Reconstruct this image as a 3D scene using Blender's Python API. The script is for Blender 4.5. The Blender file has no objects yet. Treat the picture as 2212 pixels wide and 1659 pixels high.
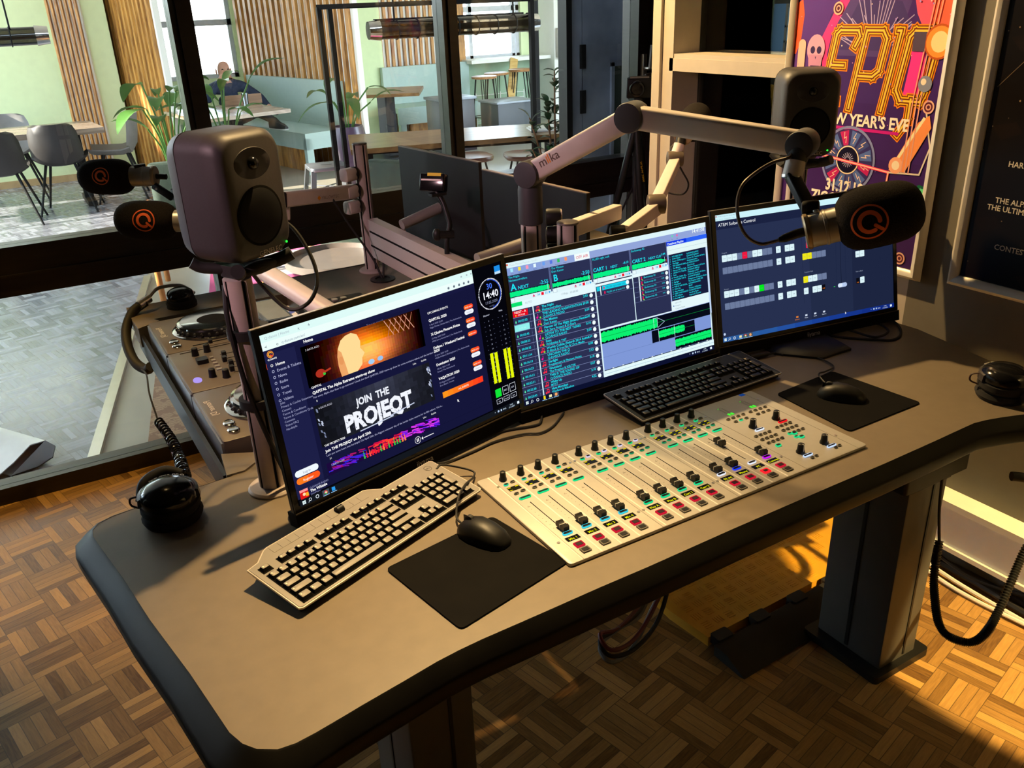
import bpy, bmesh, math, random
from mathutils import Vector as V, Matrix as M
random.seed(7)
SC = bpy.context.scene
COL = SC.collection
PI = math.pi
D = 0.74                      # desk top above the floor

# ------------------------------------------------------------------ camera
cam = bpy.data.cameras.new('camera'); cam_o = bpy.data.objects.new('camera', cam); COL.objects.link(cam_o)
cam.sensor_width = 36.0; cam.lens = 36.0 * 1847.6 / 2212.0; cam.clip_start = 0.02; cam.clip_end = 100
Rz = lambda a: M.Rotation(a, 4, 'Z'); Rx = lambda a: M.Rotation(a, 4, 'X'); Ry = lambda a: M.Rotation(a, 4, 'Y')
Tr = lambda x, y, z: M.Translation((x, y, z))
cam_o.matrix_world = Tr(0, 0, 0.9037 + D) @ Rz(-0.5220) @ Rx(PI / 2 - 0.4205) @ Rz(-0.0402)
SC.camera = cam_o
# ------------------------------------------------------------------ colour, sky, light
SC.view_settings.view_transform = 'Standard'; SC.view_settings.look = 'None'
SC.view_settings.gamma = 1.0; SC.view_settings.use_curve_mapping = False
SC.view_settings.exposure = 0.0
w = bpy.data.worlds.new('sky'); SC.world = w; w.use_nodes = True
nt = w.node_tree; bg = nt.nodes['Background']
tc = nt.nodes.new('ShaderNodeTexCoord'); sep = nt.nodes.new('ShaderNodeSeparateXYZ'); cr = nt.nodes.new('ShaderNodeValToRGB')
nt.links.new(tc.outputs['Generated'], sep.inputs[0]); nt.links.new(sep.outputs[2], cr.inputs[0])
cr.color_ramp.elements[0].position = 0.0; cr.color_ramp.elements[0].color = (0.55, 0.56, 0.55, 1)
cr.color_ramp.elements[1].position = 0.15; cr.color_ramp.elements[1].color = (0.66, 0.83, 1.0, 1)
nt.links.new(cr.outputs[0], bg.inputs[0]); bg.inputs[1].default_value = 19.0

def light(kind, name, loc, aim, energy, color, **kw):
    l = bpy.data.lights.new(name, kind); l.energy = energy; l.color = color
    for k, v in kw.items(): setattr(l, k, v)
    o = bpy.data.objects.new(name, l); COL.objects.link(o); o.location = loc
    o.rotation_euler = (V(aim) - V(loc)).to_track_quat('-Z', 'Y').to_euler()
    return o
WARM = (1.0, 0.67, 0.29); WARM2 = (1.0, 0.68, 0.24)
light('SUN', 'sun', (-8, 12, 8), (-8 + 4.6, 12 - 0.7, 8 - 1.75), 26.0, (1.0, 0.90, 0.74), angle=0.01)
PINK_L = (1.0, 0.60, 0.66)
SPOTS = [  # ceiling spots of the studio: position, aim, watts, cone, blend
    ('desk_spot', (0.95, 1.80, 2.62), (0.50, 1.04, 0.74), 330, 47, 1.0, WARM),
    ('rear_spot', (1.35, 2.90, 2.58), (2.15, 1.90, 1.30), 330, 74, 0.5, WARM),
    ('mixer_spot', (1.98, 2.02, 2.62), (1.10, 1.22, 0.9), 40, 50, 0.9, WARM),
    ('corner_spot', (2.00, -1.00, 2.62), (2.52, 0.86, 0.0), 1050, 30, 0.06, WARM2),  # tight cone edge stands in for the unseen photographer's shadow
    ('floor_spot', (-0.30, 2.95, 2.62), (-0.10, 2.88, 0.0), 150, 34, 0.9, (1.0, 0.60, 0.15)),
    ('gear_spot', (0.15, 2.65, 2.62), (0.50, 2.25, 0.74), 120, 45, 0.8, WARM),
    ('pink_spot', (-1.70, 1.10, 2.45), (0.95, 2.15, 1.05), 210, 30, 0.9, PINK_L),
]
for n, p, a, e, c, b, colr in SPOTS:
    light('SPOT', n, p, a, e, colr, spot_size=math.radians(c), spot_blend=b, shadow_soft_size=0.025)

# ------------------------------------------------------------------ materials
MATS = {}
def nodes_of(name):
    m = bpy.data.materials.new(name); m.use_nodes = True
    n = m.node_tree.nodes; return m, n, m.node_tree.links, n['Principled BSDF']
def lin(c):
    if isinstance(c, str):
        c = [int(c[i:i + 2], 16) / 255 for i in (0, 2, 4)]
        c = [x / 12.92 if x <= 0.04045 else ((x + 0.055) / 1.055) ** 2.4 for x in c]
    return (*c[:3], 1)
def mat(name, col, rough=0.5, metal=0.0, var=0.08, scale=18.0, bump=0.0, spec=0.5, stretch=None, emit=0, coat=0):
    if name in MATS: return MATS[name]
    m, n, L, b = nodes_of(name)
    c = lin(col)
    tc = n.new('ShaderNodeTexCoord'); no = n.new('ShaderNodeTexNoise'); no.inputs['Scale'].default_value = scale
    no.inputs['Detail'].default_value = 4
    if stretch:
        mp = n.new('ShaderNodeMapping'); mp.inputs['Scale'].default_value = stretch
        L.new(tc.outputs['Object'], mp.inputs[0]); L.new(mp.outputs[0], no.inputs['Vector'])
    else: L.new(tc.outputs['Object'], no.inputs['Vector'])
    rp = n.new('ShaderNodeValToRGB'); rp.color_ramp.elements[0].position = 0.3; rp.color_ramp.elements[1].position = 0.7
    rp.color_ramp.elements[0].color = (*[x * (1 - var) for x in c[:3]], 1)
    rp.color_ramp.elements[1].color = (*[min(1, x * (1 + var)) for x in c[:3]], 1)
    L.new(no.outputs['Fac'], rp.inputs[0]); L.new(rp.outputs[0], b.inputs['Base Color'])
    b.inputs['Roughness'].default_value = rough; b.inputs['Metallic'].default_value = metal
    b.inputs['Specular IOR Level'].default_value = spec
    if coat: b.inputs['Coat Weight'].default_value = coat; b.inputs['Coat Roughness'].default_value = 0.05
    if bump:
        bp = n.new('ShaderNodeBump'); bp.inputs['Strength'].default_value = bump; bp.inputs['Distance'].default_value = 0.002
        L.new(no.outputs['Fac'], bp.inputs['Height']); L.new(bp.outputs[0], b.inputs['Normal'])
    if emit:
        b.inputs['Emission Color'].default_value = c; b.inputs['Emission Strength'].default_value = emit
    MATS[name] = m; return m
def emis(hexc, k=1.0):
    key = 'glow_%s_%g' % (hexc, k)
    if key in MATS: return MATS[key]
    m = bpy.data.materials.new(key); m.use_nodes = True; n = m.node_tree.nodes; n.clear()
    e = n.new('ShaderNodeEmission'); o = n.new('ShaderNodeOutputMaterial'); m.node_tree.links.new(e.outputs[0], o.inputs[0])
    e.inputs[0].default_value = lin(hexc); e.inputs[1].default_value = k
    MATS[key] = m; return m
def paint(hexc, rough=0.45):
    return mat('print_%s_%g' % (hexc, rough), hexc, rough, var=0.03, spec=0.25)
def glass(name, tint=(1, 1, 1), gl=1.0, rough=0.0):
    if name in MATS: return MATS[name]
    m = bpy.data.materials.new(name); m.use_nodes = True; n = m.node_tree.nodes; n.clear(); L = m.node_tree.links
    t = n.new('ShaderNodeBsdfTransparent'); t.inputs[0].default_value = (*tint, 1)
    g = n.new('ShaderNodeBsdfGlossy'); g.inputs['Roughness'].default_value = rough
    f = n.new('ShaderNodeFresnel'); f.inputs[0].default_value = 1.45
    k = n.new('ShaderNodeMath'); k.operation = 'MULTIPLY'; k.inputs[1].default_value = gl; L.new(f.outputs[0], k.inputs[0])
    mx = n.new('ShaderNodeMixShader'); o = n.new('ShaderNodeOutputMaterial')
    L.new(k.outputs[0], mx.inputs[0]); L.new(t.outputs[0], mx.inputs[1]); L.new(g.outputs[0], mx.inputs[2]); L.new(mx.outputs[0], o.inputs[0])
    MATS[name] = m; return m
def parquet(name, ca, cb, s=0.132, ang=13, rough=0.35, slats=5):
    m, n, L, b = nodes_of(name)
    def mth(op, a, c=None):
        x = n.new('ShaderNodeMath'); x.operation = op
        for i, q in enumerate((a, c)):
            if q is None: continue
            if isinstance(q, (int, float)): x.inputs[i].default_value = q
            else: L.new(q, x.inputs[i])
        return x.outputs[0]
    tc = n.new('ShaderNodeTexCoord'); mp = n.new('ShaderNodeMapping'); mp.inputs['Rotation'].default_value = (0, 0, math.radians(-ang))
    mp.inputs['Scale'].default_value = (1 / s, 1 / s, 1 / s)
    L.new(tc.outputs['Object'], mp.inputs[0]); sp = n.new('ShaderNodeSeparateXYZ'); L.new(mp.outputs[0], sp.inputs[0])
    u, v = sp.outputs[0], sp.outputs[1]
    cu, cv = mth('FLOOR', u), mth('FLOOR', v)
    fu, fv = mth('SUBTRACT', u, cu), mth('SUBTRACT', v, cv)
    par = mth('FLOORED_MODULO', mth('ADD', cu, cv), 2)
    def mix(a, c):   # par ? c : a
        return mth('ADD', mth('MULTIPLY', a, mth('SUBTRACT', 1, par)), mth('MULTIPLY', c, par))
    across, along = mix(fu, fv), mix(fv, fu)
    sl = mth('MULTIPLY', across, slats); si = mth('FLOOR', sl); sf = mth('SUBTRACT', sl, si)
    cv3 = n.new('ShaderNodeCombineXYZ'); L.new(mth('ADD', cu, mth('MULTIPLY', si, 0.137)), cv3.inputs[0]); L.new(cv, cv3.inputs[1]); L.new(si, cv3.inputs[2])
    wn = n.new('ShaderNodeTexWhiteNoise'); L.new(cv3.outputs[0], wn.inputs['Vector'])
    gr = n.new('ShaderNodeCombineXYZ'); L.new(mth('MULTIPLY', along, 1.2), gr.inputs[0]); L.new(mth('MULTIPLY', sl, 2.2), gr.inputs[1]); L.new(mth('MULTIPLY', wn.outputs['Value'], 60), gr.inputs[2])
    ns = n.new('ShaderNodeTexNoise'); ns.inputs['Scale'].default_value = 2.4; ns.inputs['Detail'].default_value = 6; ns.inputs['Distortion'].default_value = 0.6
    L.new(gr.outputs[0], ns.inputs['Vector'])
    fac = mth('ADD', mth('MULTIPLY', wn.outputs['Value'], 0.62), mth('MULTIPLY', ns.outputs['Fac'], 0.5))
    rp = n.new('ShaderNodeValToRGB'); rp.color_ramp.elements[0].position = 0.15; rp.color_ramp.elements[1].position = 0.95
    rp.color_ramp.elements[0].color = lin(ca); rp.color_ramp.elements[1].color = lin(cb); L.new(fac, rp.inputs[0])
    edge = mth('MINIMUM', mth('MINIMUM', sf, mth('SUBTRACT', 1, sf)), mth('MULTIPLY', mth('MINIMUM', along, mth('SUBTRACT', 1, along)), slats))
    gap = mth('GREATER_THAN', edge, 0.035)
    mx = n.new('ShaderNodeMix'); mx.data_type = 'RGBA'; mx.inputs[6].default_value = (0.05, 0.03, 0.018, 1)
    L.new(mth('ADD', mth('MULTIPLY', gap, 0.7), 0.3), mx.inputs[0]); L.new(rp.outputs[0], mx.inputs[7]); L.new(mx.outputs[2], b.inputs['Base Color'])
    L.new(mth('ADD', mth('MULTIPLY', wn.outputs['Value'], 0.14), rough - 0.07), b.inputs['Roughness'])
    bp = n.new('ShaderNodeBump'); bp.inputs['Strength'].default_value = 0.25; bp.inputs['Distance'].default_value = 0.001
    L.new(gap, bp.inputs['Height']); L.new(bp.outputs[0], b.inputs['Normal'])
    return m
def rug_mat(name, field, ground, accent, k=9.0):
    m, n, L, b = nodes_of(name)
    tc = n.new('ShaderNodeTexCoord'); vo = n.new('ShaderNodeTexVoronoi'); vo.inputs['Scale'].default_value = k
    no = n.new('ShaderNodeTexNoise'); no.inputs['Scale'].default_value = k * 1.7; no.inputs['Detail'].default_value = 5
    wv = n.new('ShaderNodeTexWave'); wv.wave_type = 'RINGS'; wv.inputs['Scale'].default_value = k * 0.9; wv.inputs['Distortion'].default_value = 7; wv.inputs['Detail'].default_value = 3
    for t in (vo, no, wv): L.new(tc.outputs['Object'], t.inputs['Vector'])
    a = n.new('ShaderNodeValToRGB'); a.color_ramp.interpolation = 'CONSTANT'
    e = a.color_ramp.elements; e[0].color = lin(ground); e[0].position = 0; e[1].position = 0.5; e[1].color = lin(field)
    x = e.new(0.68); x.color = lin(accent); x = e.new(0.82); x.color = lin(ground)
    L.new(wv.outputs['Fac'], a.inputs[0])
    c = n.new('ShaderNodeValToRGB'); c.color_ramp.interpolation = 'CONSTANT'
    c.color_ramp.elements[0].color = (0, 0, 0, 1); c.color_ramp.elements[1].position = 0.52; c.color_ramp.elements[1].color = (1, 1, 1, 1)
    L.new(no.outputs['Fac'], c.inputs[0])
    mx = n.new('ShaderNodeMix'); mx.data_type = 'RGBA'; L.new(c.outputs[0], mx.inputs[0]); L.new(a.outputs[0], mx.inputs[6]); mx.inputs[7].default_value = lin(field)
    L.new(mx.outputs[2], b.inputs['Base Color']); b.inputs['Roughness'].default_value = 0.95
    return m

BLK = mat('black_plastic', (0.009, 0.009, 0.009), 0.45, var=0.2, spec=0.35)
BLKG = mat('black_gloss', (0.008, 0.008, 0.009), 0.15, var=0.2)
BLKM = mat('black_matte', (0.0042, 0.0036, 0.003), 0.85, var=0.25, spec=0.12)
RUB = mat('black_rubber', (0.014, 0.013, 0.013), 0.65, var=0.2)
FOAM = mat('black_foam', (0.016, 0.013, 0.011), 1.0, var=0.5, scale=420, bump=0.5, spec=0.1)
ALU = mat('brushed_aluminium', (0.56, 0.47, 0.43), 0.45, metal=0.12, var=0.05, scale=40, stretch=(1, 1, 40))
ALUW = mat('light_aluminium', (0.68, 0.59, 0.54), 0.45, metal=0.1, var=0.04)
STEEL = mat('steel', (0.62, 0.60, 0.57), 0.28, metal=0.9, var=0.05)
DKG = mat('dark_grey_plastic', (0.042, 0.040, 0.046), 0.5, var=0.1)
MIDG = mat('mid_grey_plastic', (0.16, 0.16, 0.165), 0.5, var=0.06)
SILV = mat('silver_paint', (0.42, 0.39, 0.35), 0.38, metal=0.45, var=0.06)
WHITE = mat('white_paint', (0.75, 0.74, 0.70), 0.5, var=0.03)
DWOOD = mat('dark_stained_wood', (0.022, 0.015, 0.011), 0.38, var=0.35, scale=9, stretch=(1, 1, 12), bump=0.1)
ORANGE = mat('orange_print', (0.85, 0.13, 0.02), 0.7, var=0.04)

# ------------------------------------------------------------------ mesh building
class MB:
    def __init__(s): s.v = []; s.f = []; s.mi = []; s.T = M.Identity(4); s.k = 0; s.mats = []
    def use(s, m):
        if m not in s.mats: s.mats.append(m)
        s.k = s.mats.index(m); return s
    def add(s, vs, fs):
        o = len(s.v); T = s.T
        s.v += [tuple(T @ V(p)) for p in vs]
        s.f += [tuple(o + i for i in f) for f in fs]; s.mi += [s.k] * len(fs); return s
    def box(s, a, b):
        x0, y0, z0 = a; x1, y1, z1 = b
        return s.add([(x0, y0, z0), (x1, y0, z0), (x1, y1, z0), (x0, y1, z0), (x0, y0, z1), (x1, y0, z1), (x1, y1, z1), (x0, y1, z1)],
                     [(3, 2, 1, 0), (4, 5, 6, 7), (0, 1, 5, 4), (1, 2, 6, 5), (2, 3, 7, 6), (3, 0, 4, 7)])
    def cbox(s, c, d): return s.box([c[i] - d[i] / 2 for i in range(3)], [c[i] + d[i] / 2 for i in range(3)])
    def loft(s, rings, cap=True, close=False):
        n = len(rings[0]); vs = [p for r in rings for p in r]; fs = []
        R = len(rings)
        for i in range(R if close else R - 1):
            for j in range(n):
                a, b = i * n + j, i * n + (j + 1) % n; c, d = ((i + 1) % R) * n + (j + 1) % n, ((i + 1) % R) * n + j
                fs.append((a, b, c, d))
        if cap and not close: fs.append(tuple(range(n))[::-1]); fs.append(tuple((R - 1) * n + j for j in range(n)))
        return s.add(vs, fs)
    def prism(s, poly, z0, z1): return s.loft([[(x, y, z0) for x, y in poly], [(x, y, z1) for x, y in poly]])
    def rbox(s, a, b, r=0.01, ch=0.0, n=4):
        x0, y0, z0 = a; x1, y1, z1 = b
        rr = lambda d: rrect(x0 + d, y0 + d, x1 - d, y1 - d, max(r - d, 1e-4), n)
        P = lambda d, z: [(x, y, z) for x, y in rr(d)]
        if ch: return s.loft([P(ch, z0), P(ch * .3, z0 + ch * .3), P(0, z0 + ch), P(0, z1 - ch), P(ch * .3, z1 - ch * .3), P(ch, z1)])
        return s.loft([P(0, z0), P(0, z1)])
    def tube(s, pts, r, n=8, cap=True, close=False):
        pts = [V(p) for p in pts]; N = len(pts); rs = r if isinstance(r, (list, tuple)) else [r] * N
        tg = []
        for i in range(N):
            a = pts[i - 1] if (i or close) else pts[0]; b = pts[(i + 1) % N] if (i < N - 1 or close) else pts[-1]
            t = b - a; tg.append(t.normalized() if t.length > 1e-9 else V((0, 0, 1)))
        u = tg[0].orthogonal().normalized(); rings = []
        for i in range(N):
            u = (u - tg[i] * u.dot(tg[i])); u = u.normalized() if u.length > 1e-6 else tg[i].orthogonal().normalized()
            w_ = tg[i].cross(u)
            rings.append([tuple(pts[i] + (u * math.cos(2 * PI * j / n) + w_ * math.sin(2 * PI * j / n)) * rs[i]) for j in range(n)])
        return s.loft(rings, cap, close)
    def cyl(s, a, b, r, r2=None, n=20): return s.tube([a, b], [r, r if r2 is None else r2], n)
    def lathe(s, prof, n=24, ax=None, sx=1.0, sy=1.0):
        T = s.T
        if ax is not None: s.T = T @ ax
        s.loft([[(sx * r * math.cos(2 * PI * j / n), sy * r * math.sin(2 * PI * j / n), z) for j in range(n)] for r, z in prof]); s.T = T; return s
    def ell(s, c, r, n=16, m=8):
        return s.lathe2(c, r, n, m)
    def lathe2(s, c, r, n, m):
        rings = []
        for i in range(m + 1):
            a = -PI / 2 + PI * i / m; q = max(math.cos(a), 1e-3)
            rings.append([(c[0] + r[0] * q * math.cos(2 * PI * j / n), c[1] + r[1] * q * math.sin(2 * PI * j / n), c[2] + r[2] * math.sin(a)) for j in range(n)])
        return s.loft(rings)
    def bar(s, a, b, wd, ht, up=(0, 0, 1)):
        a, b = V(a), V(b); T = s.T; s.T = T @ frame(a, b, up); L = (b - a).length
        s.box((-wd / 2, -ht / 2, 0), (wd / 2, ht / 2, L)); s.T = T; return s
def frame(a, b, up=(0, 0, 1)):
    """local z runs from a to b, local y as near to up as can be"""
    z = (V(b) - V(a)).normalized(); u = V(up)
    if abs(z.dot(u)) > 0.999: u = V((0, 1, 0))
    x = u.cross(z).normalized(); y = z.cross(x)
    R = M((x, y, z)).transposed().to_4x4(); return M.Translation(V(a)) @ R
def rrect(x0, y0, x1, y1, r, n=4):
    P = []
    for cx, cy, a0 in ((x1 - r, y0 + r, -PI / 2), (x1 - r, y1 - r, 0), (x0 + r, y1 - r, PI / 2), (x0 + r, y0 + r, PI)):
        for i in range(n + 1): a = a0 + PI / 2 * i / n; P.append((cx + r * math.cos(a), cy + r * math.sin(a)))
    return P
def smooth(pts, k=6):
    P = [V(p) for p in pts]; P = [P[0] * 2 - P[1]] + P + [P[-1] * 2 - P[-2]]; out = []
    for i in range(1, len(P) - 2):
        for j in range(k):
            t = j / k; a, b, c, d = P[i - 1:i + 3]
            out.append(0.5 * ((2 * b) + (c - a) * t + (2 * a - 5 * b + 4 * c - d) * t * t + (3 * b - a - 3 * c + d) * t ** 3))
    return out + [P[-2]]
def build(name, mb, mats=None, parent=None, inv=None, flat=False):
    me = bpy.data.meshes.new(name); me.from_pydata(mb.v, [], mb.f)
    for m in (mb.mats or ([mats] if not isinstance(mats, (list, tuple)) else mats)): me.materials.append(m)
    me.polygons.foreach_set('material_index', mb.mi)
    if inv is not None: me.transform(inv)
    if not flat:
        bm = bmesh.new(); bm.from_mesh(me); bmesh.ops.recalc_face_normals(bm, faces=bm.faces); bm.to_mesh(me); bm.free()
        me.polygons.foreach_set('use_smooth', [True] * len(me.polygons)); me.set_sharp_from_angle(angle=math.radians(38))
    o = bpy.data.objects.new(name, me); COL.objects.link(o)
    if parent: o.parent = parent
    me.update(); return o
def tag(o, label=None, cat=None, group=None, kind=None):
    if label: o['label'] = label
    if cat: o['category'] = cat
    if group: o['group'] = group
    if kind: o['kind'] = kind
    return o
class Thing:
    def __init__(s, name, label, cat, loc=(0, 0, 0), rz=0.0, group=None, mw=None):
        s.o = bpy.data.objects.new(name, None); COL.objects.link(s.o); s.o.empty_display_size = 0.1
        s.mw = mw if mw is not None else Tr(*loc) @ Rz(rz); s.o.matrix_world = s.mw; s.inv = s.mw.inverted(); tag(s.o, label, cat, group)
    def part(s, name, mb, mats=None, parent=None, label=None, flat=False):      # built in the thing's own axes
        o = build(name, mb, mats, parent or s.o, None, flat)
        if label: o['label'] = label
        return o
    def wpart(s, name, mb, mats=None, parent=None, label=None, flat=False):     # built in the room's axes
        o = build(name, mb, mats, parent or s.o, s.inv, flat)
        if label: o['label'] = label
        return o
def single(name, label, cat, mb, mats=None, loc=None, group=None, rz=0):
    L = V(loc) if loc is not None else V(mb.v[0])
    mw = M.Translation(L) @ Rz(rz)
    o = build(name, mb, mats, None, mw.inverted()); o.matrix_world = mw; tag(o, label, cat, group); return o
def struct(name, mb, mats=None, label=None):
    o = build(name, mb, mats); tag(o, label, None, None, 'structure'); return o
def dup(root, mw, label=None, group=None):
    def cp(o, par):
        c = o.copy(); COL.objects.link(c); c.parent = par
        for ch in list(o.children): cp(ch, c)
        return c
    r = cp(root, None); r.matrix_world = mw
    if label: r['label'] = label
    if group: r['group'] = group
    return r
_tc = {}
def text_geo(t, size, bold=0.0, shear=0.0, align='LEFT'):
    key = (t, bold, shear, align)
    if key not in _tc:
        c = bpy.data.curves.new('t', 'FONT'); c.body = t; c.size = 1; c.resolution_u = 2; c.offset = bold; c.shear = shear; c.align_x = align
        o = bpy.data.objects.new('t', c); COL.objects.link(o); bpy.context.view_layer.update()
        me = o.evaluated_get(bpy.context.evaluated_depsgraph_get()).to_mesh()
        _tc[key] = ([tuple(v.co) for v in me.vertices], [tuple(p.vertices) for p in me.polygons])
        bpy.data.objects.remove(o); bpy.data.curves.remove(c)
    vs, fs = _tc[key]; return [(x * size, y * size) for x, y, _ in vs], fs
class D2:
    """flat drawing on a surface: W x H units, origin top left, y down; mapped by mp(x, y, lift)"""
    def __init__(s, mb, mp, mf, dz=2e-5, z0=1e-4): s.mb = mb; s.mp = mp; s.mf = mf; s.z = z0; s.dz = dz
    def _put(s, pts, fs, c): s.z += s.dz; s.mb.use(s.mf(c)); s.mb.add([s.mp(x, y, s.z) for x, y in pts], fs)
    def rect(s, x, y, w, h, c): s._put([(x, y + h), (x + w, y + h), (x + w, y), (x, y)], [(0, 1, 2, 3)], c)
    def poly(s, pts, c): s._put(pts, [tuple(range(len(pts)))], c)
    def pill(s, x, y, w, h, c, r=None): s.poly(rrect(x, y, x + w, y + h, min(r or h / 2, h / 2, w / 2) * 0.999, 5), c)
    def text(s, x, y, t, size, c, bold=0.0, shear=0.0, align='LEFT', sx=1.0):   # y is the base line, size about 1.4 x cap height
        p, f = text_geo(t, size, bold, shear, align); s._put([(x + a * sx, y - b) for a, b in p], f, c)
    def circ(s, x, y, r, c, n=20, ry=None, xm=1e9): s.poly([(min(xm, x + r * math.cos(2 * PI * i / n)), y + (ry or r) * math.sin(2 * PI * i / n)) for i in range(n)], c)
    def ring(s, x, y, r0, r1, c, a0=0, a1=360, n=40):
        A = [math.radians(a0 + (a1 - a0) * i / n) for i in range(n + 1)]
        p = [(x + r0 * math.cos(a), y + r0 * math.sin(a)) for a in A] + [(x + r1 * math.cos(a), y + r1 * math.sin(a)) for a in A]
        s._put(p, [(i, i + 1, n + 2 + i, n + 1 + i) for i in range(n)], c)
    def line(s, pts, wd, c, caps=True):
        for (x0, y0), (x1, y1) in zip(pts, pts[1:]):
            dx, dy = x1 - x0, y1 - y0; L = math.hypot(dx, dy) or 1; dx, dy = dx / L * wd / 2, dy / L * wd / 2
            ex, ey = (dx, dy) if caps else (0, 0)
            s._put([(x0 - ex - dy, y0 - ey + dx), (x1 + ex - dy, y1 + ey + dx), (x1 + ex + dy, y1 + ey - dx), (x0 - ex + dy, y0 - ey - dx)], [(0, 1, 2, 3)], c)
def wood(name, a, b, scale=3.0, stretch=(1, 9, 9), rough=0.45):
    if name in MATS: return MATS[name]
    m, n, L, bs = nodes_of(name)
    tc = n.new('ShaderNodeTexCoord'); mp = n.new('ShaderNodeMapping'); mp.inputs['Scale'].default_value = stretch
    no = n.new('ShaderNodeTexNoise'); no.inputs['Scale'].default_value = scale; no.inputs['Detail'].default_value = 8; no.inputs['Distortion'].default_value = 0.8
    L.new(tc.outputs['Object'], mp.inputs[0]); L.new(mp.outputs[0], no.inputs['Vector'])
    r = n.new('ShaderNodeValToRGB'); r.color_ramp.elements[0].position = 0.32; r.color_ramp.elements[1].position = 0.68
    r.color_ramp.elements[0].color = lin(a); r.color_ramp.elements[1].color = lin(b)
    L.new(no.outputs['Fac'], r.inputs[0]); L.new(r.outputs[0], bs.inputs['Base Color']); bs.inputs['Roughness'].default_value = rough
    MATS[name] = m; return m
# ================================================================== the setting
WY = 3.36                      # plane of the glass front between studio and cafe
PARQ = parquet('oak_mosaic_parquet', '5f4022', 'cfa05c')
WGREY = mat('warm_grey_wall', (0.16, 0.140, 0.105), 0.75, var=0.04)
WCREAM = mat('cream_wall', (0.50, 0.43, 0.36), 0.7, var=0.03)
WGREEN = mat('pale_green_wall', (0.66, 0.76, 0.44), 0.8, var=0.03)
WGREEN2 = mat('sage_green_wall', (0.30, 0.42, 0.29), 0.8, var=0.04)
WWHITE = mat('white_wall', (0.78, 0.78, 0.72), 0.8, var=0.02)
CEIL = mat('dark_ceiling', (0.05, 0.048, 0.045), 0.9)
FRAMEM = mat('dark_brown_frame', (0.018, 0.013, 0.010), 0.35, var=0.3, scale=7, stretch=(1, 1, 9))
CREAMF = mat('cream_frame_paint', (0.42, 0.37, 0.30), 0.5, var=0.04)
GL = glass('clear_glass', (0.96, 0.97, 0.97)); GLR = glass('tinted_glass', (0.62, 0.66, 0.62))
OAK = wood('oak_slats', '8a5a26', 'cf9648', 4, (6, 6, 1))
CONC = mat('pale_concrete', (0.34, 0.31, 0.25), 0.30, var=0.10, scale=2.5)

PARQ2 = parquet('cafe_parquet_sky_sheen', '575a63', '9fa2ad', rough=0.24)  # same oak parquet, daylight sheen put into the blue-grey colour
struct('floor', MB().box((-4.2, -2.6, -0.1), (10.2, 3.43, 0)), PARQ)
struct('floor_cafe', MB().box((-4.2, 3.43, -0.1), (10.2, 15.2, 0)), PARQ2)
mb = MB(); mb.prism([(0.05, 3.44), (2.72, 3.44), (2.75, 3.5), (3.95, 5.0), (10.2, 5.0), (10.2, 12.0), (1.1, 12.0), (1.5, 9.55)], 0.0005, 0.006)
struct('floor_lounge', mb, CONC, 'pale smooth floor of the cafe beyond the glass')
mb = MB(); mb.bar((0.035, 3.44, 0.012), (0.70, 6.15, 0.012), 0.045, 0.03)
struct('trim_1', mb, STEEL, 'bright metal edging strip on the cafe floor')
struct('ceiling', MB().box((-3.1, -2.6, 2.75), (2.75, 3.44, 2.85)), CEIL)
struct('ceiling_cafe', MB().box((-4.2, 3.44, 3.1), (10.2, 15.2, 3.2)), WWHITE)
DARKW = mat('dark_unseen_wall', (0.025, 0.024, 0.023), 0.95, scale=40)  # unseen walls, coloured dark to cut bounced light
struct('wall_front', MB().box((-3.1, -2.7, 0), (2.45, -2.5, 2.75)), DARKW)
struct('wall_left', MB().box((-3.2, -2.6, 0), (-3.0, 3.3, 2.75)), DARKW)
# right wall with the internal window
wb, wt = D + 0.05, 2.35
mb = MB().use(WGREY)
mb.box((2.25, -2.6, 0), (2.45, 1.515, 2.75)); mb.use(WCREAM)
mb.box((2.25, 1.515, 0), (2.45, 2.735, wb)); mb.box((2.25, 1.515, wt), (2.45, 2.735, 2.75)); mb.box((2.25, 1.515, wb), (2.45, 1.93, wt))
mb.box((2.25, 2.655, wb), (2.45, 2.735, wt))
struct('wall_right', mb, label='warm grey and cream wall with posters')
mb = MB().use(CREAMF)
for y0, y1 in ((2.60, 2.66), (1.93, 1.97)): mb.box((2.238, y0, wb - 0.02), (2.44, y1, wt))
mb.box((2.225, 2.66, 0.0), (2.26, 2.70, wt + .1)); mb.box((2.238, 1.93, wb - 0.05), (2.44, 2.66, wb)); mb.box((2.238, 1.93, wt), (2.44, 2.66, wt + 0.06))
w1 = struct('window_1', mb, label='cream painted window frame in the right wall')
mb = MB().use(CREAMF); mb.box((2.242, 1.93, D + 0.655), (2.44, 2.60, D + 0.705)); mb.box((2.238, 1.93, D + 0.645), (2.25, 2.62, D + 0.69))
build('window_rail', mb, parent=w1)
for z0, z1 in ((wb, D + 0.65), (D + 0.705, wt)): build('pane', MB().box((2.365, 1.97, z0), (2.371, 2.60, z1)), GLR, w1)
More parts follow.
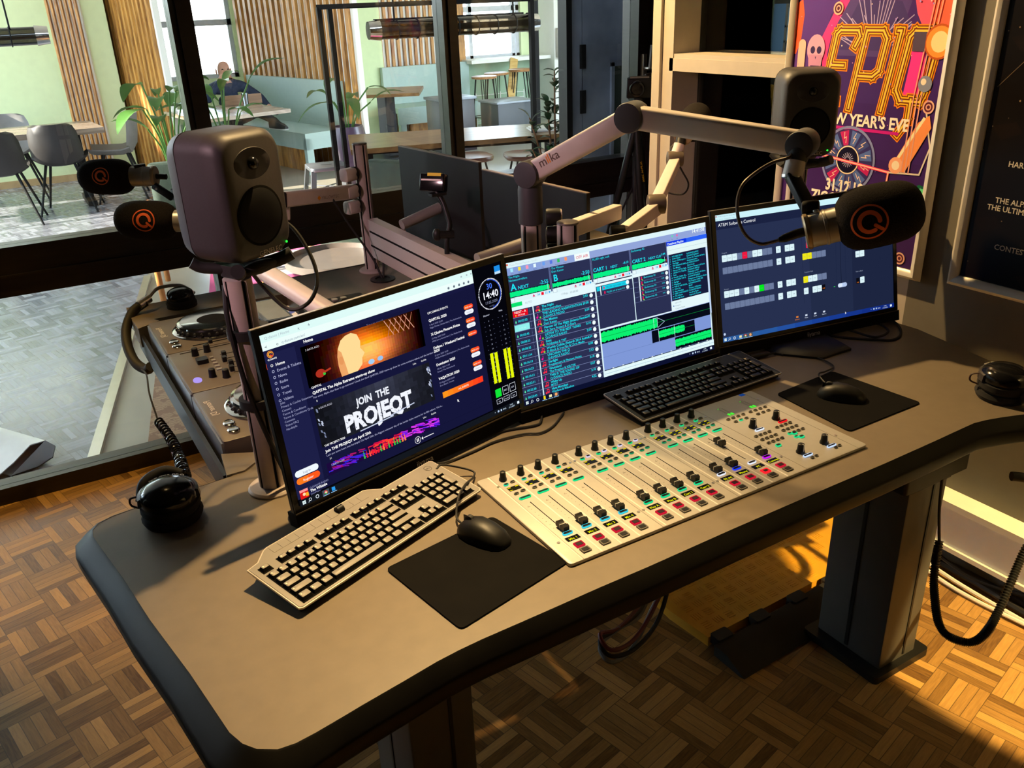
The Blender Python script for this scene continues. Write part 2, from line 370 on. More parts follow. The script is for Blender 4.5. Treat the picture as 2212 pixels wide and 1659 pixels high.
# glass front: rails, mullions, panes
w2 = struct('window_2', MB().box((-3.0, WY - 0.02, 0.0), (2.64, WY + 0.07, 0.065)), FRAMEM, 'dark framed glass front between studio and cafe')
mb = MB(); mb.rbox((-3.0, WY - 0.035, D + 0.035), (2.64, WY + 0.06, D + 0.205), 0.006, n=1); mb.box((-3.0, WY - 0.045, D + 0.105), (2.64, WY - 0.03, D + 0.112))
build('middle_rail', mb, FRAMEM, w2)
for x0, x1 in ((0.625, 0.70), (1.66, 1.725), (-1.2, -1.13)):
    mb = MB(); mb.box((x0, WY - 0.04, 0.06), (x1, WY + 0.05, 2.75)); mb.box((x0 + 0.02, WY - 0.052, 0.06), (x0 + 0.028, WY - 0.03, 2.75)); build('mullion', mb, FRAMEM, w2)
build('top_rail', MB().box((-3.0, WY - 0.03, 2.62), (2.64, WY + 0.06, 2.75)), FRAMEM, w2)
for x0, x1 in ((-3.0, -1.2), (-1.13, 0.625), (0.70, 1.66), (1.725, 2.64)):
    for z0, z1 in ((0.065, D + 0.035), (D + 0.205, 2.62)): build('pane', MB().box((x0, WY + 0.01, z0), (x1, WY + 0.016, z1)), GL, w2)
mb = MB(); mb.box((2.64, WY - 0.05, 0), (2.79, WY + 0.07, 2.75)); mb.prism([(2.45, 2.70), (2.50, 2.70), (2.99, 3.43), (2.93, 3.43)], 0, 2.75); mb.box((2.79, WY, 0), (2.95, WY + 0.07, 2.75)); mb.box((2.70, WY - 0.075, 0), (2.74, WY - 0.05, 2.75))
d1 = struct('door_1', mb, FRAMEM, 'dark door post beside the glass front')
mb = MB(); mb.rbox((2.655, WY - 0.062, D + 0.53), (2.685, WY - 0.05, D + 0.66), 0.01); mb.cyl((2.67, WY - 0.06, D + 0.60), (2.67, WY - 0.10, D + 0.60), 0.009); mb.tube([(2.67, WY - 0.10, D + 0.60), (2.672, WY - 0.105, D + 0.64), (2.675, WY - 0.105, D + 0.70)], 0.009); mb.tube([(2.675, WY - 0.1, D + 0.575), (2.64, WY - 0.105, D + 0.57)], 0.008)
build('handle', mb, STEEL, d1)
# cafe shell
mb = MB().use(WGREEN); mb.box((-4.2, 10.8, 0), (0.86, 11.0, 2.0)); mb.box((-4.2, 10.8, 2.95), (0.86, 11.0, 3.1)); mb.box((0.3, 10.8, 2.0), (0.86, 11.0, 2.95))  # unseen high opening added for a sky sheen on the floor
struct('wall_back', mb, label='pale green back wall of the cafe')
mb = MB().use(WGREEN)
mb.box((1.10, 10.65, 0), (1.36, 11.0, 3.1)); mb.box((1.36, 11.6, 0), (1.93, 11.8, 3.1)); mb.box((1.93, 11.6, 0), (2.9, 11.8, D + 0.16)); mb.box((1.93, 11.6, 2.95), (2.9, 11.8, 3.1))
mb.box((2.9, 11.6, 0), (3.1, 11.8, 3.1)); mb.box((3.55, 11.5, 0), (4.1, 11.7, 3.1)); mb.box((4.1, 11.35, 0), (4.75, 11.7, 3.1)); mb.box((4.75, 11.5, 0), (6.05, 11.7, 3.1)); mb.use(WGREEN2)
mb.box((6.05, 11.5, 0), (7.0, 11.7, D + 0.16)); mb.use(WGREEN); mb.box((6.05, 11.5, 2.95), (7.0, 11.7, 3.1)); mb.box((7.0, 11.5, D + .16), (7.6, 11.7, 3.1)); mb.use(WGREEN2); mb.box((7.0, 11.5, 0), (7.6, 11.7, D + .16))
mb.use(WWHITE); mb.box((7.25, 11.0, 0), (7.75, 11.5, 3.1)); mb.use(WGREEN); mb.box((7.6, 11.5, 0), (10.2, 11.7, 3.1)); mb.box((0.86, 10.98, 0), (1.36, 11.6, 3.1))
struct('wall_cafe', mb, label='green and white far wall of the cafe with window bays')
mb = MB().use(WWHITE)
mb.box((-4.2, 3.44, 0), (-4.0, 10.9, 0.8)); mb.box((-4.2, 3.44, 2.95), (-4.0, 10.9, 3.1))
mb.box((-4.2, 3.44, 0), (-4.0, 4.4, 3.1)); mb.box((-4.2, 4.4, 0), (-4.0, 8.2, 1.95)); mb.box((-4.2, 6.2, 1.9), (-4.0, 6.35, 3.0))  # unseen openings added to let sun and daylight into the cafe
for y0 in (8.1, 10.3): mb.box((-4.2, y0, 0), (-4.0, y0 + (0.6 if y0 > 10 else 0.25), 3.1))
struct('wall_cafe_left', mb)
struct('wall_cafe_right', MB().box((10.0, 3.4, 0), (10.2, 15.0, 3.1)), WGREEN)
def slats(name, a, b, z0, z1, n, back):
    a, b = V((*a, 0)), V((*b, 0)); dx = (b - a).normalized(); nn = V((dx.y, -dx.x, 0)); L = (b - a).length
    T = M((dx, nn, V((0, 0, 1)))).transposed().to_4x4(); mb = MB().use(back); mb.T = M.Translation(a) @ T
    mb.box((0, -0.06, z0), (L, 0, z1)); mb.use(OAK); p = L / n
    for i in range(n): mb.box((p * (i + .18), 0, z0), (p * (i + .62), 0.035, z1))
    return struct(name, mb)
slats('wall_slats_west', (0.82, 10.78), (1.12, 10.62), 0.0, 3.1, 7, WWHITE)
slats('wall_slats_pier', (1.40, 11.0), (1.66, 9.62), 0.0, 3.1, 12, WWHITE)
slats('wall_slats_bench', (2.95, 11.55), (3.50, 9.05), 0.0, 3.1, 20, WWHITE)
slats('wall_slats_east', (4.75, 11.49), (5.85, 11.49), 0.0, 3.1, 13, WWHITE)
mb = MB().use(OAK); mb.box((5.85, 11.40, 0), (6.02, 11.5, 3.1)); struct('trim_2', mb)
def win(name, x0, x1, y, z0, z1, bars, m):
    mb = MB().use(m)
    for a, b, c, d in ((x0, x1, z0, z0 + .05), (x0, x1, z1 - .05, z1), (x0, x0 + .05, z0, z1), (x1 - .05, x1, z0, z1)): mb.box((a, y, c), (b, y + .06, d))
    for k, t in bars:
        if k == 'h': mb.box((x0, y, t - .035), (x1, y + .06, t + .035))
        else: mb.box((t - .025, y, z0), (t + .025, y + .06, z1))
    o = struct(name, mb); build('pane', MB().box((x0 + .05, y + .03, z0 + .05), (x1 - .05, y + .036, z1 - .05)), GL, o); return o
win('window_3', 1.93, 2.9, 11.65, D + 0.16, 2.95, [('h', D + 0.80), ('v', 2.42)], mat('pale_frame', (0.5, 0.52, 0.55), 0.5))
win('window_4', 6.05, 7.0, 11.55, D + 0.16, 2.95, [('v', 6.2), ('v', 6.9), ('h', D + 0.82)], mat('pale_frame', (0.5, 0.52, 0.55), 0.5))
mb = MB(); mb.box((5.95, 11.1, D + 0.13), (7.25, 11.56, D + 0.175)); struct('trim_3', mb, WWHITE, 'white window ledge')
# door in the cafe: black glossy leaf with hinges
mb = MB(); mb.box((2.735, 4.0, 0), (2.81, 4.05, 2.9)); mb.box((2.815, 4.0, 0), (3.20, 4.05, 2.9))
DOORM = mat('door_reflection_tone', (0.30, 0.35, 0.46), 0.22, var=0.45, scale=2.6)  # black leaf; reflected windows painted in as pale blue-grey blotches
d2 = struct('door_2', mb, DOORM, 'glossy black door beyond the glass with window reflections in its grey-blue colour and dark hinges')
mb = MB().use(BLK); mb.box((2.70, 3.98, 0), (2.735, 4.06, 2.9)); build('door_frame', mb, parent=d2)
for z in (D + .62, D + .39, 0.3): build('hinge', MB().rbox((2.795, 3.985, z - .06), (2.83, 4.0, z + .06), .004), BLK, d2)
mb = MB().use(DOORM); mb.box((3.0, 3.985, 0.35), (3.02, 4.0, D + .58)); mb.box((3.14, 3.985, 0.35), (3.16, 4.0, D + .58)); mb.box((3.0, 3.985, D + .56), (3.16, 4.0, D + .585)); build('window_moulding', mb, parent=d2)
build('pane', MB().box((3.02, 3.99, 0.35), (3.14, 3.998, D + .56)), mat('dim_pane', (0.05, 0.07, 0.06), 0.1), d2)
struct('baseboard_cafe', MB().box((-4.0, 10.77, 0), (0.84, 10.8, 0.07)), mat('oak_board', (0.42, 0.28, 0.13), 0.5))
# the side room behind the right-hand window
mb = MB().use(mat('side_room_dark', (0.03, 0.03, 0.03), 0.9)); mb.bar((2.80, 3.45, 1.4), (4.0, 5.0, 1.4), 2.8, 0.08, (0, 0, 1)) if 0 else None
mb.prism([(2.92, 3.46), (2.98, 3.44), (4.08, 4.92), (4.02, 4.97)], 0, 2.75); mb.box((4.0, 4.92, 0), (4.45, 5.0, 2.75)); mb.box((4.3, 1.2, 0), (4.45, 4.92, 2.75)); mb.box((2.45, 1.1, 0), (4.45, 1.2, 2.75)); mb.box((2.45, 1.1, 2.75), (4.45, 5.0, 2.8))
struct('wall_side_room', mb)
light('POINT', 'side_room_fill', (3.6, 3.6, 2.5), (3.2, 2.0, 0), 160, (1.0, 0.9, 0.7), shadow_soft_size=0.1)  # fill light added to brighten the side room, not a known lamp
mb = MB().use(WGREEN2); mb.box((4.27, 4.09, D + .36), (4.3, 4.53, 2.75)); struct('wall_side_panel', mb)
mb = MB().use(emis('8fb8e8', 0.55)); mb.box((4.275, 3.72, D + .49), (4.3, 4.06, D + .83)); mb.use(emis('c4e0fa', 0.8)); mb.box((4.27, 3.74, D + .62), (4.276, 3.94, D + .81)); mb.use(MIDG)
mb.box((4.262, 3.935, D + .49), (4.276, 3.95, D + .83)); mb.box((4.262, 3.72, D + .70), (4.276, 3.95, D + .712)); mb.box((4.262, 3.72, D + .615), (4.276, 3.95, D + .625))
struct('window_5', mb, label='small blue daylight window of the side room')
# low white trunking along the right wall
t = Thing('wall_trunking', 'long white trunking box low on the grey wall under the desk', 'trunking', (2.2, 0.9, 0.1))
t.wpart('body', MB().rbox((2.185, -1.0, 0.095), (2.25, 1.9, 0.235), 0.004, n=2), WHITE)
t.wpart('cap_strip', MB().box((2.175, -1.0, 0.225), (2.25, 1.9, 0.245)), WHITE); t.wpart('lower_lip', MB().box((2.175, -1.0, 0.085), (2.25, 1.9, 0.10)), WHITE)
# ================================================================== desk
LAM = mat('desk_laminate', (0.215, 0.170, 0.118), 0.42, var=0.05, scale=30)
EDGE = mat('black_desk_edge', (0.0065, 0.006, 0.005), 0.45, var=0.3, scale=14, spec=0.16)
front = [(1.97, 0.885), (1.90, 0.912), (1.868, 0.926), (1.82, 0.943), (1.78, 0.954), (1.746, 0.960), (1.70, 0.959), (1.60, 0.956), (1.43, 0.953), (1.28, 0.953), (1.01, 0.951), (0.80, 0.947), (0.70, 0.947), (0.578, 0.945), (0.47, 0.944), (0.43, 0.942), (0.39, 0.938), (0.33, 0.928), (0.266, 0.918), (0.22, 0.910)]
inner = front + [(0.189, 0.905), (0.160, 0.902), (0.136, 0.905), (0.112, 0.921), (0.098, 0.941), (0.088, 0.97), (0.066, 1.12), (0.037, 1.284), (0.017, 1.428), (-0.006, 1.565), (-0.012, 1.605), (-0.010, 1.63), (0.003, 1.650), (0.03, 1.662), (0.086, 1.670), (0.273, 1.688), (0.30, 1.74)]
tail = [(0.76, 1.74), (0.76, 2.88), (0.26, 2.88), (0.255, 3.0), (0.26, 3.06), (2.12, 3.03), (2.16, 1.40), (2.08, 1.03), (2.05, 0.885)]
top = inner + tail
def offset(poly, d):
    out = []; n = len(poly)
    for i in range(n):
        a, b, c = V((*poly[i - 1], 0)), V((*poly[i], 0)), V((*poly[(i + 1) % n], 0))
        e1 = (b - a).normalized(); e2 = (c - b).normalized(); nn = V((e1.y, -e1.x, 0)) + V((e2.y, -e2.x, 0))
        nn = nn.normalized(); k = d / max(0.4, nn.dot(V((e1.y, -e1.x, 0)))); out.append((b.x + nn.x * k, b.y + nn.y * k))
    return out
area = sum(a[0] * b[1] - b[0] * a[1] for a, b in zip(top, top[1:] + top[:1]))
OD = 1 if area > 0 else -1
desk = Thing('studio_desk', 'large tan topped broadcast desk with a soft black edge', 'desk', (1.0, 1.3, 0))
def tri_prism(mb, poly, z0, z1):
    bm = bmesh.new(); vs = [bm.verts.new((x, y, 0)) for x, y in poly]; f = bm.faces.new(vs)
    r = bmesh.ops.triangulate(bm, faces=[f]); bm.verts.index_update(); tris = [tuple(v.index for v in q.verts) for q in bm.faces]; bm.free()
    n = len(poly); P = [(x, y, z0) for x, y in poly] + [(x, y, z1) for x, y in poly]
    F = [t_[::-1] for t_ in tris] + [tuple(i + n for i in t_) for t_ in tris] + [(i, (i + 1) % n, n + (i + 1) % n, n + i) for i in range(n)]
    return mb.add(P, F)
desk.wpart('desktop', tri_prism(MB(), top, D - 0.045, D), LAM)
# padded edge: swept along the free outline (front and left side)
run = inner[:-1]; unit = offset(top, 1.0 * OD)[:len(run)]
mb = MB(); rings = []
for (x, y), (ux, uy) in zip(run, unit):
    dx, dy = ux - x, uy - y; k = .021 + .017 * max(0, min(1, (.20 - x) / .09))
    q = lambda f_, z: (x + dx * k * f_, y + dy * k * f_, D + z)
    rings.append([q(0, .0005), q(.12, -.001), q(.86, -.025), q(.98, -.029), q(1.0, -.033), q(.96, -.056), q(.8, -.062), q(0, -.066)])
mb.loft(rings)
desk.wpart('padded_edge', mb, EDGE, label='soft black bullnose edge')
desk.wpart('under_frame', MB().box((0.35, 1.30, D - 0.12), (1.95, 1.36, D - 0.046)).box((0.35, 1.55, D - 0.12), (1.95, 1.62, D - 0.046)), BLK)
LEG = mat('desk_leg_grey', (0.085, 0.080, 0.072), 0.5, metal=0.25, var=0.06)
def lift_leg(x0, y0, x1, y1):
    mb = MB(); mb.rbox((x0, y0, 0.02), (x1, y1, D - 0.17), 0.006, n=2); lg = desk.wpart('lift_column', mb, LEG)
    desk.wpart('column_groove', MB().box((x1 - 0.055, y0 - 0.002, 0.03), (x1 - 0.048, y0 + .002, D - 0.18)).box((x0 - .002, (y0 + y1) / 2, .03), (x0 + .002, (y0 + y1) / 2 + .01, D - .18)), BLK, lg)
    desk.wpart('inner_tube', MB().rbox((x0 + .02, y0 + .02, D - 0.18), (x1 - .02, y1 - .02, D - 0.12), 0.006, n=2), LEG, lg)
    desk.wpart('column_collar', MB().rbox((x0 - .006, y0 - .006, D - 0.185), (x1 + .006, y1 + .006, D - 0.168), 0.006, n=2), BLK, lg)
    desk.wpart('foot_plate', MB().rbox((x0 - .035, y0 - .02, 0.0), (x1 + .035, y1 + .02, 0.022), 0.012), BLK, lg)
lift_leg(1.655, 1.025, 1.80, 1.225); lift_leg(0.42, 1.18, 0.56, 1.40); lift_leg(1.9, 2.6, 2.04, 2.8)
# control box bracket under the right edge
desk.wpart('control_box', MB().rbox((1.55, 0.97, D - .13), (1.78, 1.06, D - .05), .01), BLK)
# sunken shelf with its frame for the player gear
mb = MB(); mb.box((0.27, 1.74, D - 0.095), (0.76, 2.88, D - 0.073)); mb.box((0.262, 1.74, D - 0.095), (0.272, 2.9, D - 0.022)); desk.wpart('gear_shelf', mb, BLK)
desk.wpart('corner_cap', MB().prism([(0.262, 1.69), (0.30, 1.69), (0.37, 1.745), (0.275, 1.795)], D - .06, D + .004), LAM); desk.wpart('corner_cap', MB().prism([(0.258, 2.80), (0.33, 2.84), (0.30, 2.90), (0.255, 2.90)], D - .06, D + .004), LAM)
desk.wpart('cable_grommet', MB().lathe([(0.045, D), (0.045, D + .005), (0.028, D + .006), (0.026, D + .001)], 24, Tr(1.10, 2.82, 0)), BLK)
# edge cover of the rear part
desk.wpart('rear_edge', MB().box((0.26, 3.03, D - .05), (2.1, 3.064, D - 0.001)), EDGE)

# ================================================================== monitors
def mon(name, label, corner, yaw, tilt, draw, stand=None, group='desk monitors', back=None):
    """corner: lower left corner of the lit area; local x right along the panel, y away from the viewer, z up the panel"""
    ex = V((math.cos(yaw), math.sin(yaw), 0)); nn = V((-math.sin(yaw), math.cos(yaw), 0))
    ez = V((0, 0, math.cos(tilt))) + nn * math.sin(tilt); ey = ez.cross(ex)
    mw = M.Translation(V(corner) + V((0, 0, D))) @ M((ex, ey, ez)).transposed().to_4x4()
    t = Thing(name, label, 'monitor', mw=mw, group=None)
    Wd, Hd = 0.598, 0.3364
    mb = MB(); mb.box((-0.013, 0.002, -0.010), (Wd + .013, 0.012, Hd + .013)); mb.rbox((-0.006, 0.012, -0.02), (Wd + .006, 0.03, Hd + .002), 0.01, n=2)
    hs = t.part('housing', mb, BLK)
    mb = MB(); e = 0.012
    mb.box((-e, -0.001, -0.010), (0, 0.003, Hd + e)); mb.box((Wd, -.001, -.010), (Wd + e, .003, Hd + e)); mb.box((0, -.001, Hd), (Wd, .003, Hd + e)); mb.box((0, -.001, -.010), (Wd, .003, 0))
    t.part('bezel', mb, BLKG)
    mb = MB(); mb.box((-.014, -.004, -.040), (Wd + .014, .026, -.011)); ch = t.part('chin', mb, BLKM)
    mb = MB().box((-.013, -.005, -.0125), (Wd + .013, -.0035, -.010)); t.part('chin_strip', mb, mat('bronze_strip', (0.16, 0.125, 0.085), 0.35, metal=0.6), ch)
    mb = MB().box((-.013, .0, Hd + .0122), (Wd + .013, .012, Hd + .0135)); t.part('top_edge', mb, mat('bevel_grey', (0.30, 0.27, 0.25), 0.4, metal=.4), hs)
    mb = MB(); d = D2(mb, lambda x, y, l: (x, -l, y), lambda c: mat('logo_grey', (0.35, 0.35, 0.37), 0.4)); d.text(Wd / 2 - .02, 0, '', .01, 'x')
    mp = lambda x, y, l: (x, -.0042 - l, -y); d.mp = mp; d.text(Wd / 2, .032, 'iiyama', .018, 'x', bold=.004, align='CENTER'); t.part('logo', mb, parent=ch)
    mb = MB(); d = D2(mb, lambda x, y, l: (x / 1920 * Wd, .0018 - l, Hd - y / 1080 * Hd), emis, dz=2.2e-6 * 2)
    draw(d); t.part('screen', mb, flat=True)
    if stand: stand(t)
    return t
FN = '00060e'
def news_screen(d):
    R, T = d.rect, d.text
    R(0, 0, 1920, 1080, '05050c'); R(0, 0, 1648, 1040, '15163a'); R(0, 96, 205, 944, '1d1f47'); R(0, 0, 1648, 64, 'dffcf8'); R(0, 48, 1648, 48, 'eefffc')
    R(0, 96, 1648, 26, '17183f')
    T(30, 34, 'Q-dance | Home', 24, 'a9b8c4'); T(130, 84, 'q-dance.com/en/', 24, '93a4b4'); T(250, 36, 'x', 26, '6d7c8c'); T(318, 38, '+', 34, '6d7c8c'); T(20, 86, '<', 28, '55606c', .01); T(95, 86, 'o', 28, '55606c')
    for x in (1420, 1470, 1516, 1560, 1602): d.circ(x, 76, 9, '6a7886', 10)
    for x in (1540, 1590, 1630): R(x, 22, 12, 10, 'aab6c0')
    d.ring(44, 124, 17, 21, 'ff9a2e'); d.ring(44, 124, 8, 14, 'ffb12e', 45, 340); d.line([(46, 128), (56, 138)], 6, 'e8322a'); T(20, 158, 'Q-DANCE', 13, 'ffffff', .03)
    T(268, 124, 'Home', 26, 'ffffff', .03); T(720, 150, 'Type to search...', 22, '666a92')
    R(0, 172, 6, 34, 'ff5a28')
    for i, s_ in enumerate(('Home', 'Events & Tickets', 'News', 'Radio', 'Store', 'Travel', 'Videos')):
        y = 200 + i * 36; T(62, y, s_, 24, 'ffffff' if i == 0 else 'b9bce0', .025 if i == 0 else 0)
        d.ring(38, y - 9, 6, 9, 'ffffff' if i == 0 else 'b9bce0', n=6)
    for i, s_ in enumerate(('Jobs', 'Privacy & Cookie Statement', 'Contact', 'Terms & Conditions', 'Terms & Conditions Q-dance', 'Contests', 'Ticket FAQ', 'Hardstyle')): T(34, 432 + i * 23.5, s_, 19, 'a2a5cc')
    d.pill(20, 862, 165, 42, 'f2fbff'); T(102, 892, 'Log in', 22, '7c86a4', align='CENTER'); d.pill(20, 910, 165, 42, 'ff7a1c'); d.pill(100, 910, 85, 42, 'ff5a1c'); T(102, 940, 'Register', 22, 'ffe6d8', .015, align='CENTER')
    # film still: warm stage with a bald figure
    x0, y0, x1, y1 = 238, 142, 1140, 398
    n = 46; m_ = 14
    for i in range(n):
        for j in range(m_):
            u, v = (i + .5) / n, (j + .5) / m_; g = math.exp(-((u - .58) / .22) ** 2 - ((v - .60) / .5) ** 2); h = math.exp(-((u - .42) / .16) ** 2 - ((v - .55) / .6) ** 2)
            r_, g_, b_ = min(1, .14 + 1.0 * g + .75 * h), min(1, .03 + .62 * g + .32 * h), min(1, .03 + .30 * g * (v > .45) + .16 * h)
            k = 1 if .16 < u < .92 else max(.15, min(u / .16, (1 - u) / .08))
            q = lambda t_: '%02x' % int(255 * max(0, min(1, t_ * k)) / 1 // 12 * 12)
            R(x0 + (x1 - x0) * i / n, y0 + (y1 - y0) * j / m_, (x1 - x0) / n + .5, (y1 - y0) / m_ + .5, q(r_) + q(g_) + q(b_))
    d.poly([(470, 398), (462, 330), (466, 270), (482, 220), (510, 178), (548, 158), (592, 152), (632, 172), (648, 220), (640, 262), (664, 300), (640, 326), (632, 366), (590, 398)], 'ffdc96')
    d.poly([(470, 398), (462, 330), (466, 270), (478, 226), (500, 250), (512, 330), (520, 398)], 'f0a868'); d.circ(488, 300, 18, 'e89a5c', ry=26)
    d.circ(330, 330, 34, 'b03020', ry=26); d.circ(356, 340, 9, '30d040'); d.line([(360, 330), (400, 322)], 12, 'b83a24')
    for a in range(5): d.line([(850 + a * 40, 150), (905 + a * 42, 250)], 5, 'e8a890'); d.line([(905 + a * 42, 150), (860 + a * 42, 250)], 4, 'c87a60')
    d.circ(700, 372, 24, 'a8d0f4', ry=16); d.circ(770, 370, 22, '9cc4f0', ry=15)
    T(262, 172, '3 DAYS AGO', 17, 'e6e6ee'); T(248, 404, 'QAPITAL', 18, 'ffffff', .02); T(248, 440, 'QAPITAL The Alpha Extreme warm-up show', 25, 'ffffff', .03)
    T(248, 466, 'For every Alpha that likes to go extreme! Check the third QAPITAL 2020 warm-up show for some exclusive videos and the hardest r...', 17.5, 'b8bade'); T(262, 492, '8', 17, 'ffffff'); T(1010, 494, 'Like', 17, 'ffffff'); T(1080, 494, 'Guilde', 17, 'ffffff')
    # banner
    for i in range(30):
        for j in range(9):
            u, v = (i + .5) / 30, (j + .5) / 9; k = .10 + .22 * max(0, 1 - abs(u - .55) * 2.1) * (1 - .5 * v) + .05 * random.random(); R(232 + 906 * i / 30, 512 + 268 * j / 9, 31, 31, '%02x%02x%02x' % (int(170 * k), int(180 * k), int(235 * k)))
    for i in range(26):
        s_ = random.random() < .5; x = (236 if s_ else 1104) + random.random() * 26; y = 520 + random.random() * 240; d.poly([(x, y), (x + 10, y + 4), (x + 14, y + 22), (x + 3, y + 16)], 'c9d2ea' if random.random() < .5 else '7d88a8')
    T(530, 612, 'JOIN  THE', 66, 'eef2fb', .035, sx=.86)
    T(418, 752, 'PROJEQT', 150, 'f4f7ff', .05, sx=.86); d.line([(520, 778), (780, 768), (760, 760), (960, 742)], 7, 'cdd6ee')
    for i in range(60): x = 430 + random.random() * 520; y = 645 + random.random() * 105; d.circ(x, y, 1.5 + random.random() * 2.5, '3a4060', 6)
    T(262, 540, '4 DAYS AGO', 17, 'd6d6e6'); T(246, 782, 'THE PROJEQT 2020', 18, 'ffffff', .02); T(246, 820, 'Join THE PROJEQT on April 25th', 25, 'ffffff', .03); T(246, 846, "Let's put some heart into hardstyle! On April 25th, the biggest volunteer day of the harder styles returns for its fifth edition. This is...", 17.5, 'b8bade'); T(262, 872, '31', 17, 'ffffff'); T(1010, 874, 'Like', 17, 'ffffff'); T(1080, 874, 'Guilde', 17, 'ffffff')
    # laser show strip
    R(232, 890, 910, 78, '1c0a3c')
    for i in range(150):
        u = random.random(); y = 892 + random.random() * 60; c = random.choice(('ff2a3c', 'd01048', 'ff4a30')) if .30 < u < .62 else random.choice(('c028e0', '6a1ce8', 'e03cf0')) if u >= .62 else random.choice(('4a1cd8', '7a18c0', 'b01a68', '2a30d8'))
        d.line([(236 + 900 * u, y), (236 + 900 * min(1, u + .02 + .05 * random.random()), min(966, y + 14 * random.random()))], 4 + 6 * random.random(), c)
    for i in range(16): d.poly([(500 + i * 22, 964), (504 + i * 22, 900 + random.random() * 20), (514 + i * 22, 964)], random.choice(('ff5a48', 'e81c30', 'ff8a3c', '38c048')))
    T(262, 916, '3 DAYS AGO', 17, 'd6d6e6')
    d.ring(934, 1000, 22, 25, 'ffffff'); R(925, 988, 7, 24, 'ffffff'); R(937, 988, 7, 24, 'ffffff'); R(985, 1000, 88, 5, 'ffffff'); d.poly([(968, 996), (980, 990), (980, 1012), (968, 1006)], 'ffffff')
    R(0, 968, 1648, 2, '101130')
    R(14, 980, 58, 58, 'e01818'); R(14, 980, 58, 16, 'ff9a9a'); R(52, 1006, 20, 24, 'ffae2a'); d.circ(42, 1012, 10, 'ffe0b0'); T(86, 996, 'Q-DANCE RADIO', 17, '9b9ec8'); T(86, 1018, 'The Whistle', 24, 'ffffff', .03); T(86, 1036, 'JannaPhans', 15, '8b8eb8')
    # events column
    T(1194, 198, 'UPCOMING EVENTS', 20, 'ffffff', .01)
    ev = [('QAPITAL 2020', '4 April 2020 22:00', 'Ziggo Dome | Amsterdam | The Netherlands', 250, 1), ('X-Qlusive Phuture Noize', '23 May 2020 22:00', 'AFAS Live | Amsterdam | The Netherlands', 345, 1), ('Defqon.1 Weekend Festival', '25 June 2020 10:00', 'Walibi Holland | Biddinghuizen | The Netherlands', 440, 0), ('Dominator 2020', '18 July 2020 11:00', 'Eersel | The Netherlands', 560, 1), ('VAQATION 2020', '24 August 2020 20:00', 'Zrce Beach, Croatia', 660, 1)]
    for a, b, c, y, two in ev:
        T(1194, y, a, 25, 'ffffff', .03); yy = y
        if 'Defqon' in a: T(1194, y + 24, '2020', 25, 'ffffff', .03); yy += 24
        T(1194, yy + 26, b, 15.5, '9496c2'); T(1194, yy + 46, c, 15.5, '9496c2')
        d.pill(1510, y - 28, 84, 31, 'ff4a22'); d.pill(1510, y - 28, 40, 31, 'ff6a1e', 14); T(1552, y - 6, 'MORE INFO', 12.5, 'ffe8dc', .01, align='CENTER')
        if two: d.pill(1510, y + 8, 84, 31, 'f4f8ff'); T(1552, y + 30, 'TICKETS', 12.5, '8a90b4', align='CENTER')
    for k in range(8): R(1205 + k * 47, 752, 48, 42, 'ff%02x1c' % int(150 - k * 13))
    T(1396, 780, 'ALL EVENTS', 18, 'fff0dc', .02, align='CENTER'); d.poly([(1322, 842), (1322, 862), (1327, 857), (1334, 866), (1337, 862), (1331, 854), (1337, 852)], 'ffffff')
    # clock application
    R(1838, 22, 56, 50, '1e8ee8'); R(1838, 62, 56, 18, 'bfe0f8')
    for i in range(60):
        a = 2 * PI * i / 60; d.circ(1768 + 108 * math.cos(a), 202 + 108 * math.sin(a), 4.2 if i % 5 else 5.5, 'f2f4ff', 8)
    d.ring(1768, 202, 97, 103, '2a54d8', -95, 85)
    T(1768, 165, '30', 56, '4d7cff', .01, align='CENTER'); T(1768, 230, '14:40', 70, 'f6f8ff', .015, align='CENTER'); T(1768, 268, '17.02.2020', 27, '868ca8', align='CENTER'); T(1768, 292, 'monday', 15, '6a7090', align='CENTER')
    T(1702, 348, 'Monitor', 18, 'd8dcf0', align='CENTER'); T(1842, 348, 'Print', 18, 'd8dcf0', align='CENTER')
    for x in (1700, 1835):
        for j in range(14): T(x + 16, 392 + j * 34, str(j * 4), 15, '9aa0b8', align='CENTER'); R(x - 30, 385 + j * 34, 8, 3, '5a6080'); R(x + 50, 385 + j * 34, 8, 3, '5a6080')
    for x, a in ((1680, 620), (1722, 625), (1812, 625), (1852, 630)): R(x, a, 29, 228, 'e8f80a')
    d.pill(1676, 894, 58, 62, '12e838', 5)
    for i, s_ in enumerate(('', 'REC', 'AIR')):
        if s_: d.pill(1676 + i * 72, 894, 60, 62, 'e8ecf4', 5); d.pill(1679 + i * 72, 897, 54, 56, '06060e', 4); T(1706 + i * 72, 932, s_, 19, 'c8ccdc', align='CENTER')
    for i, s_ in enumerate(('PFL', 'MUTE', 'DIM')): d.pill(1676 + i * 72, 970, 60, 36, 'd8dcec', 5); d.pill(1679 + i * 72, 973, 54, 30, '06060e', 4); T(1706 + i * 72, 996, s_, 15, 'c8ccdc', align='CENTER')
    taskbar(d, '14181f', [(112, 'chrome'), (168, 'app')], 260)
